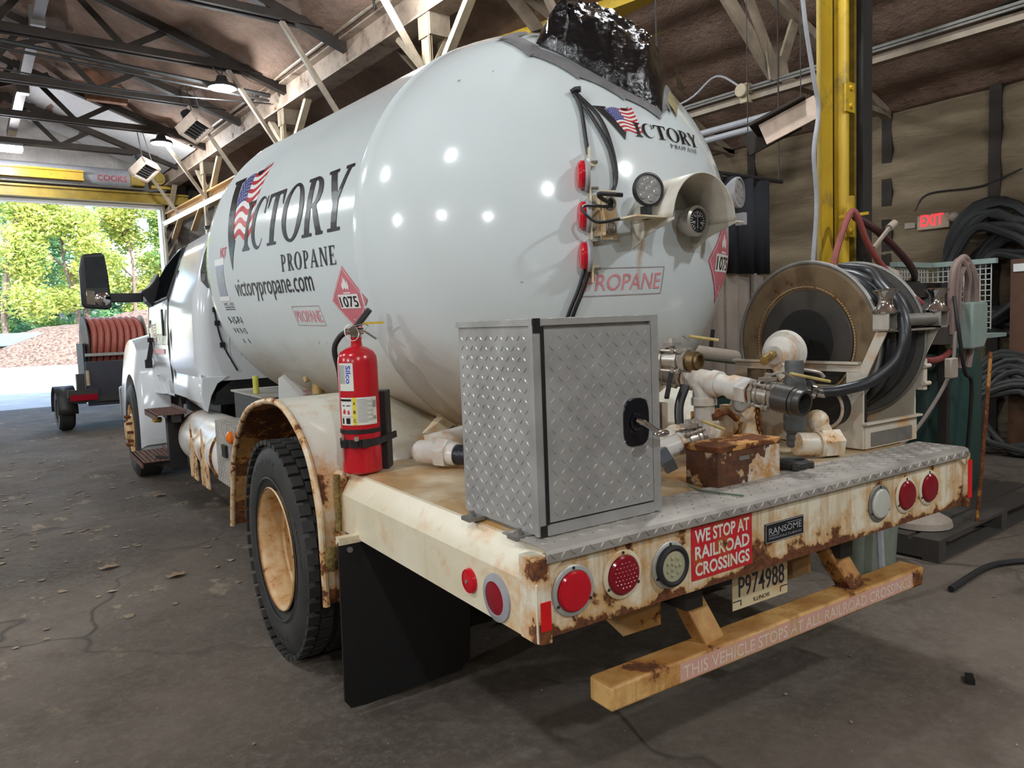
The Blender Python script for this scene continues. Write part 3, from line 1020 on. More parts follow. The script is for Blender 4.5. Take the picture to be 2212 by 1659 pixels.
MB().bar(p0 - d_ * 2 + Vector((.75, 0, -.05)), p0 + d_ * 5 + Vector((.75, 0, -.05)), .2, .2).build('box_beam', M_YELLOW, cr, FB, 0)
MB().tube([q0 + (q0 - q1) * .4, q1], .07, 14).build('cross_pipe', M_YELLOWDK, cr, FB)

# hanging beige box left of the column
hp = thing('hanging_light_hood', 'beige sheet metal hood hanging tilted left of the yellow column', 'hood', (4.5, 3.3, 2.9), FB)
A, B_ = Vector(atb(1648, 292, Y=3.35)), Vector(atb(1768, 228, Y=3.0))
MB().bar(A, B_, .03, .16).build('side_panel', mat('beige_sheet_metal', (0.62, 0.47, 0.38), 0.5), hp, FB, 0)
MB().bar(A + Vector((.22, .3, -.0)), B_ + Vector((.22, .3, 0)), .03, .16).bar(A + Vector((.11, .15, .07)), B_ + Vector((.11, .15, .07)), .5, .02).build('shell', M_TRUSS, hp, FB, 0)
MB().tube([A + Vector((.1, .2, .05)), A + Vector((.1, .2, 1.9))], .004, 6).tube([B_ + Vector((.1, .2, .05)), B_ + Vector((.1, .2, 1.6))], .004, 6).build('hanger_rod', M_DARKSTEEL, hp, FB)

# black valance with clear strips
cu = thing('strip_curtain', 'black cloth valance over clear plastic strips, right of the tank', 'curtain', (6, 4.3, .4), FB)


def wavy(x0, x1, y, z0, z1, n, amp, per):
    rows = []
    for zz in (z0, (z0 + z1) / 2, z1):
        rows.append([(x0 + (x1 - x0) * i / n, y + amp * math.sin(i / n * (x1 - x0) / per * 2 * PI) + .3 * amp * math.sin(i * 1.7), zz) for i in range(n + 1)])
    return MB().grid(rows)


wavy(5.1, 6.55, 4.3, 1.97, 2.86, 60, .045, .24).build('valance', M_CURTAIN, cu, FB, 60, wall=1, solid=.006)
n_ = NB('clear_vinyl_strip')
tr = n_.n('BsdfTransparent')
tr.inputs[0].default_value = (0.78, 0.72, 0.66, 1)
mx = n_.n('MixShader')
mx.inputs[0].default_value = 0.45
n_.out((0.42, 0.36, 0.32), 0.15)
n_.t.links.new(n_.b.outputs[0], mx.inputs[1])
n_.t.links.new(tr.outputs[0], mx.inputs[2])
n_.t.links.new(mx.outputs[0], n_.t.nodes['Material Output'].inputs[0])
for k in range(7):
    wavy(5.1 + k * .2, 5.1 + k * .2 + .22, 4.32 + .02 * (k % 2), .35, 1.98, 8, .02, .2).build('clear_strip', n_.m, cu, FB, 60, wall=1)
MB().tube([(4.95, 4.3, 2.88), (6.8, 4.3, 2.88)], .02, 8).build('rod', M_DARKSTEEL, cu, FB)
MB().tube([(4.98, 4.3, 2.88), (4.98, 4.3, 5.55)], .008, 6).tube([(6.75, 4.3, 2.88), (6.75, 4.3, 4.95)], .008, 6).build('hanger', M_DARKSTEEL, cu, FB)

# wall studs on the foam wall
for i, y in enumerate((-.4, 3.33, 4.5, 6.4)):
    st(MB().bb(HX1 - .14, HX1 - .02, y - .06, y + .06, 0, ROOF(HX1)).build('trim_%d' % (3 + i), M_TRUSS, frame=FB, smooth=0), 'dark wall stud standing out of the foam wall', 'wall stud')
ex = thing('exit_sign', 'glowing red exit sign on the foam wall', 'sign', (9.4, 4.0, 2.5), FB)
P = Vector(atb(2015, 474, X=9.36))
MB().box(P + Vector((.03, 0, 0)), (.06, .36, .22)).build('housing', mat('beige_sign_housing', (0.40, 0.30, 0.22), 0.5), ex, FB, bevel=.01)
decal('lettering', fit_text('EXIT', 0, .25, 0, .135, .006), plane_map(P + Vector((-.006, .135, -.068)), (0, -1, 0), (0, 0, 1)), mat('glowing_red_letters', (0.9, .01, .02), .4, emit=((1, 0.01, 0.02), 2.4)), ex, frame=FB)
MB().sphere(P + Vector((-.0, -.235, .0)), .06, 14).build('lamp_head', M_DUST, ex, FB)
MB().tube([P + Vector((0, .2, .12)), P + Vector((0, .05, .3)), P + Vector((0, -.5, .3)), P + Vector((0, -.9, .42))], .01, 6, smooth=5).build('wire', M_BLACK, ex, FB)
MB().box(P + Vector((.05, .27, -.02)), (.06, .12, .1)).build('junction_box', M_DUST, ex, FB, 0)

# hoses hung on the wall
for k, (px, py, X, r, rr, lab) in enumerate(((2150, 560, 9.2, .52, .05, 'big black hose coil hung on the foam wall right of the exit sign'), (2190, 600, 9.25, .44, .04, 'smaller black hose coil hung on the foam wall by the brown panel'),
                                     (2200, 860, 8.9, .42, .035, 'grey black hose coil hung low at the right edge'), (2185, 905, 8.85, .5, .035, 'wide sagging hose coil lowest at the right edge'))):
    c = Vector(atb(px, py, X=X))
    b = MB()
    rg = random.Random(k)
    for t in range(6):
        ph = rg.random() * 6
        b.tube([c + Vector((-.03 * t + .03 * math.sin(a + ph), (r * (1 - .05 * t) + .05 * math.sin(2 * a + ph)) * math.cos(a), (r * (1.15 - .04 * t) + .05 * math.sin(3 * a + 2 * ph)) * math.sin(a) - .03 * t)) for a in [2 * PI * i / 26 for i in range(26)]], rr, 8, True)
    b.build('hose_coil', M_RUBBER if k < 2 else mat('dusty_hose_rubber', (0.035, 0.035, 0.033), 0.55), frame=FB, label=lab, category='hose', group='hose coils on the foam wall')
b = MB()
c = Vector(atb(2190, 720, X=8.7))
bp = thing('brown_locker', 'rust brown steel locker with white label at the right edge', 'locker', (9.2, 2.7, 0), FB)
MB().bb(8.9, 9.2, 2.3, 3.0, 0, 2.05).build('body', mat('rust_brown_paint', (0.10, 0.042, 0.02), 0.5), bp, FB, 0)
MB().bb(8.88, 8.9, 2.72, 2.97, 1.92, 2.0).build('label_plate', M_WHITEINK, bp, FB, 0)
MB().bb(8.885, 8.9, 2.72, 2.735, .1, 1.9).build('handle', M_DARKSTEEL, bp, FB, 0)

# air compressor
ac = thing('air_compressor', 'dark green air compressor with fan motor and mesh belt guard', 'compressor', (6.1, 2.6, 0), FB)
c = Vector((6.12, 2.62, 0))
tk = MB().lathe([(0, .12), (.2, .13), (.34, .2), (.36, .3), (.36, 1.15), (.34, 1.25), (.2, 1.33), (0, 1.35)], c, (0, 0, 1), 32).build('receiver_tank', M_GREENPAINT, ac, FB)
for a in (0.5, 2.6, 4.7):
    p = c + Vector((.28 * math.cos(a), .28 * math.sin(a), 0))
    MB().bar(p, p + Vector((0, 0, .25)), .06, .06).build('leg', M_GREENPAINT, ac, FB, 0)
MB().bb(5.35, 6.76, 2.3, 2.9, 1.34, 1.37).build('top_plate', M_GREENGREY, ac, FB, 0)
mc = Vector((5.50, 2.30, 1.51))
mo = MB().cyl(mc, mc + Vector((0, .34, 0)), .16, n=28).bb(5.40, 5.66, 2.34, 2.56, 1.66, 1.76).build('motor', M_DARKSTEEL, ac, FB)
b = MB()
for k in range(20):
    a = 2 * PI * k / 20
    b.bar(mc + Vector((.045 * math.cos(a), -.012, .045 * math.sin(a))), mc + Vector((.15 * math.cos(a), -.012, .15 * math.sin(a))), .008, .008)
for r in (.05, .1, .15):
    b.tube([mc + Vector((r * math.cos(2 * PI * i / 24), -.012, r * math.sin(2 * PI * i / 24))) for i in range(24)], .006, 6, True)
b.build('fan_grille', M_DUST, mo, FB)
b = MB()
for k in range(13):
    b.bar((6.1 + .05 * k, 2.88, 1.4), (6.1 + .05 * k, 2.88, 1.92), .007, .007)
    b.bar((6.72, 2.4 + .04 * k, 1.4), (6.72, 2.4 + .04 * k, 1.92), .007, .007)
for k in range(12):
    b.bar((6.1, 2.88, 1.41 + .043 * k), (6.72, 2.88, 1.41 + .043 * k), .007, .007)
    b.bar((6.72, 2.4, 1.41 + .043 * k), (6.72, 2.88, 1.41 + .043 * k), .007, .007)
b.build('belt_guard', mat('pale_mesh_wire', (0.45, 0.46, 0.42), 0.5), ac, FB, 0)
MB().bb(6.09, 6.74, 2.84, 2.9, 1.92, 1.96).bb(6.69, 6.74, 2.36, 2.84, 1.92, 1.96).build('guard_rim', M_GREENGREY, ac, FB, 0)
MB().tube([(5.35, 2.75, 1.86), (5.47, 2.7, 1.86), (5.55, 2.66, 1.84), (5.58, 2.62, 1.76), (5.58, 2.62, 1.3)], .055, 12, smooth=4).cyl((5.58, 2.62, 1.70), (5.58, 2.62, 1.74), .065).build('intake_pipe', M_DUST, ac, FB)
MB().bb(5.75, 6.1, 2.65, 3.0, 1.37, 1.8).build('pump_head', M_BLACK, ac, FB, bevel=.03)

# red hose on the column hook
MB().tube([Vector(atb(px, py, Y=yy)) for px, py, yy in ((1770, 800, 2.6), (1782, 680, 2.6), (1797, 585, 2.6), (1812, 525, 2.6), (1828, 478, 2.59), (1842, 456, 2.57), (1853, 470, 2.55), (1872, 520, 2.53), (1900, 567, 2.5), (1940, 612, 2.45), (1990, 655, 2.35), (2035, 690, 2.3), (2055, 725, 2.27), (2050, 760, 2.25), (2020, 778, 2.2), (1965, 775, 2.15))], .021, 10, smooth=7).build('red_air_hose', M_REDHOSE, frame=FB, label='dull red air hose looped over the hook of the yellow column', category='hose')
MB().tube([HK + Vector((.02, .0, -.04)), HK + Vector((.3, -.05, -.16)), HK + Vector((.9, .0, -.42)), HK + Vector((1.9, .6, -.5))], .026, 10, smooth=6).build('dark_air_hose', mat('dark_red_hose', (0.06, 0.02, 0.02), 0.5), frame=FB, label='dark hose running from the column hook towards the foam wall', category='hose')
MB().bar(Vector(atb(1888, 535, Y=2.5)), Vector(atb(1925, 487, Y=2.5)), .02, .02).cyl(Vector(atb(1920, 493, Y=2.5)), Vector(atb(1932, 482, Y=2.5)), .025).build('air_gun', M_DUST, frame=FB, label='dusty blow gun sticking up beside the yellow column', category='tool')

# switch box on a post with looped cables
sb = thing('switch_box', 'pale green grey switch box on a post behind the hose reel', 'switch box', (6.3, 2.1, 0), FB)
c = Vector(atb(2118, 702, Y=2.1))
MB().prism([(-.13, -.16), (.07, -.16), (.13, -.1), (.13, .16), (-.13, .16)], c, (1, 0, 0), (0, 0, 1), (0, .18, 0)).build('box', M_GREENGREY, sb, FB, bevel=.015)
MB().bb(c.x - .32, c.x - .14, c.y + .1, c.y + .2, c.z - .12, c.z + .2).build('backboard', mat('dark_board', (0.05, 0.04, 0.035), 0.7), sb, FB, 0)
MB().bb(c.x - .03, c.x + .03, c.y + .2, c.y + .26, 0, c.z + .3).build('post', M_DARKSTEEL, sb, FB, 0)
for k, (dx, h, w0) in enumerate(((-.12, .44, .1), (-.06, .46, .16), (.0, .42, .12))):
    MB().tube([c + Vector((dx - .1, .1, -.05)), c + Vector((dx - .16, .08, .2)), c + Vector((dx - .17, .06, h - .06)), c + Vector((dx - .08, .05, h)), c + Vector((dx + .04, .05, h - .1)), c + Vector((dx + w0, .08, .22)), c + Vector((dx + w0 + .05, .1, .0)), c + Vector((dx + w0, .12, -.3))], .022, 8, smooth=6).build('cable_loop', mat('dusty_pink_cable', (0.28, 0.20, 0.18), 0.6), sb, FB)
MB().tube([c + Vector((-.3, .05, .2)), c + Vector((-.36, 0, 0)), c + Vector((-.25, 0, -.3)), c + Vector((.0, .05, -.45)), c + Vector((.02, .1, -1.2))], .013, 8, smooth=6).build('supply_cable', M_RUBBER, sb, FB)
c2 = Vector(atb(2055, 795, Y=1.9))
MB().box(c2, (.1, .04, .12)).build('socket_box', M_DUST, frame=FB, bevel=.008, label='small pale socket box left below the switch box', category='socket')
MB().tube([c2 + Vector((-.75, .1, -.45)), c2 + Vector((-.4, .05, -.36)), c2 + Vector((.1, .05, -.05)), c2 + Vector((.3, .1, .2))], .011, 8, smooth=6).build('sagging_cable', mat('dusty_brown_cable', (0.16, 0.13, 0.11), 0.6), frame=FB, label='dusty cable sagging from the compressor to the switch box', category='cable')
MB().tube([Vector(atb(2140, 760, Y=2.0)), Vector(atb(2130, 900, Y=2.0)), Vector(atb(2118, 1108, Y=2.0)) + Vector((0, .02, -.06))], .012, 6).build('thin_rod', M_RUST, frame=FB, label='thin brown rod standing on the pallet', category='rod')

# pallet, sack, drum, things on the floor
pa = thing('pallet', 'dark wooden pallet on the floor at the right', 'pallet', (6.1, 2.5, 0), FB)
MW = mat('grimy_wood', (0.055, 0.047, 0.04), 0.8)
for k in range(3):
    MB().bb(4.85, 6.9, 2.0 + .19 * k, 2.0 + .19 * k + .16, .125, .145).build('deck_board', MW, pa, FB, 0)
for x in (4.9, 5.9, 6.85):
    MB().bb(x - .05, x + .05, 2.0, 2.55, .02, .125).build('stringer', MW, pa, FB, 0)
for y in (2.05, 2.5):
    MB().bb(4.85, 6.9, y - .05, y + .05, 0, .02).build('bottom_board', MW, pa, FB, 0)
MB().lathe([(.0, .15), (.2, .152), (.19, .19), (.1, .24), (.04, .25), (0, .25)], (5.15, 2.25, 0), (0, 0, 1), 20).build('flat_lump', M_DUST, frame=FB, label='grey brown lump lying on the pallet corner', category='lump')
dr = thing('plastic_bin', 'pale green plastic bin behind the step bumper', 'bin', (4.4, 2.3, 0), FB)
MB().lathe([(0, .0), (.2, .0), (.235, .62), (.25, .62), (.25, .66), (.225, .66), (.19, .03), (0, .03)], (4.45, 2.3, 0), (0, 0, 1), 28).build('shell', mat('pale_green_plastic', (0.22, 0.25, 0.20), 0.5), dr, FB)
MB().tube([(4.25, 2.1, .64), (4.2, 2.05, .3), (4.17, 2.02, .02)], .022, 8).build('grey_pipe', M_GREY, frame=FB, label='grey pipe leaning against the pale green bin', category='pipe')
MB().tube([(4.4, 1.75, .02), (5.0, 1.75, .02), (5.4, 1.55, .02), (5.9, 1.5, .02), (7.0, 1.4, .02)], .018, 8, smooth=6).build('floor_cable', M_RUBBER, frame=FB, label='black cable lying on the floor in front of the pallet', category='cable')
MB().bb(6.75, 7.05, 2.6, 2.7, 0, .06).build('wood_block', M_DUST, frame=FB, smooth=0, label='short wood block on the floor right of the pallet', category='block')
MB().tube([(7.3, 3.1, .04), (8.2, 3.2, .04)], .04, 10).build('pipe_length', M_DARKSTEEL, frame=FB, label='short dark pipe on the floor near the wall hoses', category='pipe')
# bench and pipe behind the plumbing
be = thing('green_workbench', 'green workbench with cluttered shelf behind the plumbing', 'workbench', (4.5, 3.4, 0), FB)
MB().bb(4.0, 5.0, 3.1, 3.7, 1.05, 1.12).build('top', M_GREENPAINT, be, FB, 0)
for x in (4.05, 4.95):
    for y in (3.15, 3.65):
        MB().bb(x - .03, x + .03, y - .03, y + .03, 0, 1.05).build('leg', M_GREENPAINT, be, FB, 0)
MB().bb(4.05, 4.95, 3.12, 3.16, .75, 1.05).build('apron', M_GREENPAINT, be, FB, 0)
MB().tube([Vector(atb(1480, 758, Y=3.3)), Vector(atb(1588, 772, Y=3.3))], .05, 14).build('grey_tube', M_DUST, frame=FB, label='grey cardboard tube lying on the green workbench', category='tube')
MB().bar(Vector(atb(1540, 712, Y=3.3)), Vector(atb(1534, 762, Y=3.3)), .02, .02).build('black_stick', M_BLACK, frame=FB, label='thin black stick standing up behind the yellow valve lever', category='stick')

# scraps on the floor
rg = random.Random(11)
b = MB()
for i in range(420):
    if i < 300:
        x, y = rg.uniform(-1.0, 1.7), rg.uniform(4.5, 12)
    else:
        x, y = rg.uniform(-1, 6), rg.uniform(.6, 5)
    s = rg.uniform(.008, .04) if i < 300 else rg.uniform(.003, .011)
    a = rg.random() * 6
    pts = [(x + s * rg.uniform(.5, 1.2) * math.cos(a + t), y + s * rg.uniform(.5, 1.2) * math.sin(a + t), .003 + rg.random() * .006) for t in (0, 1.2, 2.3, 3.6, 5)]
    b.poly(pts)
tag(b.build('paint_flakes', mat('pale_flakes', (0.30, 0.23, 0.15), 0.8, var=.5, scale=3), frame=FB, smooth=0, wall=1), 'scattered pale paint flakes and dry leaf scraps on the floor', 'debris', kind='stuff')
for k, (px, py, lab) in enumerate(((233, 1226, 'single curled tan leaf on the open floor left of the rear wheel'), (380, 1243, 'small dry leaf on the floor between single leaf and rear wheel'), (345, 1070, 'pale dry leaf on the floor before the front wheel'))):
    p = Vector(atb(px, py, Z=.012))
    MB().grid([[p + Vector((-.05, -.02, .0)), p + Vector((0, -.035, .012)), p + Vector((.05, -.01, .0))], [p + Vector((-.06, .02, .01)), p + Vector((0, .01, -.004)), p + Vector((.06, .02, .012))], [p + Vector((-.03, .04, .0)), p + Vector((0, .05, .012)), p + Vector((.04, .04, 0))]]).build('dry_leaf', mat('dry_leaf', (0.32, 0.21, 0.12), 0.7), frame=FB, wall=1, label=lab, category='leaf', group='dry leaves on the floor')
MB().box(Vector(atb(1745 + 350, 1466, Z=.012)), (.07, .03, .02), rotm(0, 0, .5)).build('dark_scrap', M_BLACK, frame=FB, label='small black scrap on the floor at the lower right', category='scrap')
# ------------------------------------------------------------------ outside
st(MB().bb(-70, 70, HY1 + .3, 160, -.25, -.02).build('ground', M_YARD, frame=FB, smooth=0), 'sunlit pale gravel yard outside the door', 'ground')
rg = random.Random(5)
rows = []
for i in range(41):
    row = []
    for j in range(41):
        u, v = i / 40 * 2 - 1, j / 40 * 2 - 1
        r = math.hypot(u, v)
        h = max(0, 1 - r ** 1.6) * 3.2 * (1 + .12 * math.sin(u * 7 + v * 3)) + (.12 * rg.random() if r < 1 else 0)
        row.append((11.2 + u * 11, 58.5 + v * 5.5, -.03 + h))
    rows.append(row)
MB().grid(rows).build('wood_chip_mound', M_CHIPS, frame=FB, smooth=80, wall=1, label='large heap of pale wood chips in front of the trees', category='mound')
MB().bb(3.2, 5.9, 56.4, 57.6, 1.25, 2.05).build('blue_dumpster', mat('faded_blue_paint', (0.12, 0.28, 0.42), 0.5), frame=FB, bevel=.05, label='low faded blue skip at the left edge of the yard', category='skip')
h = thing('pale_building', 'pale building seen through the trees beside the mirror', 'building', (11.9, 84, 0), FB)
MB().bb(10.3, 13.6, 84, 90, 0, 5.3).build('wall', mat('pale_siding', (0.5, 0.5, 0.58), 0.7), h, FB, 0)
MB().bb(10.0, 13.9, 83.7, 90.3, 5.3, 5.6).build('roof', mat('grey_roof', (0.25, 0.25, 0.27), 0.7), h, FB, 0)
MB().bb(2.2, 3.6, 66, 66.8, 1.6, 3.2).bb(2.3, 3.5, 66.1, 66.7, 0, 1.6).build('orange_machine', mat('faded_orange_paint', (0.6, 0.18, 0.06), 0.5), frame=FB, bevel=.1, label='orange machine half hidden among the trees at the left edge', category='machine')


def leaf_mat(name, cols):
    n = NB(name)
    oi = n.noise(0.55, 3)
    fine = n.noise(2.5, 2)
    c = n.mix(n.ramp(oi, 0.38, 0.62), cols[0], cols[1])
    c = n.mix(n.ramp(fine, 0.52, 0.68), c, cols[2])
    m = n.out(c, 0.6)
    n.put(n.b.inputs['Transmission Weight'], 0.0)
    tl = n.n('BsdfTranslucent')
    n.put(tl.inputs[0], c)
    ad = n.n('MixShader')
    ad.inputs[0].default_value = 0.4
    n.t.links.new(n.b.outputs[0], ad.inputs[1])
    n.t.links.new(tl.outputs[0], ad.inputs[2])
    n.t.links.new(ad.outputs[0], n.t.nodes['Material Output'].inputs[0])
    return m


LEAF = [leaf_mat('yellow_green_leaves', ((0.30, 0.42, 0.11), (0.48, 0.54, 0.15), (0.70, 0.62, 0.16))),
        leaf_mat('fresh_green_leaves', ((0.17, 0.33, 0.11), (0.32, 0.46, 0.15), (0.50, 0.54, 0.15))),
        leaf_mat('blue_green_leaves', ((0.08, 0.23, 0.13), (0.18, 0.38, 0.20), (0.34, 0.46, 0.18)))]
M_BARK = mat('grey_brown_bark', (0.16, 0.12, 0.10), 0.9, var=.3, scale=6)


def leaf_cloud(blobs, n, size, seed):
    R = np.random.default_rng(seed)
    w = np.array([b[3] ** 3 for b in blobs])
    idx = R.choice(len(blobs), n, p=w / w.sum())
    B = np.array(blobs)[idx]
    d = R.normal(size=(n, 3))
    d /= np.linalg.norm(d, axis=1)[:, None]
    c = B[:, :3] + d * (B[:, 3:4] * R.random((n, 1)) ** 0.45) * np.array([1, 1, .8])
    u = R.normal(size=(n, 3))
    u[:, 2] *= .5
    u /= np.linalg.norm(u, axis=1)[:, None]
    q = R.normal(size=(n, 3))
    v = np.cross(u, q)
    v /= np.linalg.norm(v, axis=1)[:, None]
    s = size * (.6 + .8 * R.random((n, 1)))
    a, b_ = u * s, v * s * .42
    V = np.stack([c - a, c + b_, c + a, c - b_], 1).reshape(-1, 3)
    mb = MB()
    mb.v = [tuple(x) for x in V]
    mb.f = [(4 * i, 4 * i + 1, 4 * i + 2, 4 * i + 3) for i in range(n)]
    return mb


def make_tree(x, y, h, spread, mt, seed, label, name='tree', low=.28):
    rg = random.Random(seed)
    t = thing(name, label, 'tree', (x, y, 0), FB, 'trees beyond the yard')
    tr_ = [(x, y, -.05), (x + rg.uniform(-.3, .3), y, h * .3), (x + rg.uniform(-.6, .6), y + rg.uniform(-.4, .4), h * .6), (x + rg.uniform(-.8, .8), y, h * .92)]
    P = spline([Vector(p) for p in tr_], 5)
    b = MB().tube(P, [max(.04, .24 * (1 - i / len(P)) * h / 13) for i in range(len(P))], 8)
    blobs = []
    for k in range(13):
        f = low + (1 - low) * (k + .5) / 13
        p = P[min(len(P) - 1, int(f * .92 * (len(P) - 1)))]
        a = rg.random() * 6.3
        rr = spread * (1 - .55 * abs(f - .5)) * rg.uniform(.35, 1)
        q = Vector((p.x + rr * math.cos(a), p.y + rr * math.sin(a) * .8, f * h + rg.uniform(-.4, .8)))
        b.tube([p, p.lerp(q, .5) + Vector((0, 0, .2)), q], [.07, .05, .03], 6)
        blobs.append((q.x, q.y, q.z, spread * rg.uniform(.36, .62)))
    b.build('trunk', M_BARK, t, FB)
    leaf_cloud(blobs, 8500, .18, seed).build('crown', mt, t, FB, 0, wall=1)
    return t


TREES = [(4.6, 66, 13.5, 3.2, 0, 'yellow green tree at the left edge of the doorway'), (7.2, 74, 17, 3.6, 2, 'tall blue green tree in the upper left of the doorway'),
         (9.3, 67, 13, 3.0, 0, 'yellow green tree left of the truck mirror'), (11.6, 76, 17.5, 3.6, 1, 'tall green tree rising above the truck mirror'),
         (14.2, 70, 13.6, 2.8, 0, 'light yellow green tree right above the mirror'), (17.0, 72, 16, 2.6, 1, 'slender green tree with visible trunk beside the door jamb'),
         (2.0, 76, 16, 3.4, 1, 'green tree mostly beyond the left edge of the photo'), (20.3, 78, 17, 3.4, 0, 'yellow green tree just hidden behind the door jamb')]
for k, (x, y, h, s, mi, l) in enumerate(TREES):
    make_tree(x, y, h, s, LEAF[mi], 40 + k, l)
for k, (x, y, h, s, mi, l) in enumerate(((15.8, 60, 3.0, 1.9, 2, 'bright green bush right of the chip heap'), (17.8, 63, 4.4, 2.0, 2, 'green bush below the mirror arm'), (6.2, 69, 3.4, 1.7, 2, 'blue green bush left of the chip heap'), (3.6, 70, 4.2, 2.0, 1, 'green bush at the left edge of the yard'), (9.0, 72, 4.0, 2.0, 1, 'green bush behind the chip heap'), (13.2, 71.5, 4.2, 2.0, 2, 'green bush behind the top of the chip heap'))):
    rg = random.Random(k)
    t = thing('bush', l, 'bush', (x, y, 0), FB, 'bushes along the tree line')
    MB().tube([(x, y, -.05), (x + .2, y, h * .6)], .05, 6).tube([(x, y, -.05), (x - .4, y, h * .55)], .04, 6).build('stem', M_BARK, t, FB)
    leaf_cloud([(x + rg.uniform(-1, 1) * s, y + rg.uniform(-.6, .6) * s, h * rg.uniform(.25, .75), s * rg.uniform(.4, .65)) for _ in range(8)], 3600, .15, 90 + k).build('foliage', LEAF[mi], t, FB, 0, wall=1)
# woodland floor and far tree line closing the view
tag(leaf_cloud([(x, 84 + random.uniform(-2, 2), random.uniform(1, 9), 2.6) for x in range(-2, 40, 2)] + [(x, 86, 4, 3) for x in range(-2, 40, 3)], 16000, .34, 7).build('far_foliage', LEAF[2], frame=FB, smooth=0, wall=1), 'dark green foliage of the woods far behind the trees', 'foliage', kind='stuff')


# ------------------------------------------------------------------ hose trailer parked by the cab
tl = thing('hose_trailer', 'small dark trailer with a coil of red hose beside the cab', 'trailer', (2.3, 15.0, 0), FB)
TX, TYY = 2.0, 15.0
p_w = Vector(atb(163, 930, Z=0))
TX, TYY = p_w.x, p_w.y + .1
for k, dx in enumerate((0, 1.75)):
    wx = TX - .12 + dx
    wh = sub('wheel', tl)
    MB().lathe([(.2, -.11), (.31, -.12), (.35, -.08), (.355, 0), (.35, .08), (.31, .12), (.2, .11)], (wx, TYY, .36), (1, 0, 0), 28).build('tyre', M_RUBBER, wh, FB)
    MB().lathe([(0, -.06), (.12, -.06), (.2, -.1), (.2, .1), (0, .1)], (wx, TYY, .36), (1, 0, 0), 20).build('rim', M_GREYSTEEL, wh, FB)
    MB().grid([[(wx - .15, TYY + .44 * math.cos(a), .36 + .42 * math.sin(a)) for a in np.linspace(-.1, PI + .1, 14)], [(wx + .15, TYY + .44 * math.cos(a), .36 + .42 * math.sin(a)) for a in np.linspace(-.1, PI + .1, 14)]]).build('mudguard', M_DARKSTEEL, wh, FB, wall=1, solid=.01)
MB().bb(TX - .05, TX + 1.8, TYY - .75, TYY + 1.2, .52, .62).build('bed', M_DARKSTEEL, tl, FB, 0)
MB().bb(TX + .15, TX + 1.5, TYY - .7, TYY - .66, .45, 1.2).build('tailboard', mat('blue_black_paint', (0.022, 0.022, 0.032), 0.45), tl, FB, bevel=.01)
MB().bb(TX + .0, TX + .12, TYY - .72, TYY - .6, .5, 1.0).build('post', M_DARKSTEEL, tl, FB, 0)
MB().bb(TX - .15, TX + .3, TYY - .78, TYY - .72, .62, .74).build('lamp_bar', M_DARKSTEEL, tl, FB, 0)
MB().bb(TX - .12, TX + .28, TYY - .8, TYY - .78, .56, .66).build('tail_lamp', M_DARKREDLENS, tl, FB, 0)
MB().cyl((TX + .16, TYY - .76, .8), (TX + .16, TYY - .76, 1.05), .03).build('cylinder', M_TANLT, tl, FB)
MB().bb(TX + .2, TX + .24, TYY - .2, TYY + .5, .6, 1.5).bb(TX + 1.3, TX + 1.34, TYY - .2, TYY + .5, .6, 1.5).build('reel_stand', M_RUBBER, tl, FB, 0)
rcz = 1.48
for x in (TX + .27, TX + 1.2):
    MB().cyl((x, TYY + .1, rcz), (x + .015, TYY + .1, rcz), .5, n=36).build('reel_flange', M_RUBBER if x < TX + .5 else M_DUST, tl, FB)
b = MB()
for k in range(8):
    r = .43
    x = TX + .36 + .105 * k
    b.tube([(x + .02 * math.sin(3 * a), TYY + .1 + r * math.cos(a), rcz + r * math.sin(a)) for a in np.linspace(0, 2 * PI, 30)[:-1]], .052, 9, True)
b.build('hose', mat('brick_red_hose', (0.33, 0.085, 0.06), 0.45), tl, FB)
MB().cyl((TX + .27, TYY + .1, rcz), (TX + 1.2, TYY + .1, rcz), .36, n=28).build('drum', mat('brick_red_hose', (0.33, 0.085, 0.06), 0.45), tl, FB)
MB().bb(TX + .2, TX + 1.35, TYY - .45, TYY - .4, 1.28, 1.33).build('cross_bar', M_GREYSTEEL, tl, FB, 0)
# ------------------------------------------------------------------ the truck
TK = thing('propane_truck', 'white tank truck with rust streaked rear deck seen from behind', 'truck', (0, 0, 0))
# the tank sits very slightly turned and tilted on the chassis; its own frame starts at the rear weld seam on its axis
TZ, TR, TD, TLEN = 1.981, 1.0, 0.949, 2.242
TF = Matrix(((0.99783, -0.06583, 0.00171, 0.0), (0.06586, 0.99749, -0.02588, 1.594), (0.0, 0.02593, 0.99966, TZ), (0, 0, 0, 1)))


def head_loc(x, z, off=0.002):
    """Point on the rear head, tank frame x and z."""
    q = math.sqrt(max(0.0, TR * TR - x * x - z * z))
    n = Vector((x, -q / TD, z)).normalized()
    return TF @ (Vector((x, -TD * q, z)) + n * off)


def head_pt(x, z, off=0.002):
    return head_loc(x - 0.056, z - 1.961, off)


def top_pt(x, y, off=0.0):
    k = max(0.0, -y / TD)
    q = math.sqrt(max(0.0, TR * TR - x * x - k * k))
    n = Vector((x, -k / TD, q)).normalized()
    return TF @ (Vector((x, y, q)) + n * off)


def side_pt(y, s, off=0.002):
    a = s / TR
    return TF @ Vector((-(TR + off) * math.cos(a), y, (TR + off) * math.sin(a)))


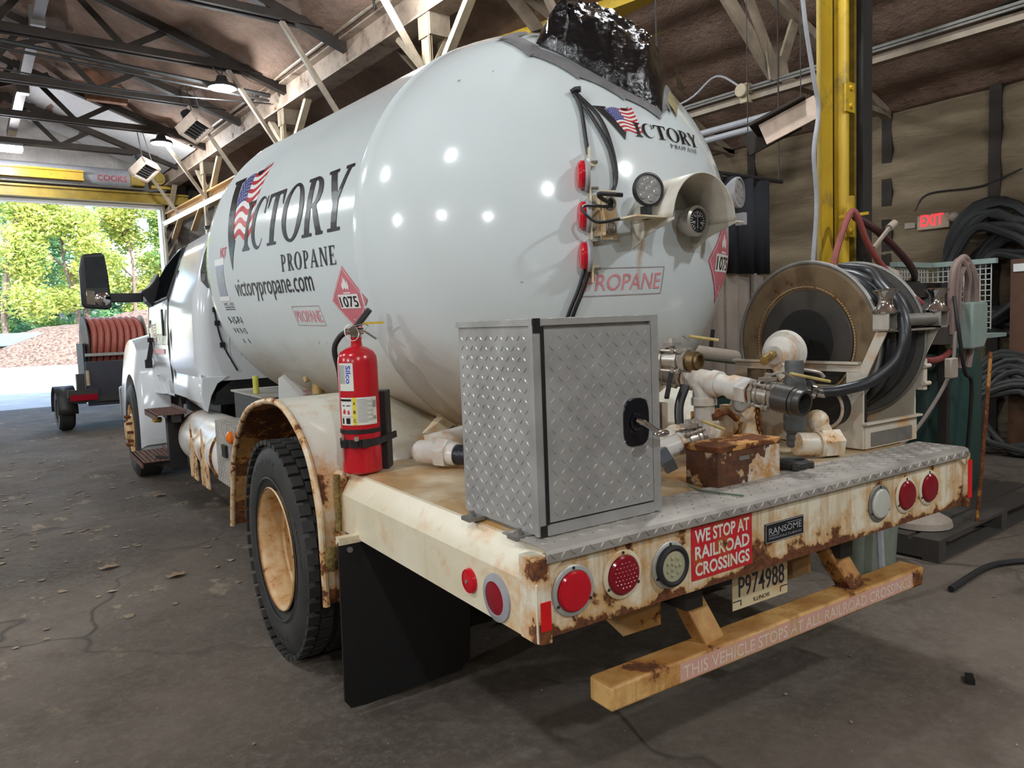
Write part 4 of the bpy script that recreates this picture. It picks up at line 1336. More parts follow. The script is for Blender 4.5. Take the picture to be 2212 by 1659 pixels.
# tank
n_ = NB('tank_gloss_white')
zz = n_.sep()[2]
low = n_.math('DIVIDE', n_.math('SUBTRACT', 1.68, zz), 0.52, True)
dn = n_.noise(2.2, 8, 0.68)
dirt = n_.ramp(n_.math('ADD', n_.math('MULTIPLY', low, 0.72), n_.math('MULTIPLY', dn, 0.42)), 0.38, 0.92)
c = n_.mix(n_.ramp(n_.noise(1.2, 4), 0.3, 0.7), (0.63, 0.685, 0.70), (0.67, 0.73, 0.74))
c = n_.mix(n_.math('MULTIPLY', dirt, 0.95), c, (0.34, 0.235, 0.13))
sp = n_.ramp(n_.noise(16, 4, 0.6), 0.735, 0.75)
c = n_.mix(n_.math('MULTIPLY', sp, 0.6), c, (0.12, 0.11, 0.10))
# rust tears below the gauge
xx, yy = n_.sep()[0], n_.sep()[1]
tear = n_.math('SUBTRACT', 1.0, n_.math('DIVIDE', n_.math('ABSOLUTE', n_.math('ADD', n_.math('SUBTRACT', xx, -0.13), n_.math('MULTIPLY', n_.math('SUBTRACT', n_.noise(7, 3), 0.5), 0.05))), 0.022), True)
tw = n_.math('MULTIPLY', n_.math('SUBTRACT', 1.0, n_.math('DIVIDE', n_.math('ABSOLUTE', n_.math('SUBTRACT', zz, 1.88)), 0.2), True), n_.math('LESS_THAN', yy, 1.0))
c = n_.mix(n_.math('MULTIPLY', n_.math('MULTIPLY', tear, tw), 0.85, True), c, (0.42, 0.24, 0.08))
n_.bump(n_.noise(2.6, 3), 0.05, 0.05)
M_TANK = n_.out(c, n_.math('MULTIPLY_ADD', dirt, 0.35, True), 0.0)
n_.t.nodes['Principled BSDF'].inputs['Roughness'].default_value = .15
for x in n_.t.nodes:
    if x.type == 'MATH' and x.operation == 'MULTIPLY_ADD':
        x.inputs[2].default_value = 0.13
n_.put(n_.b.inputs['Coat Weight'], 0.35)
n_.put(n_.b.inputs['Coat Roughness'], 0.04)
prof = []
for i in range(19):
    a = PI / 2 * i / 18
    prof.append((TR * math.sin(a), -TD * math.cos(a)))
prof += [(TR + .0035, .004), (TR + .0035, .012), (TR, .016), (TR, TLEN - .01), (TR + .0035, TLEN - .005), (TR + .0035, TLEN + .004), (TR, TLEN + .01)]
for i in range(1, 13):
    a = PI / 2 * i / 12
    prof.append((TR * math.cos(a), TLEN + .02 + .5 * math.sin(a)))
tank = MB().lathe(prof, (0, 0, 0), (0, 1, 0), 128).build('tank', M_TANK, TK, TF, smooth=40)

main, second = logo_shapes()
fl = flag_shapes((.105, .222), (.345, .255), (.36, .04), (.195, .03), .012)
for kind in ('side', 'rear'):
    def mapper(o, kind=kind):
        if kind == 'side':
            return lambda x, y: side_pt(2.06 - 1.88 * x, .057 + 2.42 * (y if y < .13 else .13 + (y - .13) * .78), o)
        return lambda x, y: head_loc(-.314 + .551 * x, .371 + .5 * y, o)
    f1, f0, f0b = mapper(.0035), mapper(.0015), mapper(.0025)
    decal('company_lettering', flat2d(main), f1, M_INK, tank, .02)
    decal('company_lettering', flat2d(second), f1, M_INK, tank, .02)
    decal('flag_stripes', flat2d(fl[0]), f0, mat('flag_red', (0.55, 0.04, 0.05), 0.3), tank)
    decal('flag_stripes', flat2d(fl[1]), f0, M_WHITEINK, tank)
    decal('flag_field', flat2d(fl[2]), f0, M_BLUE, tank)
    decal('flag_stars', flat2d(fl[3]), f0b, M_WHITEINK, tank)
decal('web_lettering', fit_text('victorypropane.com', 0, 1.22, 0, .115), lambda x, y: side_pt(1.73 - x, -.205 + y, .003), M_INK, tank, .03)


def propane_sign(mp, w, h, inset, step):
    decal('propane_sign', fit_text('PROPANE', inset, w - inset, h * .2, h * .6, .006 if w > h * 3.3 else .002), mp, M_PINK, tank, step)
    t = .004
    decal('sign_outline', flat2d([rect(0, 0, w, t), rect(0, h - t, w, h), rect(0, 0, t, h), rect(w - t, 0, w, h)]), mp, mat('grey_outline', (0.42, 0.36, 0.36), 0.5), tank, step)


propane_sign(lambda x, y: side_pt(.88 - x, -.39 + y, .002), .37, .11, .02, .03)
propane_sign(lambda x, y: head_loc(-.428 + x, -.272 + y + .025 * x, .002), .367, .112, .015, .03)


def placard(mp, r, step):
    """Hazard diamond with flame, number panel and class figure."""
    decal('hazard_placard', flat2d([[(0, -r), (r, 0), (0, r), (-r, 0)]]), lambda x, y: mp(x, y, .0015), M_PLACARD, tank, step)
    t = .06
    ed = []
    pts = [(0, -r), (r, 0), (0, r), (-r, 0)]
    q = [(x * (1 - t), y * (1 - t)) for x, y in pts]
    q2 = [(x * (1 - t - .025), y * (1 - t - .025)) for x, y in pts]
    ed = [[q[i], q[(i + 1) % 4], q2[(i + 1) % 4], q2[i]] for i in range(4)]
    flame = [(-.17, .30), (-.22, .42), (-.14, .56), (-.13, .47), (-.05, .72), (.0, .60), (.05, .66), (.06, .5), (.13, .58), (.19, .42), (.14, .30), (.05, .36), (.0, .30), (-.06, .38)]
    decal('placard_symbols', flat2d(ed + [[(x * r, y * r) for x, y in flame], rect(-.2 * r, .2 * r, .2 * r, .24 * r)]), lambda x, y: mp(x, y, .003), mat('placard_white', (0.8, 0.74, 0.74), 0.4), tank, step)
    decal('number_panel', flat2d([rect(-.56 * r, -.24 * r, .56 * r, .18 * r)]), lambda x, y: mp(x, y, .003), M_WHITEINK, tank, step)
    decal('number_lettering', fit_text('1075', -.5 * r, .5 * r, -.19 * r, .32 * r, .012), lambda x, y: mp(x, y, .0045), M_INK, tank, step)
    decal('class_lettering', fit_text('2', -.07 * r, .07 * r, -.75 * r, .2 * r), lambda x, y: mp(x, y, .003), mat('placard_white', (0.8, 0.74, 0.74), 0.4), tank)


placard(lambda x, y, o: side_pt(.15 - x * 1.08, -.262 + y * .92, o), .172, .02)
placard(lambda x, y, o: head_loc(.44 + x, -.12 + y, o), .19, .02)
# small inspection lettering at the tank front
lab = lambda y, s: (lambda a, b: side_pt(y - a, s + b, .002))
decal('notice_lettering', fit_text('NQT', 0, .13, 0, .06, .02), lab(1.97, .05), M_REDINK, tank, .03)
decal('data_plate', flat2d([rect(0, 0, .16, .2)]), lab(2.08, -.2), mat('brushed_data_plate', (0.30, 0.33, 0.42), 0.3, 0.5), tank, .03)
decal('paper_label', flat2d([rect(-.02, -.03, .18, .0)]), lab(2.08, -.2), M_WHITEINK, tank, .03)
decal('paper_label', flat2d([rect(-.02, .2, .18, .24)]), lab(2.08, -.2), M_WHITEINK, tank, .03)
decal('inspection_lettering', fit_text('MC-331', 0, .2, 0, .022), lab(2.05, -.262), M_INK, tank, .03)
decal('inspection_lettering', flat2d([rect(0, 0, .2, .006), rect(0, -.015, .2, -.009)]), lab(2.05, -.275), M_INK, tank, .03)
decal('inspection_lettering', fit_text('9-15-P-I', 0, .27, 0, .05, .01), lab(2.08, -.385), M_INK, tank, .03)
decal('inspection_lettering', fit_text('V K 9-15', 0, .26, 0, .04), lab(2.08, -.455), M_INK, tank, .03)
decal('inspection_lettering', fit_text('I  I', 0, .12, 0, .035), lab(2.0, -.53), M_INK, tank, .03)

# marker lamp bracket on the rear head
br = MB().bar((-.352, .70, 1.74), (-.352, .70, 2.26), .006, .05, (.55, .83, 0)).bar((-.345, .69, 1.8), (-.33, .77, 1.8), .04, .02).bar((-.345, .69, 2.2), (-.33, .78, 2.2), .04, .02).build('lamp_bracket', M_CREAM, tank, smooth=0)
for z in (2.155, 2.0, 1.845):
    c = Vector((-.362, .69, z))
    n = Vector((-.83, .52, 0)).normalized()
    MB().lathe([(0, .002), (.062, .002), (.064, .012), (.058, .02), (0, .02)], c, n, 28).build('lamp_base', M_GREY, tank)
    MB().lathe([(0, .02), (.054, .02), (.055, .034), (.045, .044), (0, .05)], c, n, 28).build('marker_lamp', M_REDLENS, tank)
    for dz in (-.05, .05):
        MB().cyl((-.35, .697, z + dz), (-.325, .68, z + dz), .006, n=8).build('bolt', M_GREYSTEEL, tank)
pl = MB().box((-.30, .655, 2.0), (.075, .005, .19), rotm(0, 0, -.1)).build('socket_plate', M_CREAM, tank, smooth=0)
MB().box((-.335, .685, 2.0), (.005, .09, .16), rotm(0, 0, .2)).build('socket_plate', M_CREAM, tank, smooth=0)
for z in (2.045, 1.95):
    MB().tube([(-.295 + .02 * math.cos(a), .648, z + .023 * math.sin(a)) for a in [2 * PI * i / 20 for i in range(20)]], .006, 8, True).build('grommet', M_GREYSTEEL, tank)
    MB().cyl((-.295, .652, z), (-.295, .646, z), .017).build('grommet_hole', M_BLACK if z > 2 else M_DUST, tank)
# cables on the rear head
for pts in ([(-.305, 2.5), (-.31, 2.42), (-.33, 2.3), (-.335, 2.24)], [(-.30, 2.5), (-.25, 2.4), (-.235, 2.28), (-.24, 2.15), (-.28, 2.06)], [(-.31, 2.49), (-.28, 2.4), (-.245, 2.26), (-.25, 2.12), (-.3, 2.08)]):
    MB().tube([head_pt(x, z, .012) for x, z in pts], .0075, 8, smooth=6).build('cable', M_BLACK, tank)
for dx in (0, .018):
    MB().tube([head_pt(-.372 + dx, 1.8, .014), head_pt(-.385 + dx, 1.72, .014), head_pt(-.4 + dx, 1.64, .012), head_pt(-.405 + dx, 1.55, .012)], .0075, 8, smooth=6).build('cable', M_BLACK, tank)
MB().tube([head_pt(-.315, 2.5, .01), head_pt(-.30, 2.505, .02), head_pt(-.285, 2.5, .03)], .012, 8).build('cable_clip', M_BLACK, tank)
# gauge and its hood
gx, gz = .082, 1.985
g0 = head_pt(gx, gz, 0)
gn = Vector((0, -1, 0))
ga = MB().lathe([(.055, -.02), (.055, .01), (.04, .015), (.04, .05), (.058, .052), (.062, .07), (.062, .095), (.05, .1), (.048, .09), (0, .09)], g0, gn, 36).build('level_gauge', M_STEEL, tank)
MB().cyl(g0 + gn * .088, g0 + gn * .092, .048, n=32).build('gauge_dial', M_BLACK, tank)
b = []
for k in range(20):
    a = math.radians(-60 + 300 * k / 19)
    r0, r1 = (.032 if k % 2 else .028), .04
    ca, sa = math.cos(a), math.sin(a)
    w_ = .0012
    b.append([(r0 * ca - w_ * sa, r0 * sa + w_ * ca), (r0 * ca + w_ * sa, r0 * sa - w_ * ca), (r1 * ca + w_ * sa, r1 * sa - w_ * ca), (r1 * ca - w_ * sa, r1 * sa + w_ * ca)])
b.append([(-.0015, -.03), (.0015, -.03), (.0008, .034), (-.0008, .034)])
decal('gauge_marks', flat2d(b), plane_map(g0 + gn * .0935, (1, 0, 0), (0, 0, 1)), M_WHITEINK, tank)
for k, (t, x, z) in enumerate((('20', -.028, -.01), ('40', -.02, .014), ('60', .004, .016), ('80', .016, -.012))):
    decal('gauge_figures', fit_text(t, x, x + .014, z, .009), plane_map(g0 + gn * .0935, (1, 0, 0), (0, 0, 1)), M_WHITEINK, tank)
HYF = .43
xa, xb = at(1455, 472, Y=HYF), at(1588, 472, Y=HYF)
hc, hr = Vector(((xa[0] + xb[0]) / 2, 0, (xa[2] + xb[2]) / 2)), (xb[0] - xa[0]) / 2
rows = []
for i in range(25):
    a = PI * i / 24
    x, z = hc.x - hr * math.cos(a), hc.z + hr * math.sin(a) * 1.02
    rows.append([(x, HYF, z), (x, (HYF + head_pt(x, z, 0).y) / 2, z), (x, head_pt(x, z, 0).y + .004, z)])
hood = MB().grid(rows).build('gauge_hood', mat('hood_cream_paint', (0.62, 0.58, 0.50), 0.4), tank, smooth=60, wall=1, solid=.005)
for sgn in (-1, 1):
    x = hc.x + sgn * hr
    yb = head_pt(x, hc.z, 0).y
    MB().prism([(HYF, hc.z + .02), (yb, hc.z + .02), (yb, hc.z - .1), (HYF + .14, hc.z - .05), (HYF, hc.z - .01)], (x, 0, 0), (0, 1, 0), (0, 0, 1), (.005, 0, 0)).build('hood_skirt', mat('hood_cream_paint', (0.62, 0.58, 0.50), 0.4), tank, smooth=0)
    x0, x1 = (x - .155, x) if sgn < 0 else (x, x + .085)
    MB().bb(x0, x1, HYF + .03, HYF + .16, hc.z + .0, hc.z + .006).build('lamp_shelf', M_CREAM, tank, smooth=0)
    lx = x - .085 if sgn < 0 else x + .01
    lp = Vector(at(1399, 410, Y=HYF + .09)) if sgn < 0 else Vector(at(1592, 416, Y=HYF + .12))
    lx = lp.x
    ln = Vector((-.25, -1, .02)).normalized() if sgn < 0 else Vector((.35, -1, 0)).normalized()
    MB().lathe([(0, -.05), (.035, -.045), (.058, -.015), (.064, .0), (.064, .012), (.056, .014), (.056, .004), (0, .004)], lp, ln, 32).bb(lx - .012, lx + .012, HYF + .08, HYF + .12, hc.z, hc.z + .05).build('work_lamp', M_BLACK if sgn < 0 else M_GREY, tank)
    b = MB().lathe([(0, .006), (.055, .005), (.055, .008), (0, .011)], lp, ln, 28)
    u = ln.orthogonal().normalized()
    v = ln.cross(u)
    for k in range(7):
        a = 2 * PI * k / 6
        q = lp + ln * .008 + (u * math.cos(a) + v * math.sin(a)) * (.034 if k < 6 else 0)
        b.lathe([(.015, 0), (.012, .004), (0, .006)], q, ln, 12)
    b.build('lamp_lens', mat('clear_lamp_lens', (0.42, 0.42, 0.42), 0.12, 0.4), tank)
MB().tube([Vector((hc.x - hr - .1, HYF + .17, hc.z + .1)), Vector((hc.x - hr - .2, .62, hc.z + .1)), Vector((-.28, .66, 2.04))], .009, 8, smooth=5).tube([Vector((hc.x - hr - .16, HYF + .12, hc.z + .0)), Vector((hc.x - hr - .25, .58, hc.z - .01)), Vector((hc.x - hr - .28, .62, hc.z + .05)), Vector((-.28, .65, 2.03))], .006, 8, smooth=5).build('cable', M_BLACK, tank)
# tank saddle and under-tank sill
for s in (-1, 1):
    MB().bb(s * .47 - .02, s * .47 + .02, 1.15, 4.4, .88, 1.16).build('tank_sill', rusty('stained_sill_paint', (0.50, 0.45, 0.38), 0.16, 0.45, 5), TK, smooth=0)

# chassis
for s in (-1, 1):
    MB().bb(s * .43 - .04, s * .43 + .04, .12, 9.0, .62, .88).build('frame_rail', M_DARKSTEEL, TK, smooth=0)
MB().cyl((-.95, 2.08, .52), (.95, 2.08, .52), .075).sphere((0, 2.08, .52), .2, 18).build('rear_axle', M_DARKSTEEL, TK)
MB().cyl((0, 2.3, .55), (0, 6.8, .62), .05).build('drive_shaft', M_DARKSTEEL, TK)
MB().bb(-.8, .8, 5.3, 6.3, .7, 1.15).build('gearbox_mass', M_BLACK, TK, bevel=.05)
MB().cyl((-.9, 7.85, .5), (.9, 7.85, .5), .06).build('front_axle', M_DARKSTEEL, TK)


def tyre_mesh(cx, cy, cz, wdt, R=.53, lug=True):
    h = wdt / 2
    mb = MB().lathe([(.29, -h + .03), (.33, -h + .012), (.40, -h - .004), (.46, -h), (R - .035, -h + .014), (R - .008, -h + .03), (R - .01, 0), (R - .008, h - .03), (R - .035, h - .014), (.46, h), (.40, h + .004), (.33, h - .012), (.29, h - .03)], (cx, cy, cz), (1, 0, 0), 64)
    mb.lathe([(.345, -h - .001), (.35, -h - .004), (.356, -h - .001)], (cx, cy, cz), (1, 0, 0), 64)
    if lug:
        N = 46
        for i in range(N):
            a = 2 * PI * i / N
            for k, (x, w_, st_) in enumerate(((-h + .022, .05, 0), (-h * .36, .055, .5), (h * .36, .055, 0), (h - .022, .05, .5))):
                aa = a + 2 * PI / N * st_
                c = Vector((cx + x, cy + (R - .004) * math.cos(aa), cz + (R - .004) * math.sin(aa)))
                mb.box(c, (w_, .05 if k in (0, 3) else .058, .022), rotm(aa - PI / 2, 0, 0))
    return mb


n_ = NB('tyre_rubber')
n_.bump(n_.noise(60, 4), 0.15, 0.004)
M_TYRE = n_.out(n_.mix(n_.ramp(n_.noise(4, 6), 0.3, 0.7), (0.016, 0.016, 0.016), (0.038, 0.037, 0.035)), 0.62)
M_TYRETXT = mat('raised_tyre_lettering', (0.05, 0.05, 0.05), 0.5)
M_RIM = rusty('rusty_cream_rim', (0.66, 0.47, 0.26), 0.26, 0.0, 12, rough=0.45, stain=(0.46, 0.20, 0.045), grime=.5)
for s in (-1, 1):
    for (xo, inner) in ((1.15, 0), (.85, 1)):
        wh = sub('rear_wheel', TK)
        cx_ = s * xo
        ty = tyre_mesh(cx_, 2.08, .53, .26, lug=not (inner and s > 0)).build('tyre', M_TYRE, wh)
        MB().lathe([(.30, 0.0), (.305, .006), (.295, .012), (.285, .03), (.276, .06), (.272, .12), (.262, .13), (.262, .20), (.25, .22), (.12, .235), (.11, .16), (.085, .15), (0, .15)], (cx_ + s * .13, 2.08, .53), (-s, 0, 0), 56).build('rim', M_RIM, wh)
        if not inner:
            b = MB()
            for k in range(10):
                a = 2 * PI * k / 10
                p = Vector((cx_ - s * .105, 2.08 + .155 * math.cos(a), .53 + .155 * math.sin(a)))
                b.hexa(p, p + Vector((s * .035, 0, 0)), .017)
            b.build('wheel_nuts', M_RUST, wh)
            if s < 0:
                for txt, a0, a1, r in (('MICHELIN', 40, 100, .415), ('11R22.5', 250, 283, .42), ('XDN2', 150, 180, .415)):
                    vf = fit_text(txt, 0, 1, 0, .03)
                    decal('sidewall_lettering', vf, (lambda a0, a1, r: (lambda x, y: Vector((cx_ - .1335 - .0005, 2.08 + (r + y) * math.cos(math.radians(a1 - (a1 - a0) * x) if True else 0) * 1, .53 + (r + y) * math.sin(math.radians(a1 - (a1 - a0) * x))))))(a0, a1, r), M_TYRETXT, wh, .05)
    wh = sub('front_wheel', TK)
    cx_ = s * 1.12
    tyre_mesh(cx_, 7.85, .53, .28, lug=False).build('tyre', M_TYRE, wh)
    MB().lathe([(.29, 0), (.3, .01), (.28, .0), (.27, -.03), (.2, -.05), (.19, .0), (.14, .03), (.12, .03), (.1, .07), (0, .08)], (cx_ + s * .13, 7.85, .53), (s, 0, 0), 40).build('rim', M_RIM, wh)
    b = MB()
    for k in range(10):
        a = 2 * PI * k / 10
        p = Vector((cx_ + s * .13, 7.85 + .165 * math.cos(a), .53 + .165 * math.sin(a)))
        b.hexa(p, p + Vector((s * .07, 0, 0)), .017)
    b.build('wheel_nuts', M_RUST, wh)

# rear fenders
M_FEND = rusty('fender_paint', (0.76, 0.74, 0.64), 0.06, 0.12, 5, spots=[(-1.2, 1.5, .6, .25), (-1.2, 1.47, .42, .2), (-1.2, 1.5, .95, .16), (1.2, 1.5, .6, .3)], spot_gain=.27, rough=.28)
M_LIP = rusty('rusty_fender_lip', (0.74, 0.66, 0.5), 0.4, 0.2, 12)
M_FENDIN = rusty('fender_underside', (0.16, 0.11, 0.08), 0.6, 0.3, 6, rough=.7)
FP = spline([Vector(p) for p in ((1.47, 0, .42), (1.475, 0, .62), (1.50, 0, .86), (1.64, 0, 1.10), (1.98, 0, 1.255), (2.42, 0, 1.225), (2.72, 0, 1.12), (2.98, 0, .90), (3.10, 0, .62), (3.16, 0, .42))], 5)
for s in (-1, 1):
    xo, xi = s * 1.235, s * .56
    rows = [[(xo, p.x, p.z), (xo - s * .02, p.x + (.0 if i else 0), p.z), ((xo + xi) / 2, p.x, p.z + .006), (xi, p.x, p.z)] for i, p in enumerate(FP)]
    fe = MB().grid(rows).build('rear_fender', M_FEND, TK, smooth=60, wall=1)
    md = fe.modifiers.new('solid', 'SOLIDIFY')
    md.thickness = .008
    C0 = Vector((0, 2.3, .5))
    rows = []
    for p in FP:
        q = Vector((0, p.x, p.z)) + (C0 - Vector((0, p.x, p.z))).normalized() * .014
        rows.append([(xo - s * .012, q.y, q.z), (xi + s * .01, q.y, q.z)])
    MB().grid(rows).build('fender_underside', M_FENDIN, fe, smooth=60, wall=1)
    MB().tube([(xo, p.x, p.z - .006) for p in FP], .016, 10).build('fender_lip', M_LIP, fe)
    # skirt between fender and deck
    MB().bb(s * 1.14 - .02, s * 1.14 + .02, 1.44, 1.52, .40, .99).build('fender_post', M_FEND, fe, smooth=0, bevel=.015)
    if s < 0:
        MB().tube([(-1.165, 1.452, .98), (-1.168, 1.45, .9), (-1.165, 1.452, .8), (-1.17, 1.45, .74)], .015, 8, smooth=5).sphere((-1.2, 1.46, .62), .04, 12, (1, .5, 1.4)).build('mud_crust', mat('dry_moss_crust', (0.20, 0.14, 0.04), 0.95, var=.6, scale=60, bump=.9), fe)
# mud flaps
for s in (-1, 1):
    b = MB().prism([(s * 1.235, .735), (s * 1.245, .07), (s * 1.22, .035), (s * 1.15, .03), (s * .70, .045), (s * .65, .09), (s * .62, .735)], (0, 1.28, 0), (1, 0, 0), (0, 0, 1), (0, .012, 0))
    fo = b.build('mud_flap', mat('flap_rubber', (0.010, 0.010, 0.011), 0.5, scale=30), TK, smooth=0)
    MB().bb(min(s * 1.235, s * 1.13), max(s * 1.235, s * 1.13), 1.27, 1.31, .725, .755).build('flap_bracket', M_CREAM, fo, smooth=0)
    MB().cyl((s * 1.19, 1.28, .70), (s * 1.19, 1.27, .70), .012, n=10).build('bolt', M_GREYSTEEL, fo)

# deck
DW = 1.15
M_DECK = rusty('deck_paint', (0.77, 0.71, 0.55), 0.0, 0.12, 4, spots=[(-1.0, 1.5, .985, .35), (-.7, 1.15, .985, .25), (-1.15, 1.5, .8, .18), (-1.15, .08, .8, .22), (.0, .35, .985, .4)], spot_gain=.16, rough=.33, grime=.3, top=(.978, (0.42, 0.24, 0.085), .85))
b = MB()
out = [(-DW, .735), (-DW, .895), (-DW + .02, .93), (-DW + .055, .975), (-DW + .09, .985), (DW - .09, .985), (DW - .055, .975), (DW - .02, .93), (DW, .895), (DW, .735)]
inn = [(DW - .02, .735), (DW - .02, .9), (DW - .1, .955), (-DW + .1, .955), (-DW + .02, .9), (-DW + .02, .735)]
b.prism(out + inn, (0, .0, 0), (1, 0, 0), (0, 0, 1), (0, 1.62, 0))
deck = b.build('deck', M_DECK, TK, smooth=25)
lampx = [(-1.021, .852, 'r'), (-.84, .858, 'd'), (-.65, .846, 'w'), (.472, .850, 'c'), (.657, .853, 'd'), (.827, .857, 'd')]
spots = [(x, .02, z, .15) for x, z, k in lampx] + [(-1.13, .0, .76, .16), (1.12, 0, .78, .2), (0.0, .02, .74, .2), (.2, .02, .74, .15), (-.25, .02, .75, .2)]
M_PANEL = rusty('rear_panel_paint', (0.84, 0.78, 0.62), 0.06, 0.55, 8, spots=spots, spot_gain=.30, rough=.35, stain=(0.60, 0.30, 0.06), zlow=(.73, .775))
b = MB().bb(-DW + .04, DW - .04, .012, .03, .738, .97)
rp = b.build('rear_panel', M_PANEL, TK, smooth=0)
for s in (-1, 1):
    po = MB().prism([(0, .012), (.006, -.002), (.02, -.008), (.042, -.008), (.042, .08), (0, .08)], (s * (DW + .002), 0, .733), (-s, 0, 0), (0, 1, 0), (0, 0, .232)).build('corner_post', rusty('corner_post_paint', (0.76, 0.72, 0.60), 0.12, 0.3, 8, spots=[(s * k, 0, z, d) for s in (-1, 1) for k, z, d in ((1.13, .74, .12), (1.15, .93, .08))], spot_gain=.3), TK, smooth=20)
    MB().bb(min(s * 1.112, s * 1.145), max(s * 1.112, s * 1.145), -.0105, -.008, .77, .85 if s < 0 else .935).build('reflector_tape', M_REFLECT, po, smooth=0)
# black bolts and side lamps
for (px, py, r, m_, z_) in ((1017, 1254, .036, M_REDLENS, 0), (1074, 1291, .05, M_DARKREDLENS, 1)):
    p = Vector(at(px, py, X=-DW))
    so_ = MB().lathe([(0, .0), (r + (.022 if z_ else .003), .0), (r + (.02 if z_ else .003), .006), (r, .012), (r * .95, .006), (0, .006)], p, (-1, 0, 0), 32).build('side_lamp', M_GREY if z_ else M_REDLENS, TK)
    MB().lathe([(0, .004), (r, .004), (r, .009), (r * .8, .013), (0, .015)], p, (-1, 0, 0), 32).build('lens', m_, so_)
    if not z_:
        MB().cyl(p + Vector((-.014, 0, 0)), p + Vector((-.018, 0, 0)), .006, n=8).build('screw', M_STEEL, so_)
for x, z, k in lampx:
    p = Vector((x, .012, z))
    w_ = k in 'rdc'
    la = MB().lathe([(0, .0), (.072, .0), (.073, .004), (.069, .007), (.060, .008), (.058, .005), (0, .005)], p, (0, -1, 0), 40).build('tail_lamp', M_CREAM if k == 'd' else M_GREYSTEEL if k == 'c' else mat('pale_lamp_bezel', (0.5, 0.5, 0.48), 0.4, 0.3), TK)
    if k == 'w':
        MB().lathe([(.045, .006), (.062, .008), (.064, .022), (.055, .026), (.047, .022)], p, (0, -1, 0), 36).build('rubber_ring', M_RUBBER, la)
        b = MB().lathe([(0, .01), (.049, .01), (.049, .02), (0, .021)], p, (0, -1, 0), 32)
        for i in range(10):
            a, rr = (2 * PI * i / 7, .027) if i < 7 else (2 * PI * i / 3, .010)
            b.lathe([(.006, 0), (.005, .004), (0, .006)], p + Vector((rr * math.cos(a), -.0205, rr * math.sin(a))), (0, -1, 0), 10)
        b.build('lens', mat('reverse_lens', (0.42, 0.40, 0.26), 0.2), la)
    else:
        m_ = {'r': M_REDLENS, 'd': M_DARKREDLENS, 'c': M_CLEARLENS}[k]
        b = MB().lathe([(0, .006), (.057, .006), (.058, .012), (.052, .017), (.034, .019), (0, .02)], p, (0, -1, 0), 36)
        if k == 'd' and x < 0:
            for i in range(7):
                for j in range(7):
                    q = Vector(((i - 3) * .013 + (j % 2) * .006, -.0185, (j - 3) * .012))
                    if math.hypot(q.x, q.z) < .042:
                        b.lathe([(.0045, 0), (0, .003)], p + q, (0, -1, 0), 6)
        b.build('lens', m_, la)
    b = MB()
    for i in range(3):
        a = PI / 2 + 2 * PI * i / 3
        q = p + Vector((.0655 * math.cos(a), -.0065, .0655 * math.sin(a)))
        b.cyl(q, q + Vector((0, -.003, 0)), .0045, n=8)
    b.build('screws', M_DARKSTEEL, la)

# diamond plate cap over the rear edge
b = MB()
sec = [(.21, .987), (.21, .992), (.008, .992), (-.006, .986), (-.011, .976), (-.011, .953), (-.006, .953), (-.006, .975), (.0, .983), (.01, .987)]
b.prism(sec, (-1.12, 0, 0), (0, 1, 0), (0, 0, 1), (2.235, 0, 0))
lugs(b, (-1.12, .008, .992), (1, 0, 0), (0, 1, 0), (0, 0, 1), 2.235, .21, .034, .026, .007, .0025)
lugs(b, (-1.12, -.0112, .950), (1, 0, 0), (0, 0, 1), (0, -1, 0), 2.235, .038, .034, .03, .008, .003, 0.002)
b.build('deck_edge_cap', M_ALUDIRTY, TK, smooth=25)
# stickers and plates on the rear panel
yq = .0105
sc = [at(px, py, Y=yq) for px, py in ((1491, 1143), (1623, 1106), (1625, 1215), (1496, 1257))]
sx0, sx1 = (sc[0][0] + sc[3][0]) / 2, (sc[1][0] + sc[2][0]) / 2
sz1, sz0 = (sc[0][2] + sc[1][2]) / 2, (sc[2][2] + sc[3][2]) / 2
sg = MB().bb(sx0, sx1, yq - .001, yq + .002, sz0, sz1).build('crossing_sticker', rusty('red_sticker', (0.60, 0.02, 0.03), 0.06, 0.05, 9, spots=[((sx0 + sx1) / 2, yq, (sz0 + sz1) / 2, .05)], spot_gain=.3, stain=(0.45, 0.12, 0.03)), rp, smooth=0)
W_, H_ = sx1 - sx0, sz1 - sz0
M_STW = rusty('sticker_white', (0.78, 0.76, 0.70), 0.05, 0.06, 9, spots=[((sx0 + sx1) / 2, yq, (sz0 + sz1) / 2, .06)], spot_gain=.3, stain=(0.75, 0.6, 0.3))
for k, t in enumerate(('WE STOP AT', 'RAILROAD', 'CROSSINGS')):
    decal('sticker_lettering', fit_text(t, W_ * .05, W_ * .95, H_ * (.70 - .31 * k), H_ * .24, .03), plane_map((sx0, yq - .002, sz0), (1, 0, 0), (0, 0, 1)), M_STW, rp)
sc = [at(px, py, Y=yq) for px, py in ((1649, 1135), (1733, 1111), (1735, 1148), (1655, 1177))]
nx0, nx1 = (sc[0][0] + sc[3][0]) / 2, (sc[1][0] + sc[2][0]) / 2
nz1, nz0 = (sc[0][2] + sc[1][2]) / 2, (sc[2][2] + sc[3][2]) / 2
MB().bb(nx0, nx1, yq - .003, yq + .002, nz0, nz1).build('maker_plate', mat('black_maker_plate', (0.012, 0.014, 0.018), 0.35), rp, smooth=0)
W_, H_ = nx1 - nx0, nz1 - nz0
pm = plane_map((nx0, yq - .0042, nz0), (1, 0, 0), (0, 0, 1))
M_SILV = mat('silver_lettering', (0.55, 0.56, 0.58), 0.35, 0.4)
decal('plate_lettering', fit_text('RANSOME', W_ * .08, W_ * .94, H_ * .42, H_ * .34, .01), pm, M_SILV, rp)
decal('plate_lettering', fit_text('MANUFACTURING', W_ * .08, W_ * .94, H_ * .16, H_ * .12), pm, M_SILV, rp)
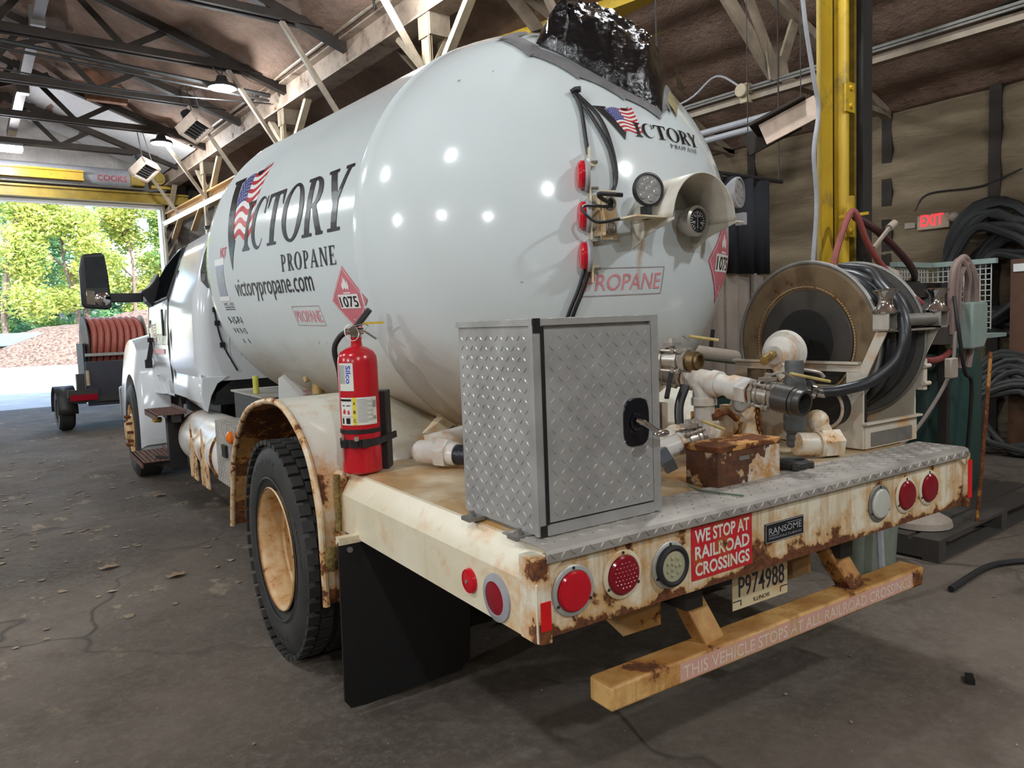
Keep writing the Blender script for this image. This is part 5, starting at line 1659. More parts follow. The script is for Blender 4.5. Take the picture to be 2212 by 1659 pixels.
t = .04 * H_
decal('plate_rim', flat2d([rect(0, 0, W_, t), rect(0, H_ - t, W_, H_), rect(0, 0, t, H_), rect(W_ - t, 0, W_, H_), rect(W_ * .08, H_ * .34, W_ * .35, H_ * .37), rect(W_ * .55, H_ * .80, W_ * .94, H_ * .83)]), pm, M_SILV, rp)
# licence plate
pz = MB().bb(-.205, .10, .15, .153, .545, .70).build('licence_plate', rusty('plate_paint', (0.72, 0.62, 0.40), 0.02, 0.05, 8), TK, smooth=0)
pm = plane_map((-.205, .1485, .545), (1, 0, 0), (0, 0, 1))
decal('plate_lettering', fit_text('P974988', .03, .285, .045, .075, .006), pm, mat('plate_blue_black', (0.03, 0.03, 0.05), 0.4), pz)
decal('plate_lettering', fit_text('ILLINOIS', .11, .20, .012, .015, .006), pm, mat('plate_blue_black', (0.03, 0.03, 0.05), 0.4), pz)
decal('plate_lettering', fit_text('APPORTIONED', .07, .23, .132, .014, .004), pm, mat('plate_blue_black', (0.03, 0.03, 0.05), 0.4), pz)
decal('plate_lettering', flat2d([rect(.0, .03, .04, .034), rect(.265, .03, .305, .034), rect(.04, .012, .044, .034), rect(.261, .012, .265, .034)]), pm, mat('plate_blue_black', (0.03, 0.03, 0.05), 0.4), pz)
MB().bb(-.12, .02, .153, .17, .6, .74).build('plate_bracket', M_DARKSTEEL, pz, smooth=0)
# step bumper
M_STEP = rusty('step_bumper_paint', (0.80, 0.50, 0.19), 0.12, 0.45, 6, rough=.4, stain=(0.42, 0.17, 0.035), grime=.35, top=(.5, (0.30, 0.12, 0.03), .75), spots=[(-.4, .1, .51, .18), (.42, .1, .51, .18), (.85, .05, .44, .1), (-.7, .1, .51, .1)], spot_gain=.25)
sb_ = MB().bb(-.86, .875, .05, .155, .425, .505).build('step_bumper', M_STEP, TK, smooth=20, bevel=.01, seg=3)
for x in (-.40, .42):
    MB().bar((x - .02, .26, .76), (x + .03, .105, .49), .085, .07, (0, 1, .3)).build('bumper_post', M_STEP, sb_, smooth=0, bevel=.008)
    MB().prism([(.2, .74), (.5, .74), (.5, .5), (.38, .46), (.2, .56)], (x - .12, 0, 0), (0, 1, 0), (0, 0, 1), (.012, 0, 0)).build('gusset_plate', rusty('gusset_paint', (0.40, 0.27, 0.14), 0.3, 0.3, 6), sb_, smooth=0)
decal('warning_lettering', fit_text('THIS VEHICLE STOPS AT ALL RAILROAD CROSSINGS', 0, 1.33, 0, .042, .012), plane_map((-.56, .0485, .443), (1, 0, 0), (0, 0, 1)), rusty('worn_pale_lettering', (0.80, 0.66, 0.54), 0.10, 0.3, 12, stain=(0.70, 0.42, 0.22)), sb_)
decal('warning_strip', flat2d([rect(0, 0, 1.36, .062)]), plane_map((-.575, .0492, .434), (1, 0, 0), (0, 0, 1)), rusty('worn_pink_sticker', (0.72, 0.40, 0.33), 0.14, 0.5, 9, stain=(0.70, 0.46, 0.22)), sb_)

# capped pipe along the deck front, clamps
cp = MB().lathe([(0, 0), (.048, 0), (.05, .004), (.05, .06), (.045, .062), (.045, .85), (0, .85)], (-1.16, 1.68, 1.035), (1, 0, 0), 24).build('capped_pipe', M_PIPE, TK)
for x in (-1.07, -.70):
    MB().tube([(x, 1.68 + .053 * math.cos(a), 1.035 + .053 * math.sin(a)) for a in np.linspace(-.9, PI + .9, 16)], .006, 8).build('u_bolt', M_GREYSTEEL, cp)
MB().bb(-1.12, -.5, 1.64, 1.72, .94, .99).build('pipe_bracket', M_CREAM, cp, smooth=0)

# side fuel tank tube, steps, hangers
tube = MB().lathe([(0, 0), (.18, .005), (.225, .05), (.232, .1), (.232, 1.42), (.21, 1.5), (.16, 1.58), (.15, 1.95), (0, 1.96)], (-.93, 3.95, .70), (0, 1, 0), 40).build('side_fuel_tank', rusty('side_tank_paint', (0.74, 0.73, 0.70), 0.10, 0.25, 4, spots=[(-1.0, 5.75, .7, .6), (-1.15, 4.4, .6, .2), (-1.15, 4.78, .6, .2)], spot_gain=.42, rough=.3), TK)
for y in (4.35, 4.78):
    MB().prism([(-.17, -.1), (.10, -.1), (.10, .07), (.04, .09), (.01, .20), (-.01, .34), (-.05, .24), (-.07, .11), (-.17, .07)], (-1.165, y, .55), (0, 1, 0), (-.02, 0, 1), (.01, 0, 0)).build('hanger_plate', rusty('hanger_paint', (0.72, 0.62, 0.45), 0.36, 0.3, 10), tube, smooth=0)
MB().tube([(-.93 + .236 * math.cos(a), 4.05, .7 + .236 * math.sin(a)) for a in np.linspace(0, 2 * PI, 36)[:-1]], .012, 8, True).build('strap', M_RUST, tube)
MB().tube([(-.93 + .19 * math.cos(a), 5.52, .7 + .19 * math.sin(a)) for a in np.linspace(0, 2 * PI, 36)[:-1]], .03, 8, True).build('strap', M_RUST, tube)
for (x0, x1, y0, y1, z) in ((-1.34, -1.1, 5.25, 5.95, .93), (-1.44, -1.15, 5.55, 6.35, .50)):
    stp = MB().bb(x0, x1, y0, y1, z - .006, z).bb(x0, x0 + .012, y0, y1, z - .05, z).bb(x1 - .012, x1, y0, y1, z, z + .03)
    for i in range(7):
        for j in range(12):
            q = Vector((x0 + .03 + (x1 - x0 - .06) * i / 6, y0 + .04 + (y1 - y0 - .08) * j / 11, z))
            stp.lathe([(.013, 0), (.011, .006), (.006, .006), (.006, 0)], q, (0, 0, 1), 8)
    so_ = stp.build('cab_step', rusty('rusty_step_steel', (0.10, 0.05, 0.038), 0.3, 0.1, 14, rough=.6, stain=(.14, .06, .035)), TK, smooth=0)
    MB().bb(x1 - .1, x1 - .04, y0 + .05, y1 - .05, z - .08, z - .006).build('step_arm', M_DARKSTEEL, so_, smooth=0)
MB().bb(-1.22, -1.08, 5.5, 5.62, .42, .90).bar((-1.15, 5.56, .44), (-1.3, 5.7, .49), .05, .08).build('step_hanger', M_BLACK, TK, smooth=0)
MB().cyl((-1.24, 5.75, .84), (-1.3, 5.72, .85), .025).build('yellow_cap', M_YELLOW, TK)
# side tool box in front of the fender, its lamp; small things by the tank
sbx = MB().bb(-1.16, -.8, 3.26, 3.85, .58, 1.0)
lugs(sbx, (-1.16, 3.26, .58), (0, 1, 0), (0, 0, 1), (-1, 0, 0), .59, .42, .035)
lugs(sbx, (-1.16, 3.26, 1.0), (1, 0, 0), (0, 1, 0), (0, 0, 1), .36, .59, .035)
sbx = sbx.build('side_box', M_ALUDIRTY, TK, smooth=0)
MB().lathe([(0, 0), (.04, 0), (.04, .02), (.02, .035), (0, .04)], (-1.16, 3.36, .93), (-1, 0, 0), 20).build('amber_lamp', mat('amber_lens', (0.75, 0.16, 0.01), 0.2), sbx)
MB().bb(-1.18, -1.16, 3.5, 3.6, .78, .86).build('latch', M_BLACK, sbx, smooth=0)
vb = MB().bb(-.95, -.55, 3.35, 4.15, .95, 1.17)
lugs(vb, (-.95, 3.35, 1.17), (1, 0, 0), (0, 1, 0), (0, 0, 1), .4, .8, .035)
vb.build('valve_box', mat('dark_box_paint', (0.03, 0.03, 0.03), 0.5), TK, smooth=0)
MB().bb(-.97, -.53, 3.33, 4.17, 1.165, 1.178).build('box_lid', M_ALUDIRTY, TK, smooth=0)
ep = MB().prism([(0, 0), (.24, 0), (.24, .12), (.16, .22), (.02, .14)], (-.88, 3.25, 1.15), (1, 0, 0), (0, .35, 1), (0, .004, 0)).build('shutoff_plate', M_WHITE, TK, smooth=0)
pm = plane_map(Vector((-.72, 3.244, 1.16)), (1, 0, 0), (0, .35, 1))
decal('shutoff_lettering', fit_text('EMERGENCY', 0, .08, .03, .014), pm, M_REDINK, ep)
decal('shutoff_lettering', fit_text('SHUTOFF', 0, .07, .008, .014), pm, M_REDINK, ep)
MB().cyl((-.72, 2.95, 1.2), (-.72, 2.95, 1.33), .035).cyl((-.78, 2.95, 1.31), (-.66, 2.95, 1.31), .028).hexa((-.8, 2.95, 1.31), (-.78, 2.95, 1.31), .036).hexa((-.66, 2.95, 1.31), (-.64, 2.95, 1.31), .036).build('fill_valve', rusty('old_brass', (0.5, 0.35, 0.15), 0.2, 0.2, 12, metal=.3), TK)
MB().cyl((-.93, 3.6, 1.18), (-.93, 3.6, 1.3), .02, n=10).build('yellow_bottle', mat('yellow_green_label', (0.5, 0.5, 0.08), 0.4), TK)

# cab -----------------------------------------------------------------
CBY = 4.92
LEV = [(1.2, 1.02, CBY + .02, 7.3, .10), (1.33, 1.05, CBY, 7.35, .12), (1.7, 1.045, CBY, 7.4, .12), (1.9, 1.03, CBY, 7.62, .12), (2.05, .985, CBY + .02, 7.48, .12),
       (2.3, .91, CBY + .06, 7.05, .12), (2.44, .85, CBY + .11, 6.7, .14), (2.52, .72, CBY + .22, 6.2, .2), (2.55, .4, CBY + .45, 5.9, .25)]


def rrect(w_, y0, y1, r, z, n=6):
    P = []
    for (cx_, cy_, a0) in ((w_ - r, y1 - r, 0), (-w_ + r, y1 - r, 90), (-w_ + r, y0 + r, 180), (w_ - r, y0 + r, 270)):
        for i in range(n + 1):
            a = math.radians(a0 + 90 * i / n)
            P.append((cx_ + r * math.cos(a), cy_ + r * math.sin(a), z))
    return P


rows = [rrect(w_, a, b_, r, z) for (z, w_, a, b_, r) in LEV]
rows = [r + [r[0]] for r in rows]
b = MB().grid(rows)
b.poly(rows[-1][:-1])
cab = b.build('cab', M_CAB, TK, smooth=50)
CW = lambda z: np.interp(z, [l[0] for l in LEV], [l[1] for l in LEV])
for s in (-1, 1):
    # sill that drops behind the door, with the wheel-arch cut
    MB().grid([[(s * 1.022, y, 1.26), (s * 1.028, y, 1.12), (s * 1.02, y, 1.03), (s * .995, y, .96 + .04 * k)] for k, y in enumerate((CBY + .012, 5.6, 6.2, 6.5))]).build('sill', M_CAB, cab, smooth=60, wall=1, solid=.012)
    MB().prism([(s * .99, .95), (s * 1.02, .97), (s * 1.035, 1.1), (s * 1.02, 1.24), (s * .80, 1.24), (s * .90, 1.18), (s * .955, 1.08)], (0, CBY + .004, 0), (1, 0, 0), (0, 0, 1), (0, .03, 0)).build('corner_leg', M_CAB, cab, smooth=0, bevel=.006)
    dz = [(6.3, 1.0), (6.9, .98), (7.25, 1.06), (7.42, 1.3), (7.45, 1.65), (7.45, 1.9), (6.25, 1.94), (6.22, 1.5), (6.24, 1.2)]
    skin = lambda y, z, o: Vector((s * (float(CW(max(z, 1.3))) + o - max(0, 1.3 - z) * .12), y, z))
    vs, fs = flat2d([dz])
    do = decal('door', (vs, fs), lambda x, y: skin(x, y, .008), M_CAB, cab, .08)
    md = do.modifiers.new('solid', 'SOLIDIFY')
    md.thickness = .012
    b = MB().tube([skin(y, z, .006) for y, z in dz], .007, 6, True)
    b.build('door_seam', M_BLACK, cab)
    wn = [(6.28, 1.96), (7.5, 1.93), (7.42, 2.03), (7.2, 2.16), (6.85, 2.3), (6.55, 2.38), (6.16, 2.42)]
    decal('side_window', flat2d([wn]), lambda x, y: skin(x, y, .006), M_GLASS, cab, .08)
    b = MB().tube([skin(y, z, .01) for y, z in wn], .012, 6, True)
    b.build('window_frame', M_BLACK, cab)
    MB().tube([skin(6.22, 1.5, .01), skin(6.2, 1.95, .01), skin(6.08, 2.42, .01), skin(6.0, 2.45, .0)], .006, 6).tube([skin(6.1, 1.1, .006), skin(6.08, 1.6, .006), skin(6.06, 2.2, .006)], .005, 6).build('pillar_seam', M_DARKSTEEL, cab)
    MB().box(skin(6.42, 1.72, .02), (.02, .05, .26)).build('door_handle', M_BLACK, cab, bevel=.008)
    # mirror
    ms = M_BLACK
    mi = MB().prism([(0, -.24), (.03, -.27), (.24, -.29), (.27, -.26), (.255, .1), (.235, .27), (.21, .29), (.06, .27), (.03, .25), (.0, .1)], (s * 1.69, 7.15, 2.17), (-s, 0, 0), (0, 0, 1), (0, .12, 0)).build('mirror', ms, cab, smooth=30, bevel=.015)
    decal('mirror_glass', flat2d([[(.05, -.07), (.245, -.07), (.225, .25), (.055, .24)]]), plane_map((s * 1.69, 7.147, 2.17), (-s, 0, 0), (0, 0, 1)), mat('dark_mirror_glass', (0.03, 0.035, 0.04), 0.06, 0.3), cab)
    MB().prism([(.045, -.235), (.12, -.245), (.125, -.1), (.045, -.09)], (s * 1.69, 7.135, 2.17), (-s, 0, 0), (0, 0, 1), (0, .02, 0)).lathe([(0, .03), (.05, .02), (.075, 0), (.075, -.02), (0, -.02)], (s * 1.50, 7.14, 1.99), (0, -1, 0), 24).build('convex_mirror', M_CHROME, cab, bevel=.004)
    MB().bar((s * 1.46, 7.2, 2.0), (s * 1.12, 7.2, 2.0), .06, .095).build('mirror_arm', ms, cab, smooth=0, bevel=.01)
    MB().prism([(-.02, -.14), (.07, -.04), (.12, .06), (.05, .10), (.0, .16), (-.06, .26), (-.08, .1)], (s * 1.02, 7.12, 2.0), (s, 0, 0), (0, 0, 1), (0, .3, 0)).build('mirror_mount', ms, cab, smooth=0, bevel=.01)
# rear window and rear wall details
def back_pt(x, z, o):
    w_, r_ = float(CW(z)), .12
    y_ = CBY + np.interp(z, [1.9, 2.05, 2.3, 2.44], [0, .02, .06, .11])
    k = abs(x) - (w_ - r_)
    if k > 0:
        y_ += r_ - math.sqrt(max(0.0, r_ * r_ - k * k))
    return Vector((x, y_ - o, z))


WR = [(-.93, 1.97), (-.965, 2.03), (-.955, 2.12), (-.915, 2.25), (-.87, 2.36), (-.80, 2.40)]
WR = WR + [(-x, z) for x, z in WR[::-1]]
decal('window_frame', flat2d([WR]), lambda x, z: back_pt(x, z, .006), M_BLACK, cab, .06)
decal('rear_window', flat2d([[(x * .93, 2.19 + (z - 2.19) * .72) for x, z in WR]]), lambda x, z: back_pt(x, z, .009), M_GLASS, cab, .06)
MB().tube([(-.74, CBY - .01, 1.28), (-.84, CBY - .012, 1.5), (-.88, CBY - .012, 1.7), (-.88, CBY - .012, 1.82), (-.83, CBY - .012, 1.9), (-.80, CBY - .012, 2.0)], .007, 6, smooth=6).build('cab_wire', M_BLACK, cab)
for x, z in ((-.885, 1.79), (-.875, 1.68), (-.845, 1.5)):
    MB().box((x, CBY - .015, z), (.04, .02, .04)).build('wire_clip', M_BLACK, cab, smooth=0)
MB().cyl((-.68, CBY + .005, 1.42), (-.68, CBY - .004, 1.42), .02).build('grommet_hole', M_BLACK, cab)
b = MB()
for P in ([(-.79, 1.36), (-.79, 1.84), (-.76, 1.87), (-.3, 1.87)], [(-.55, 1.36), (-.55, 1.62)]):
    b.tube([(x, CBY, z) for x, z in P], .006, 6)
b.build('pressed_rib', M_CAB, cab)
# dark wheel-house arch under the rear wall
MB().prism([(-.93, 1.0), (-.91, 1.1), (-.72, 1.24), (-.4, 1.27), (.4, 1.27), (.72, 1.24), (.91, 1.1), (.93, 1.0)], (0, CBY + .035, 0), (1, 0, 0), (0, 0, 1), (0, .5, 0)).build('cab_underside', M_BLACK, cab, smooth=0)
MB().bar((-.86, CBY + .28, 2.49), (-.42, CBY + .27, 2.57), .04, .03).build('roof_strip', M_BLACK, cab, smooth=0)
pmx = lambda x, y: Vector((-(float(CW(1.6)) + .0165), 7.28 - x, 1.50 + y))
decal('door_lettering', flat2d([[(a * .9, b_ * .9) for a, b_ in p] for p in main]), pmx, M_INK, cab)
decal('door_flag', flat2d([[(a * .9, b_ * .9) for a, b_ in p] for p in fl[0]]), lambda x, y: pmx(x, y) + Vector((.001, 0, 0)), M_PINK, cab)
decal('door_lettering', fit_text('NORTHBROOK, IL', .1, .9, -.22, .05), pmx, M_GREYSTEEL, cab)
decal('door_lettering', fit_text('847 724 1212', .1, .8, -.36, .05), pmx, M_GREYSTEEL, cab)
decal('door_lettering', flat2d([rect(.15, -.09, .85, -.04)]), pmx, M_PINK, cab)
MB().box((-1.068, 7.36, 1.36), (.004, .05, .12)).build('green_sticker', mat('green_sticker_ink', (0.04, 0.35, 0.2), 0.4), cab, smooth=0)
# bonnet and front wings
HL = [(7.35, 1.0, 1.06, 1.78), (7.9, .98, .9, 1.74), (8.6, .95, .75, 1.66), (9.2, .9, .7, 1.55), (9.45, .8, .72, 1.40)]
rows = []
for (y, w_, z0, z1) in HL:
    P = [(-w_, z0), (-w_ * 1.0, z1 - .3), (-w_ * .96, z1 - .1), (-w_ * .84, z1 - .02), (0, z1 + .03), (w_ * .84, z1 - .02), (w_ * .96, z1 - .1), (w_, z1 - .3), (w_, z0)]
    rows.append([(x, y, z) for x, z in P])
b = MB().grid(rows)
b.poly(rows[-1])
hoodm = b.build('bonnet', M_CAB, TK, smooth=50)
AX, AZ = 7.85, .53
for s in (-1, 1):
    A0 = [math.radians(a) for a in np.linspace(-14, 205, 26)]
    inn = [(AX - .64 * math.cos(a), AZ + .64 * math.sin(a)) for a in A0]
    outp = [(7.18, .44), (7.14, .75), (7.17, 1.02), (7.27, 1.3), (7.5, 1.52), (7.85, 1.62), (8.3, 1.6), (8.75, 1.45), (9.1, 1.15), (9.2, .8), (9.15, .5)]
    rows = [[], [], [], [], []]
    op = spline([Vector((a, 0, c_)) for a, c_ in outp], 3)
    m_ = len(op)
    for i in range(m_):
        a = A0[0] + (A0[-1] - A0[0]) * i / (m_ - 1)
        q = (AX - .64 * math.cos(a), AZ + .64 * math.sin(a))
        o = op[i]
        mid = Vector((o.x * .35 + q[0] * .65, 0, o.z * .35 + q[1] * .65))
        rows[0].append((s * .80, q[0], q[1]))
        rows[1].append((s * 1.235, q[0], q[1]))
        rows[2].append((s * 1.245, mid.x, mid.z))
        rows[3].append((s * 1.19, o.x * .85 + q[0] * .15, o.z * .85 + q[1] * .15))
        rows[4].append((s * .93, o.x, o.z))
    MB().grid(rows).build('front_wing', M_CAB, hoodm, smooth=60)
    la = MB().bar((s * 1.06, 7.26, 1.52), (s * 1.12, 7.17, 1.30), .05, .03, (0, 1, 0)).box((s * 1.06, 7.24, 1.55), (.09, .04, .05)).box((s * 1.12, 7.15, 1.30), (.07, .04, .09)).build('bonnet_latch', M_BLACK, hoodm, smooth=0, bevel=.006)
    MB().box((s * 1.05, 7.34, 1.72), (.02, .1, .08)).box((s * 1.05, 7.4, 1.58), (.02, .05, .08)).build('badge', M_DARKSTEEL, hoodm, smooth=0)
    MB().prism([(6.7, 1.0), (7.2, .98), (7.2, 1.3), (7.0, 1.15)], (s * 1.0, 0, 0), (0, 1, 0), (0, 0, 1), (s * .08, 0, 0)).build('wing_skirt', M_CAB, hoodm, smooth=0, bevel=.02)
    MB().bb(min(s * .7, s * 1.2), max(s * .7, s * 1.2), 9.3, 9.5, .55, .95).build('front_bumper_end', M_GREYSTEEL, hoodm, smooth=0, bevel=.03)
# ------------------------------------------------------------------ diamond plate tool box on the deck
tb = thing('tool_box', 'diamond plate aluminium tool box standing on the left of the rear deck', 'tool box', (-.84, .3, .985))
X0, X1, Y0, Y1, Z0, Z1 = -1.075, -.615, .085, .50, .997, 1.605
b = MB().bb(X0, X1, Y0 + .012, Y1, Z0, Z1 - .015)
lugs(b, (X0, Y1, Z0), (0, -1, 0), (0, 0, 1), (-1, 0, 0), Y1 - Y0 - .02, Z1 - Z0 - .03, .029, .026, .0050, .0024)
b.build('body', M_ALU, tb, smooth=0)
b = MB().bb(X0 - .006, X1 + .006, Y0 - .004, Y1 + .006, Z1 - .018, Z1)
b.bb(X0 - .006, X0 + .026, Y0 - .006, Y0 + .012, Z0, Z1 - .018).bb(X1 - .026, X1 + .004, Y0 - .006, Y0 + .012, Z0, Z1 - .018).bb(X0 + .026, X1 - .026, Y0 - .006, Y0 + .012, Z0 - .002, Z0 + .03)
lugs(b, (X0, Y0 - .0062, Z1 - .02), (1, 0, 0), (0, 0, 1), (0, -1, 0), X1 - X0, .022, .03, .02, .006, .0022, .001)
lugs(b, (X1 - .026, Y0 - .0062, Z0), (1, 0, 0), (0, 0, 1), (0, -1, 0), .03, Z1 - Z0, .03, .026, .006, .0022, .001)
lugs(b, (X0, Y0, Z1), (1, 0, 0), (0, 1, 0), (0, 0, 1), X1 - X0, Y1 - Y0, .03, .026, .0065, .0024)
b.build('rim', M_ALU, tb, smooth=0)
DX0_, DX1_, DZ0_, DZ1_ = X0 + .032, X1 - .03, Z0 + .036, Z1 - .030
b = MB().bb(DX0_, DX1_, Y0 - .008, Y0 + .01, DZ0_, DZ1_)
lugs(b, (DX0_, Y0 - .008, DZ0_), (1, 0, 0), (0, 0, 1), (0, -1, 0), DX1_ - DX0_, DZ1_ - DZ0_, .029, .026, .0050, .0024)
do = b.build('door', M_ALU, tb, smooth=0)
MB().bb(X0 + .020, X0 + .031, Y0 - .0085, Y0 - .0055, Z0 + .03, Z1 - .02).build('hinge_gap', M_BLACK, tb, smooth=0)
lc = Vector(at(1376, 912, Y=Y0 - .012))
MB().prism([(1.2 * .043 * math.copysign(abs(math.cos(a)) ** .6, math.cos(a)), .074 * math.copysign(abs(math.sin(a)) ** .6, math.sin(a))) for a in np.linspace(0, 2 * PI, 33)[:-1]], lc, (1, 0, 0), (0, 0, 1), (0, .008, 0)).lathe([(.026, .0), (.03, .004), (.026, .008), (.02, .003), (0, .002)], lc, (0, -1, 0), 28).build('latch', mat('gloss_black_latch', (0.008, 0.008, 0.012), 0.2), do, bevel=.003)
MB().tube([lc + Vector((-.005, -.006, .006)), lc + Vector((.01, -.03, -.004)), lc + Vector((.03, -.045, -.024)), lc + Vector((.045, -.05, -.03))], .009, 10, smooth=4).sphere(lc + Vector((.05, -.052, -.034)), .023, 16, (1.3, .7, .5)).build('latch_handle', M_CHROME, do)
for (x, y) in ((X0 - .025, Y1 - .09), (X0 - .025, Y0 + .06)):
    MB().bb(x - .03, x + .04, y - .025, y + .025, .985, .997).cyl((x - .005, y, .997), (x - .005, y, 1.004), .014).hexa((x - .005, y, 1.004), (x - .005, y, 1.014), .009).build('mounting_tab', M_GREYSTEEL, tb, smooth=20)
MB().bb(X0 - .004, X0 + .02, Y0 - .009, Y0 - .004, Z1 - .038, Z1 + .002).build('corner_cap', M_BLACK, tb, smooth=0)
MB().bb(X0 + .0, X0 + .022, Y0 - .009, Y0 - .004, Z0 - .002, Z0 + .03).build('corner_cap', M_BLACK, tb, smooth=0)
MB().bb(X0 + .01, X1 - .01, Y0 + .02, Y1 - .02, .985, .997).build('base_rail', M_GREYSTEEL, tb, smooth=0)

# ------------------------------------------------------------------ fire extinguisher
ec = Vector((-1.065, 1.40, .985))
fe = thing('fire_extinguisher', 'red fire extinguisher with chrome valve standing on the deck beside the fender', 'fire extinguisher', ec)
R_ = .083
cyl_ = MB().lathe([(0, .004), (.074, .004), (R_, .012), (R_, .47), (.080, .495), (.068, .515), (.045, .530), (.024, .538), (.022, .56), (.024, .575), (0, .575)], ec, (0, 0, 1), 48).build('cylinder', rusty('extinguisher_red_paint', (0.50, 0.010, 0.02), 0.02, 0.0, 10, spots=[tuple(ec + Vector((0, 0, 0)))[:3] + (.11,)], spot_gain=.2, rough=.22, stain=(0.20, 0.03, 0.02)), fe)
cm = lambda a0, z0, o=.0012: (lambda x, y: ec + Vector(((R_ + o) * math.cos(a0 + x / R_), (R_ + o) * math.sin(a0 + x / R_), z0 + y)))
ac_ = math.atan2(-1.605 - ec.y, -2.252 - ec.x)      # towards the viewer
lb = lambda nm, shp, a, z, m_, o=.0012, st_=.012: decal(nm, shp, cm(ac_ + a / R_, z, o), m_, cyl_, st_)
M_PAPER = mat('label_paper', (0.70, 0.70, 0.64), 0.45, var=.06)
lb('service_label', flat2d([rect(0, 0, .072, .115)]), -.092, .355, M_PAPER)
tx = fit_text('Silco', 0, .075, 0, .022, .02)
tx = ([(y, .1 - x) for x, y in [(v[0], v[1]) for v in tx[0]]], tx[1])
lb('service_lettering', ([(v[0] + .04, v[1] + .005) for v in tx[0]], tx[1]), -.092, .355, mat('blue_lettering', (0.03, 0.06, 0.5), .4), .002)
lb('service_lettering', flat2d([rect(.004 + .0055 * k, .03, .0065 + .0055 * k, .108) for k in range(6)]), -.092, .355, mat('grey_small_print', (0.3, 0.3, 0.28), .5), .002)
lb('instruction_label', flat2d([rect(0, 0, .17, .115)]), -.092, .212, M_PAPER)
lb('class_strip', flat2d([rect(.062, 0, .078, .115)]), -.092, .212, mat('label_yellow', (0.75, 0.6, 0.05), .4), .002)
for k, t in enumerate('ABC'):
    lb('class_lettering', fit_text(t, .066, .074, .085 - .036 * k, .013, .02), -.092, .212, M_INK, .0028)
lb('instruction_print', flat2d([rect(.002, .1, .058, .109)]), -.092, .212, M_INK, .002)
lb('instruction_print', flat2d([rect(.082, .105 - .0062 * k, .142 + (.004 if k % 3 else -.02), .1072 - .0062 * k) for k in range(16)] + [rect(.146, .02, .147, .11), rect(.15, .02, .166, .035), rect(.15, .07, .166, .1), rect(.0, .034, .06, .036)]), -.092, .212, mat('grey_small_print', (0.3, 0.3, 0.28), .5), .002)
lb('instruction_print', flat2d([rect(.008, .006, .018, .03), rect(.03, .006, .05, .03), rect(.012, .08, .026, .084), rect(.034, .08, .052, .084)]), -.092, .212, M_INK, .002)
lb('instruction_symbols', flat2d([[(.012, .05), (.026, .046), (.03, .06), (.02, .07)], [(.038, .046), (.05, .046), (.047, .062), (.04, .062)]]), -.092, .212, M_REDINK, .002)
vh = MB().cyl(ec + Vector((0, 0, .575)), ec + Vector((0, 0, .605)), .024).cyl(ec + Vector((-.045, .01, .6)), ec + Vector((.03, -.01, .6)), .014).lathe([(0, 0), (.019, 0), (.019, .012), (0, .014)], ec + Vector((-.02, -.022, .6)), (-.4, -.9, 0), 20).build('valve_head', M_CHROME, fe)
q = Vector((.75, -.55, 0)).normalized()
MB().bar(ec + Vector((-.01, 0, .615)), ec + q * .02 + Vector((0, 0, .635)), .028, .018).bar(ec + q * .012 + Vector((0, 0, .628)), ec + q * .065 + Vector((0, 0, .69)), .026, .024).build('squeeze_lever', M_BLACK, fe, smooth=0, bevel=.004)
MB().bar(ec + Vector((-.0, 0, .605)), ec + q * .04 + Vector((0, 0, .60)), .024, .008).bar(ec + q * .036 + Vector((0, 0, .602)), ec + q * .088 + Vector((0, 0, .565)), .026, .009).build('carry_handle', M_CHROME, fe, smooth=0, bevel=.002)
MB().tube([ec + Vector((-.03 + .03 * math.cos(a), -.03 + .012 * math.sin(a), .595 + .034 * math.sin(a))) for a in np.linspace(0, 2 * PI, 20)[:-1]], .0018, 6, True).tube([ec + Vector((.0 + .045 * math.cos(a), -.028, .612 + .016 * math.sin(a + .5))) for a in np.linspace(0, 2 * PI, 20)[:-1]], .0018, 6, True).build('pull_ring', M_STEEL, fe)
MB().bar(ec + Vector((.02, -.02, .632)), ec + Vector((.1, -.07, .632)), .006, .009).build('seal_tag', M_YELLOW, fe, smooth=0)
MB().tube([ec + Vector((-.03, .02, .6)), ec + Vector((-.055, .05, .575)), ec + Vector((-.07, .075, .52)), ec + Vector((-.045, .092, .4)), ec + Vector((-.04, .095, .15))], .012, 10, smooth=5).build('hose', M_RUBBER, fe)
bx_ = MB()
e1 = Vector((.80, -.6, 0)).normalized()
bp_ = ec + Vector((.115, .03, 0))
MB().bar(bp_ + Vector((0, 0, .002)), bp_ + Vector((0, 0, .34)), .085, .055, e1).build('bracket', mat('scuffed_black_bracket', (0.02, 0.02, 0.02), 0.45, scale=30), fe, smooth=0, bevel=.004)
MB().lathe([(R_ + .0005, .175), (R_ + .004, .176), (R_ + .004, .192), (R_ + .0005, .193)], ec, (0, 0, 1), 48).build('strap', M_BLACK, fe)
MB().lathe([(R_ + .001, .12), (R_ + .007, .122), (R_ + .007, .150), (R_ + .001, .152)], ec, (0, 0, 1), 48).bar(ec + Vector((-.10, -.02, .135)), ec + Vector((-.075, -.03, .135)), .03, .03).bar(ec + Vector((.06, -.06, .137)), ec + Vector((.16, .0, .147)), .008, .028).box(ec + Vector((-.062, -.075, .136)), (.02, .02, .034)).box(ec + Vector((-.02, -.09, .136)), (.03, .014, .034)).build('strap', M_BLACK, fe)
MB().tube([ec + Vector((-.088, -.02, .17)), ec + Vector((-.09, -.018, .06))], .003, 6).cyl(ec + Vector((-.055, -.083, .15)), ec + Vector((-.055, -.085, .165)), .01).build('buckle', M_STEEL, fe)

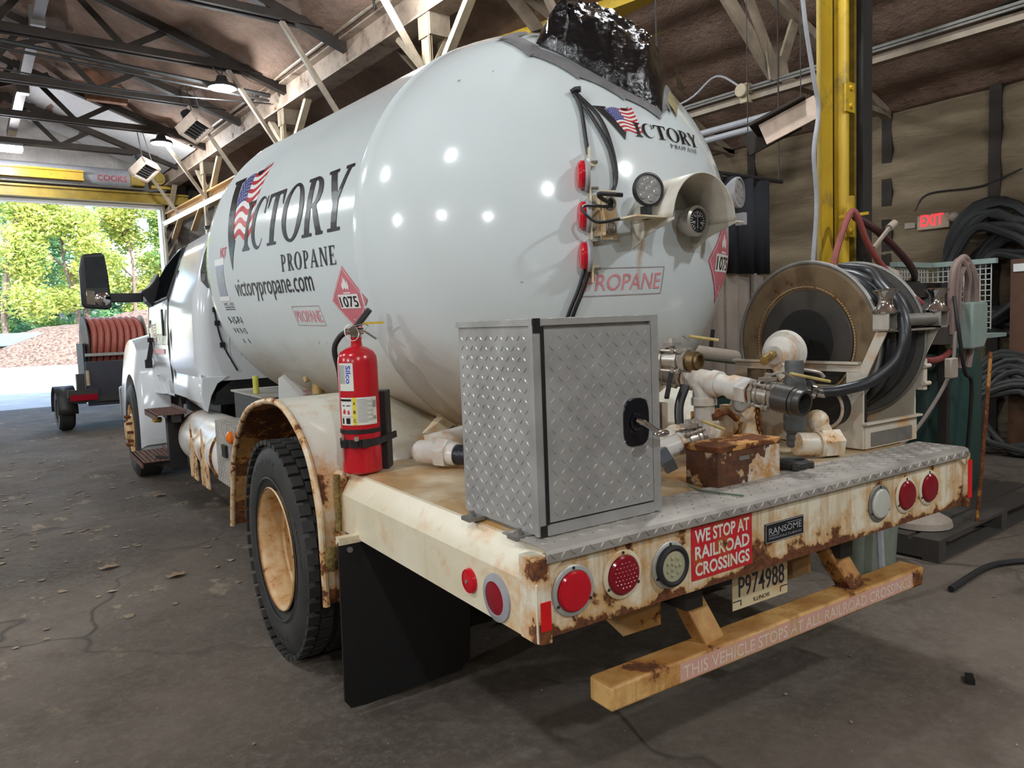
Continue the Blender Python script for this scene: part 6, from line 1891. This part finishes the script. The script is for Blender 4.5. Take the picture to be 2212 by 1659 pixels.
# ------------------------------------------------------------------ hose reel
rl = thing('hose_reel', 'big hose reel wound with thick black hose on the right of the deck', 'hose reel', (1.0, .6, .985))
ry, rz_, rr = .565, 1.455, .365
xa_, xb_ = .80, 1.16
M_REELFACE = rusty('brown_stained_flange', (0.22, 0.16, 0.09), 0.22, 0.3, 9, rough=.45, stain=(0.13, 0.08, 0.04), grime=.4)
for x, s in ((xa_, -1), (xb_, 1)):
    f_ = MB().lathe([(0, .0), (.10, .0), (.11, -.004), (.24, -.006), (.262, .004), (.345, .012), (rr - .006, .004), (rr - .006, -.006), (.25, -.014), (0, -.014)] if s < 0 else [(0, 0), (rr - .006, 0), (rr - .006, .012), (0, .012)], (x, ry, rz_), (-1, 0, 0), 72).build('flange', M_REELFACE if s < 0 else M_GREYSTEEL, rl)
    MB().tube([(x - .002, ry + rr * math.cos(a), rz_ + rr * math.sin(a)) for a in np.linspace(0, 2 * PI, 73)[:-1]], .0095, 8, True).build('flange_rim', M_GREYSTEEL, f_)
    if s < 0:
        MB().lathe([(0, .008), (.2, .008), (.235, .006), (.24, .002)], (x, ry, rz_), (-1, 0, 0), 48).build('face_disc', mat('dull_black_disc', (0.045, 0.040, 0.034), 0.45, var=.3, scale=6), f_)
        MB().lathe([(0, .011), (.15, .0105), (.152, .009)], (x, ry, rz_), (-1, 0, 0), 48).build('hub_disc', mat('black_hub', (0.010, 0.010, 0.011), 0.5), f_)
        b = MB()
        for i in range(120):
            a = 2 * PI * i / 120
            b.box((x - .0085, ry + .255 * math.cos(a), rz_ + .255 * math.sin(a)), (.008, .005, .009), rotm(a, 0, 0))
        b.build('chain', rusty('rusty_chain', (0.42, 0.32, 0.22), 0.3, 0.0, 20), f_)
MB().cyl((xa_ - .1, ry, rz_), (xb_ + .06, ry, rz_), .03).build('axle', M_DARKSTEEL, rl)
MB().cyl((xa_, ry, rz_), (xb_, ry, rz_), .16, n=32).build('drum', M_DARKSTEEL, rl)
b = MB()
for k in range(5):
    x = xa_ + .05 + .066 * k
    b.tube([(x + .012 * math.sin(a + k), ry + .27 * math.cos(a), rz_ + .27 * math.sin(a)) for a in np.linspace(0, 2 * PI, 49)[:-1]], .033, 12, True)
for k, (x, r_) in enumerate(((xa_ + .07, .305), (xa_ + .15, .318), (xa_ + .225, .32), (xa_ + .30, .305))):
    b.tube([(x + .03 * math.sin(a + k * 1.3), ry + (r_ + .012 * math.sin(2 * a + k)) * math.cos(a), rz_ + (r_ + .012 * math.sin(2 * a + k)) * math.sin(a)) for a in np.linspace(0, 2 * PI, 49)[:-1]], .033, 12, True)
b.build('wound_hose', M_HOSE, rl)
lead = [Vector((1.06, .56, 1.80)), Vector((1.055, .40, 1.77)), Vector(at(1905, 615, Y=.27)), Vector(at(1940, 660, Y=.15)), Vector(at(1955, 720, Y=.10)), Vector(at(1940, 775, Y=.12)), Vector(at(1885, 822, Y=.20)), Vector(at(1820, 842, Y=.29)), Vector(at(1772, 847, Y=.35))]
MB().tube(lead, .0245, 14, smooth=8).build('lead_hose', M_HOSE, rl)
# frame
M_RFRAME = rusty('reel_frame_paint', (0.62, 0.57, 0.48), 0.08, 0.12, 8, rough=.4)
for x in (.775, 1.185):
    b = MB()
    o = [(.30, .99), (.30, 1.10), (.33, 1.10), (.33, 1.34), (.35, 1.365), (.90, 1.365), (.92, 1.34), (.92, .99)]
    b.bb(x - .006, x + .006, .26, .95, .99, 1.265).bb(x - .006, x + .006, .27, .95, 1.325, 1.362)
    for y0_, y1_ in ((.26, .34), (.58, .66), (.88, .95)):
        b.bb(x - .006, x + .006, y0_, y1_, 1.265, 1.325)
    b.bb(x - .03, x + .006, .27, .95, 1.36, 1.372)
    b.build('side_plate', M_RFRAME, rl, smooth=0, bevel=.003)
MB().bb(.78, 1.19, .255, .262, .99, 1.10).bb(.76, 1.205, .235, .262, 1.098, 1.108).build('end_plate', M_RFRAME, rl, smooth=0, bevel=.002)
MB().bb(.78, 1.19, .94, .947, .99, 1.1).build('end_plate', M_RFRAME, rl, smooth=0, bevel=.002)
MB().bb(.82, 1.14, .25, .256, 1.0, 1.06).build('serial_plate', M_GREYSTEEL, rl, smooth=0)
mo = MB().cyl((.70, .40, 1.17), (.84, .40, 1.17), .085, n=28).build('motor', M_BLACK, rl)
MB().tube([(.70, .40 + .088 * math.cos(a), 1.17 + .088 * math.sin(a)) for a in np.linspace(0, 2 * PI, 30)[:-1]], .007, 8, True).build('motor_rim', M_RFRAME, mo)
MB().bb(.79, .83, .28, .33, 1.07, 1.34).build('dark_upright', M_BLACK, rl, smooth=0)
# fairlead rollers
for x, zt in ((.775, 1.0), (1.18, 1.0)):
    a_ = (x, .165, 1.585)
    MB().bar((x, .31, 1.22), (x - .0, .175, 1.51), .045, .008, (1, 0, 0)).build('fairlead_arm', M_RFRAME, rl, smooth=0, bevel=.002)
    MB().bb(x - .035, x + .035, .13, .2, 1.505, 1.512).bb(x - .035, x - .028, .13, .2, 1.505, 1.575).bb(x + .028, x + .035, .13, .2, 1.505, 1.575).build('roller_bracket', M_STEEL, rl, smooth=0)
    MB().lathe([(0, 0), (.047, 0), (.052, .008), (.038, .022), (.029, .044), (.028, .06), (.034, .078), (.049, .094), (.05, .10), (.03, .104), (0, .104)], (x, .165, 1.575), (0, 0, 1), 28).cyl((x, .165, 1.51), (x, .165, 1.575), .016).build('spool_roller', M_CHROME, rl)
MB().cyl((.82, .165, 1.545), (1.145, .165, 1.545), .026, n=20).build('cross_roller', M_GREYSTEEL, rl)
MB().bb(.78, 1.19, .15, .18, 1.498, 1.506).build('roller_plate', M_STEEL, rl, smooth=0)
MB().bb(1.18, 1.21, .22, .28, 1.22, 1.36).cyl((1.17, .215, 1.33), (1.22, .215, 1.33), .01).cyl((1.17, .215, 1.25), (1.22, .215, 1.25), .01).build('arm_clamp', M_RFRAME, rl, smooth=0)
MB().tube([(1.2, .4, 1.36), (1.24, .36, 1.33), (1.24, .34, 1.2), (1.23, .34, 1.0)], .02, 10, smooth=5).build('red_feed_hose', mat('bright_red_hose', (0.45, 0.05, 0.05), 0.4), rl)

# ------------------------------------------------------------------ pipework between tool box and reel
pm_ = thing('pipe_manifold', 'white pipe manifold with steel ball valves on the middle of the deck', 'pipework', (.15, .6, .985))
T = Vector(at(1520, 822, X=.20))
E_ = Vector(at(1716, 867, X=.215))
dr_ = (E_ - T).normalized()
L_ = (E_ - T).length


def seg(a, b_, r, r2=None, n=20):
    return MB().cyl(T + dr_ * a, T + dr_ * b_, r, r2, n)


tee = MB().cyl(T - dr_ * .075, T + dr_ * .075, .048, n=28).cyl(T - dr_ * .085, T - dr_ * .055, .055, n=28).cyl(T + dr_ * .05, T + dr_ * .085, .055, n=28)
tee.lathe([(.046, -.10), (.048, -.095), (.048, 0), (.03, .03), (0, .04)], T, (0, 0, 1), 28).lathe([(.055, -.105), (.055, -.075), (.048, -.07)], T, (0, 0, 1), 28)
tee.build('pipe_tee', M_PIPE, pm_)
MB().cyl(T + Vector((0, 0, -.09)), T + Vector((0, 0, -.27)), .044, n=28).cyl(T + Vector((0, 0, -.2)), T + Vector((0, 0, -.24)), .05, n=28).build('riser_pipe', M_PIPE, pm_)
seg(.08, .16, .044).build('nipple', M_PIPE, pm_)
MB().cyl(T + dr_ * .15, T + dr_ * .20, .052, n=28).hexa(T + dr_ * .20, T + dr_ * .25, .058).build('union', M_PIPE, pm_)
seg(.25, .262, .046).build('rusty_thread', M_RUST, pm_)


def ball_valve(a, b_, r, name, lever_to, side_, lever_m=M_BRASS):
    a, b_ = Vector(a), Vector(b_)
    d = (b_ - a).normalized()
    L = (b_ - a).length
    up = Vector((0, 0, 1))
    sd = d.cross(up).normalized()
    up = sd.cross(d).normalized()
    v = MB().cyl(a, b_, r, n=26).hexa(a, a + d * L * .16, r * 1.22).hexa(b_ - d * L * .16, b_, r * 1.22).cyl(a + d * L * .22, a + d * L * .34, r * 1.15, n=24).cyl(b_ - d * L * .34, b_ - d * L * .22, r * 1.15, n=24)
    v = v.build(name, M_STEEL, pm_)
    for s1 in (-1, 1):
        for s2 in (-1, 1):
            o = sd * (s1 * r * .95) + up * (s2 * r * .95)
            bt = MB()
            bt.cyl(a + d * L * .14 + o, b_ - d * L * .14 + o, r * .14, n=10)
            for f in (.14, .30, .70, .86):
                bt.hexa(a + d * (L * f - .006) + o, a + d * (L * f + .006) + o, r * .24)
            bt.build('valve_bolt', M_STEEL, v)
    c = (a + b_) / 2
    MB().cyl(c + up * r, c + up * (r + .03), r * .3).box(c + up * (r + .02), (.05, .05, .014)).hexa(c + up * (r + .03), c + up * (r + .042), .014).build('valve_stem', M_STEEL, v)
    l0, l1 = c + up * (r + .034), Vector(lever_to)
    k = l0.lerp(l1, .22) + Vector((0, 0, .02))
    MB().bar(l0, k, .024, .005).bar(k, l0.lerp(l1, .4), .02, .005).build('lever_shank', M_STEEL, v, smooth=0)
    MB().bar(k + (l1 - k) * .18, l1, .02, .012).build('valve_lever', lever_m, v, smooth=0, bevel=.004)
    return v


M_LEVER = mat('worn_yellow_lever', (0.50, 0.38, 0.14), 0.45, var=.3, scale=20)
v1a, v1b = T + dr_ * .262, T + dr_ * (L_ - .075)
cen = (v1a + v1b) / 2
ball_valve(v1a, v1b, .044, 'ball_valve', Vector(at(1792, 824, Y=.25)), 1, M_LEVER)
MB().cyl(T + dr_ * (L_ - .075), E_ + dr_ * .0, .056, n=30).lathe([(.05, 0), (.052, .04), (.05, .045), (.04, .045), (.036, -.02), (0, -.02)], E_, dr_, 30).lathe([(.054, .004), (.054, .018), (.05, .02)], E_, dr_, 30).build('outlet_coupling', mat('dark_steel_coupling', (0.10, 0.095, 0.09), 0.4, .7), pm_)
MB().cyl(E_ + dr_ * -.018, E_ + dr_ * -.01, .036, n=24).build('outlet_bore', mat('rust_red_bore', (0.16, 0.06, 0.03), 0.6), pm_)
# second valve pair at the left, behind the tool box corner
c0 = Vector(at(1416, 775, Y=.55))
c1 = Vector(at(1488, 779, Y=.40))
ball_valve(c0, c1, .040, 'ball_valve', Vector(at(1552, 735, Y=.38)), 1, M_LEVER)
d1 = (c1 - c0).normalized()
MB().cyl(c1, c1 + d1 * .035, .036, n=24).lathe([(.030, .03), (.030, .05), (.023, .05), (.021, .02), (0, .02)], c1, d1, 24).build('open_nipple', mat('dull_brass', (0.22, 0.15, 0.07), .45, .8), pm_)
c2 = T - dr_ * .085
ball_valve(c2 - dr_ * .16, c2 - dr_ * .012, .046, 'ball_valve', Vector(at(1440, 860, Y=.6)), 1, M_BLACK)
MB().cyl(c2 - dr_ * .018, c2, .05, n=24).build('rusty_thread', M_RUST, pm_)
# swivel head with check valve to the reel axle
s0 = Vector(at(1690, 762, Y=.50))
sd_ = Vector((.86, .2, .06)).normalized()
MB().lathe([(0, -.09), (.04, -.085), (.066, -.06), (.075, -.02), (.07, .0), (.092, .004), (.098, .03), (.088, .055), (.03, .06), (0, .06)], s0, sd_, 36).build('swivel_head', M_PIPE, pm_)
MB().tube([s0 + sd_ * .05, s0 + sd_ * .1 + Vector((0, 0, .02)), (xa_ - .05, ry, rz_)], .028, 12, smooth=5).build('swivel_spout', M_GREYSTEEL, pm_)
q0 = s0 + Vector((-.04, -.02, -.05))
MB().hexa(q0, q0 + Vector((.01, -.03, -.05)), .042).cyl(q0 + Vector((.01, -.03, -.05)), q0 + Vector((.03, -.06, -.12)), .034).hexa(q0 + Vector((.025, -.05, -.09)), q0 + Vector((.04, -.07, -.125)), .04).build('swivel_nut', rusty('rust_edged_white', (0.74, 0.72, 0.68), 0.22, .1, 14), pm_)
MB().cyl(s0 + Vector((-.09, -.02, .0)), s0 + Vector((-.13, -.03, -.01)), .018, n=8).cyl(s0 + Vector((-.13, -.03, -.01)), s0 + Vector((-.175, -.04, -.025)), .02, n=10).build('relief_valve', M_BRASS, pm_)
MB().tube([Vector(at(1712, 795, Y=.42)), Vector(at(1745, 800, Y=.40)), Vector(at(1770, 805, Y=.38)), Vector(at(1780, 815, Y=.37))], .008, 8, smooth=4).box(Vector(at(1718, 794, Y=.42)), (.06, .02, .03)).build('grip_lever', M_STEEL, pm_)
# hose end coupling and vertical grey drop
h1 = Vector(at(1768, 848, Y=.35))
h0 = Vector(at(1722, 838, Y=.36))
hd = (h1 - h0).normalized()
MB().hexa(h0, h0 + hd * .03, .03).cyl(h0 + hd * .03, h0 + hd * .05, .02).lathe([(.02, .05), (.04, .052), (.042, .075), (.034, .09), (.03, .1), (.024, .105), (.024, .16), (.0, .16)], h0, hd, 24).hexa(h0 + hd * .05, h0 + hd * .08, .044).build('hose_coupling', M_CHROME, pm_)
v0 = Vector(at(1716, 825, Y=.37))
MB().lathe([(0, .09), (.036, .09), (.04, .07), (.036, .03), (.046, 0), (.044, -.05), (.034, -.09), (.036, -.13), (.046, -.14), (.046, -.2), (.036, -.215), (.030, -.22), (.036, -.235), (.03, -.25), (.036, -.262), (.028, -.275), (0, -.28)], v0, (0, 0, 1), 28).build('drop_pipe', mat('dark_grey_paint', (0.085, 0.09, 0.09), 0.45), pm_)
# lower run: white rusty elbows and pump body
M_WR = rusty('rust_stained_white', (0.76, 0.72, 0.64), 0.26, 0.4, 12, stain=(.62, .32, .07))
MB().tube([(-.55, .95, 1.10), (-.1, .95, 1.10), (.05, .9, 1.10)], .045, 16).cyl((-.02, .93, 1.1), (.04, .905, 1.1), .055).build('side_tube', M_DUST, pm_)
MB().sphere((-.12, .62, 1.08), .07, 18).tube([(-.12, .62, 1.08), (.08, .65, 1.09), (.24, .68, 1.08), (.36, .66, 1.1)], .048, 14, smooth=4).cyl((.02, .64, 1.085), (.06, .645, 1.085), .06).hexa((.2, .67, 1.08), (.25, .675, 1.08), .064).build('lower_run', M_WR, pm_)
MB().lathe([(0, -.1), (.05, -.1), (.075, -.08), (.08, .04), (.06, .09), (.03, .1), (0, .1)], (.56, .72, 1.11), (0, 0, 1), 24).cyl((.40, .68, 1.1), (.56, .72, 1.1), .045).hexa((.42, .69, 1.1), (.47, .7, 1.1), .062).bb(.32, .36, .62, .66, .985, 1.2).build('pump_body', M_WR, pm_)
MB().bb(.18, .34, .66, .70, 1.14, 1.18).tube([(.2, .6, 1.16), (.28, .58, 1.18), (.34, .58, 1.14)], .015, 8).build('rusty_bracket', M_RUST, pm_)
MB().cyl((.42, .34, 1.05), (.52, .30, 1.04), .048).hexa((.52, .30, 1.04), (.60, .27, 1.04), .062).cyl((.505, .306, 1.04), (.525, .298, 1.04), .056).sphere((.56, .34, 1.13), .05, 16).cyl((.56, .34, 1.13), (.57, .3, 1.05), .04).build('rusty_elbow', M_WR, pm_)
a0 = Vector(at(1420, 976, Y=.42))
a1 = Vector(at(1465, 960, Y=.40))
MB().cyl(a0, a1, .040, n=22).hexa(a0 + Vector((-.03, -.03, -.02)), a0 + Vector((.01, -.01, -.03)), .05).cyl(a1, a1 + (a1 - a0).normalized() * .015, .044).build('lower_nipple', M_PIPE, pm_)
ball_valve(a1 + (a1 - a0).normalized() * .015, a1 + (a1 - a0).normalized() * .11, .036, 'ball_valve', Vector(at(1566, 928, Y=.3)), 1, M_LEVER)
MB().hexa(Vector(at(1428, 1000, Y=.36)), Vector(at(1450, 988, Y=.34)), .05).build('blue_grey_nut', mat('blue_grey_steel', (0.16, 0.18, 0.21), 0.4, .6), pm_)
# pressure gauge
p = Vector(at(1600, 872, Y=.66))
gn = Vector((-.55, -.8, .05)).normalized()
pg = MB().lathe([(0, -.02), (.034, -.02), (.036, 0), (.034, .006), (.03, .006), (.03, .002), (0, .002)], p, gn, 28).build('pressure_gauge', M_STEEL, pm_)
MB().lathe([(0, .0025), (.029, .0025), (.029, .0035), (0, .004)], p, gn, 24).build('gauge_face', mat('pale_gauge_face', (0.45, 0.46, 0.42), 0.3), pg)
MB().bar(p + gn * .006, p + gn * .006 + Vector((.012, -.008, .014)), .003, .001).build('gauge_needle', M_BLACK, pg, smooth=0)
MB().tube([p - gn * .02, p - gn * .05, p - gn * .05 + Vector((0, 0, -.12))], .012, 8).tube([p - gn * .05, p - gn * .05 + Vector((0, 0, .06)), p - gn * .05 + Vector((-.06, .02, .08))], .016, 8, smooth=3).build('gauge_pipe', M_RUST, pg)
MB().tube([T + Vector((-.08, .03, -.02)), T + Vector((-.13, .02, -.1)), T + Vector((-.15, .0, -.2))], .02, 10, smooth=4).build('black_bend', M_BLACK, pm_)
# white lidded pump cover behind
MB().lathe([(0, 0), (.16, 0), (.17, .02), (.165, .12), (.13, .16), (0, .18)], (-.12, 1.2, 1.06), (0, 0, 1), 28).build('pump_cover', M_WHITE, pm_)
# chain
cp0 = Vector(at(1632, 852, Y=.36))
b = MB()
for k in range(8):
    c = cp0 + Vector((.006 * math.sin(k), -.003 * k, -.022 * k))
    b.tube([c + (Vector((.009 * math.cos(a), 0, .016 * math.sin(a))) if k % 2 else Vector((0, .009 * math.cos(a), .016 * math.sin(a)))) for a in np.linspace(0, 2 * PI, 13)[:-1]], .0035, 6, True)
b.build('cap_chain', M_RUST, pm_)
# left union and taped hose by the extinguisher
lu = thing('pipe_union', 'white hex pipe union with black taped hose left behind the tool box', 'pipe fitting', (-.75, 1.2, .985))
f0, f1 = Vector((-.80, 1.36, 1.045)), Vector((-.66, 1.02, 1.045))
fd = (f1 - f0).normalized()
MB().cyl(f0, f0 + fd * .1, .052, n=26).sphere(f0, .052, 20).hexa(f0 + fd * .10, f0 + fd * .16, .066).cyl(f0 + fd * .16, f0 + fd * .2, .05, n=24).build('hex_union', M_PIPE, lu)
MB().cyl(f0 + fd * .2, f0 + fd * .40, .044, n=22).build('taped_hose', mat('shiny_black_tape', (0.012, 0.014, 0.025), 0.25, bump=.3, scale=60), lu)
MB().cyl(f0 + Vector((.02, .0, .03)), f0 + Vector((.42, .06, .06)), .042, n=22).build('branch_pipe', M_PIPE, lu)
MB().prism([(0, 0), (.22, .1), (.42, .1), (.42, .16), (.2, .16), (-.02, .05)], (-.72, 1.62, 1.0), (1, 0, 0), (0, 0, 1), (0, .08, 0)).build('bracket_arm', M_CREAM, lu, smooth=0, bevel=.005)
MB().cyl((-.70, 1.12, .985), (-.70, 1.12, 1.01), .02).build('support_foot', M_RUST, lu)

# ------------------------------------------------------------------ rusty box, dust cap, green strip
rb = thing('junction_box', 'badly rusted steel box with peeling white paint on the deck edge', 'box', (-.07, .25, .985))
n_ = NB('peeling_rusty_steel')
pt = n_.math('ADD', n_.noise(7, 5, 0.55), n_.math('MULTIPLY', n_.sep()[2], 0.5))
n_.t.nodes[-1]
pk = n_.ramp(pt, 0.54, 0.56)
rc_ = n_.ramp(n_.noise(30, 6, .7), .3, .7, (0.045, 0.018, 0.010), (0.16, 0.055, 0.022))
pc = n_.mix(n_.ramp(n_.noise(14, 5, .7), .42, .62), (0.66, 0.62, 0.54), (0.50, 0.25, 0.07))
n_.bump(n_.math('ADD', pk, n_.noise(40, 4)), .5, .006)
M_PEEL = n_.out(n_.mix(pk, rc_, pc), .6)
bx0, bx1, by0, by1, bz0, bz1 = -.245, .095, .175, .325, .987, 1.135
bo = MB().bb(bx0, bx1, by0, by1, bz0, bz1 - .01).build('body', M_PEEL, rb, smooth=0, bevel=.003)
MB().bb(bx0 - .004, bx1 + .004, by0 - .004, by1 + .004, bz1 - .022, bz1).build('lid', rusty('rusty_lid', (0.45, 0.28, 0.15), 0.72, .3, 8, rough=.6), rb, smooth=0, bevel=.003)
MB().bb(bx0 + .11, bx0 + .165, by0 - .003, by0, bz1 - .06, bz1 - .045).build('tag_plate', M_GREYSTEEL, rb, smooth=0)
b = MB()
for (x, z) in ((.1, .05), (.18, .1), (.18, .045)):
    b.lathe([(.005, 0), (.004, .003), (0, .004)], (bx0 + x, by0, bz0 + z), (0, -1, 0), 10)
b.build('rivet', M_GREYSTEEL, rb)
dc = thing('dust_cap', 'black four-eared hose dust cap lying on the deck beside the rusty box', 'cap', (.25, .21, .992))
cc = Vector(at(1712, 1003, Z=1.005))
b = MB().lathe([(.0, .0), (.05, .0), (.06, .005), (.062, .026), (.05, .034), (.043, .034), (.04, .012), (0, .01)], (cc.x, cc.y, .992), (0, 0, 1), 36)
for k in range(4):
    a = PI / 4 + PI / 2 * k
    b.box((cc.x + .063 * math.cos(a), cc.y + .063 * math.sin(a), 1.006), (.03, .03, .024), rotm(0, 0, a))
b.build('cap_body', mat('dark_rubber_cap', (0.03, 0.031, 0.03), 0.5), dc, bevel=.004)
MB().tube([Vector((cc.x - .02 + .05 * t, cc.y - .04 - .01 * t, .998)) for t in range(2)], .004, 6).build('lanyard', M_RUST, dc)
MB().tube([Vector(at(1487, 1049, Z=.996)), Vector(at(1510, 1058, Z=.997)), Vector(at(1550, 1064, Z=.998)), Vector(at(1606, 1071, Z=.997))], .0035, 6, smooth=5).build('green_strap', mat('dull_green_strap', (0.12, 0.17, 0.11), 0.6), label='thin green strap end lying on the deck in front of the rusty box', category='strap')

# ------------------------------------------------------------------ black plastic bundle taped on the tank
bp_ = thing('plastic_cover', 'crumpled shiny black plastic sheet taped over the top of the tank', 'cover', (0, 1.1, 2.9))
rg = random.Random(21)
c00, c10, c11, c01 = Vector((-.345, -.47)), Vector((.05, -.825)), Vector((.46, -.50)), Vector((-.04, -.2))
NX, NY = 72, 46
import mathutils
rows = []
for j in range(NY + 1):
    row = []
    for i in range(NX + 1):
        u, v = i / NX, j / NY
        p = c00.lerp(c10, u).lerp(c01.lerp(c11, u), v)
        p = p + Vector((-.05, -.075)) * math.sin(PI * u) * (1 - v)
        eu, ev = min(u, 1 - u) / .17, min(v, 1 - v) / .22
        e = min(1, eu) * min(1, ev)
        h = .012 + (e ** .55) * (.105 + .02 * math.sin(u * 5.3) + (.03 if .08 < u < .2 else 0) + .085 * u)
        q = top_pt(p.x, p.y, 0)
        f = mathutils.noise
        w1 = f.ridged_multi_fractal(Vector((u * 6, v * 4.5, 1.7)), 1.0, 2.1, 3, 0.9, 2.0) - 1.2
        w2 = f.noise(Vector((u * 15, v * 11, 4))) * .5
        w3 = f.ridged_multi_fractal(Vector((u * 13 + v * 5, v * 11, 7.7)), 1.0, 2.0, 3, 0.9, 2.0) - 1.2
        h += e ** .5 * (.022 * w1 + .016 * w2 + .011 * w3)
        d = Vector((f.noise(Vector((u * 7, v * 7, 9))), f.noise(Vector((u * 7, v * 7, 19))), 0)) * .025 * e
        row.append(q + Vector((-.10, -.25, 1)).normalized() * h + d)
    rows.append(row)
n_ = NB('shiny_black_plastic')
n_.bump(n_.noise(34, 5, .6, None, 1.5), .35, .008)
M_BAG = n_.out((0.006, 0.006, 0.007), .13, **{'Specular IOR Level': 0.42})
sh = MB().grid(rows).build('sheet', M_BAG, bp_, smooth=14, wall=1)
for (u, v, hh) in ((.03, .3, .07),):
    b = MB()
    p = c00.lerp(c10, u).lerp(c01.lerp(c11, u), v)
    q = top_pt(p.x, p.y, 0)
    b.add([q + Vector((-.06, .03, .02)), q + Vector((.05, -.04, .02)), q + Vector((.07, .0, hh)), q + Vector((.0, .07, .05))], [(0, 1, 2), (0, 2, 3), (1, 2, 3)])
    b.build('loose_corner', M_BAG, bp_, smooth=0)
b = MB()
b.add([top_pt(.34, -.56, .10), top_pt(.40, -.48, .12), Vector(at(1487, 212, Y=.86)), Vector(at(1462, 190, Y=.86))], [(0, 1, 2), (0, 2, 3)])
b.build('loose_corner', M_BAG, bp_, smooth=0)
n_ = NB('grey_duct_tape')
n_.bump(n_.noise(40, 4), .25, .004)
M_TAPE = n_.out(n_.mix(n_.ramp(n_.noise(9, 4), .3, .7), (0.17, 0.175, 0.18), (0.30, 0.30, 0.31)), .38, .3)


def tape(a, b_, wd, n=12):
    a, b_ = Vector(a), Vector(b_)
    t = (b_ - a).normalized()
    s_ = Vector((-t.y, t.x))
    rws = []
    for i in range(n + 1):
        p = a.lerp(b_, i / n)
        rws.append([top_pt(p.x + s_.x * wd * k, p.y + s_.y * wd * k, .006 + (.004 if abs(k) < .3 else 0)) for k in (-.5, -.2, .15, .5)])
    return MB().grid(rws)


for (a, b_, wd) in (((-.37, -.30), (-.385, -.52), .075), ((-.385, -.5), (-.28, -.68), .06), ((-.295, -.66), (-.13, -.775), .05), ((-.15, -.76), (.03, -.818), .05), ((.01, -.812), (.12, -.77), .05), ((.10, -.785), (.32, -.60), .06), ((-.40, -.32), (-.25, -.26), .08)):
    tape(a, b_, wd).build('duct_tape', M_TAPE, bp_, smooth=60, wall=1)
tape((.14, -.785), (.26, -.69), .06).build('clear_tape', mat('yellowed_clear_tape', (0.32, 0.28, 0.16), 0.25), bp_, smooth=60, wall=1)
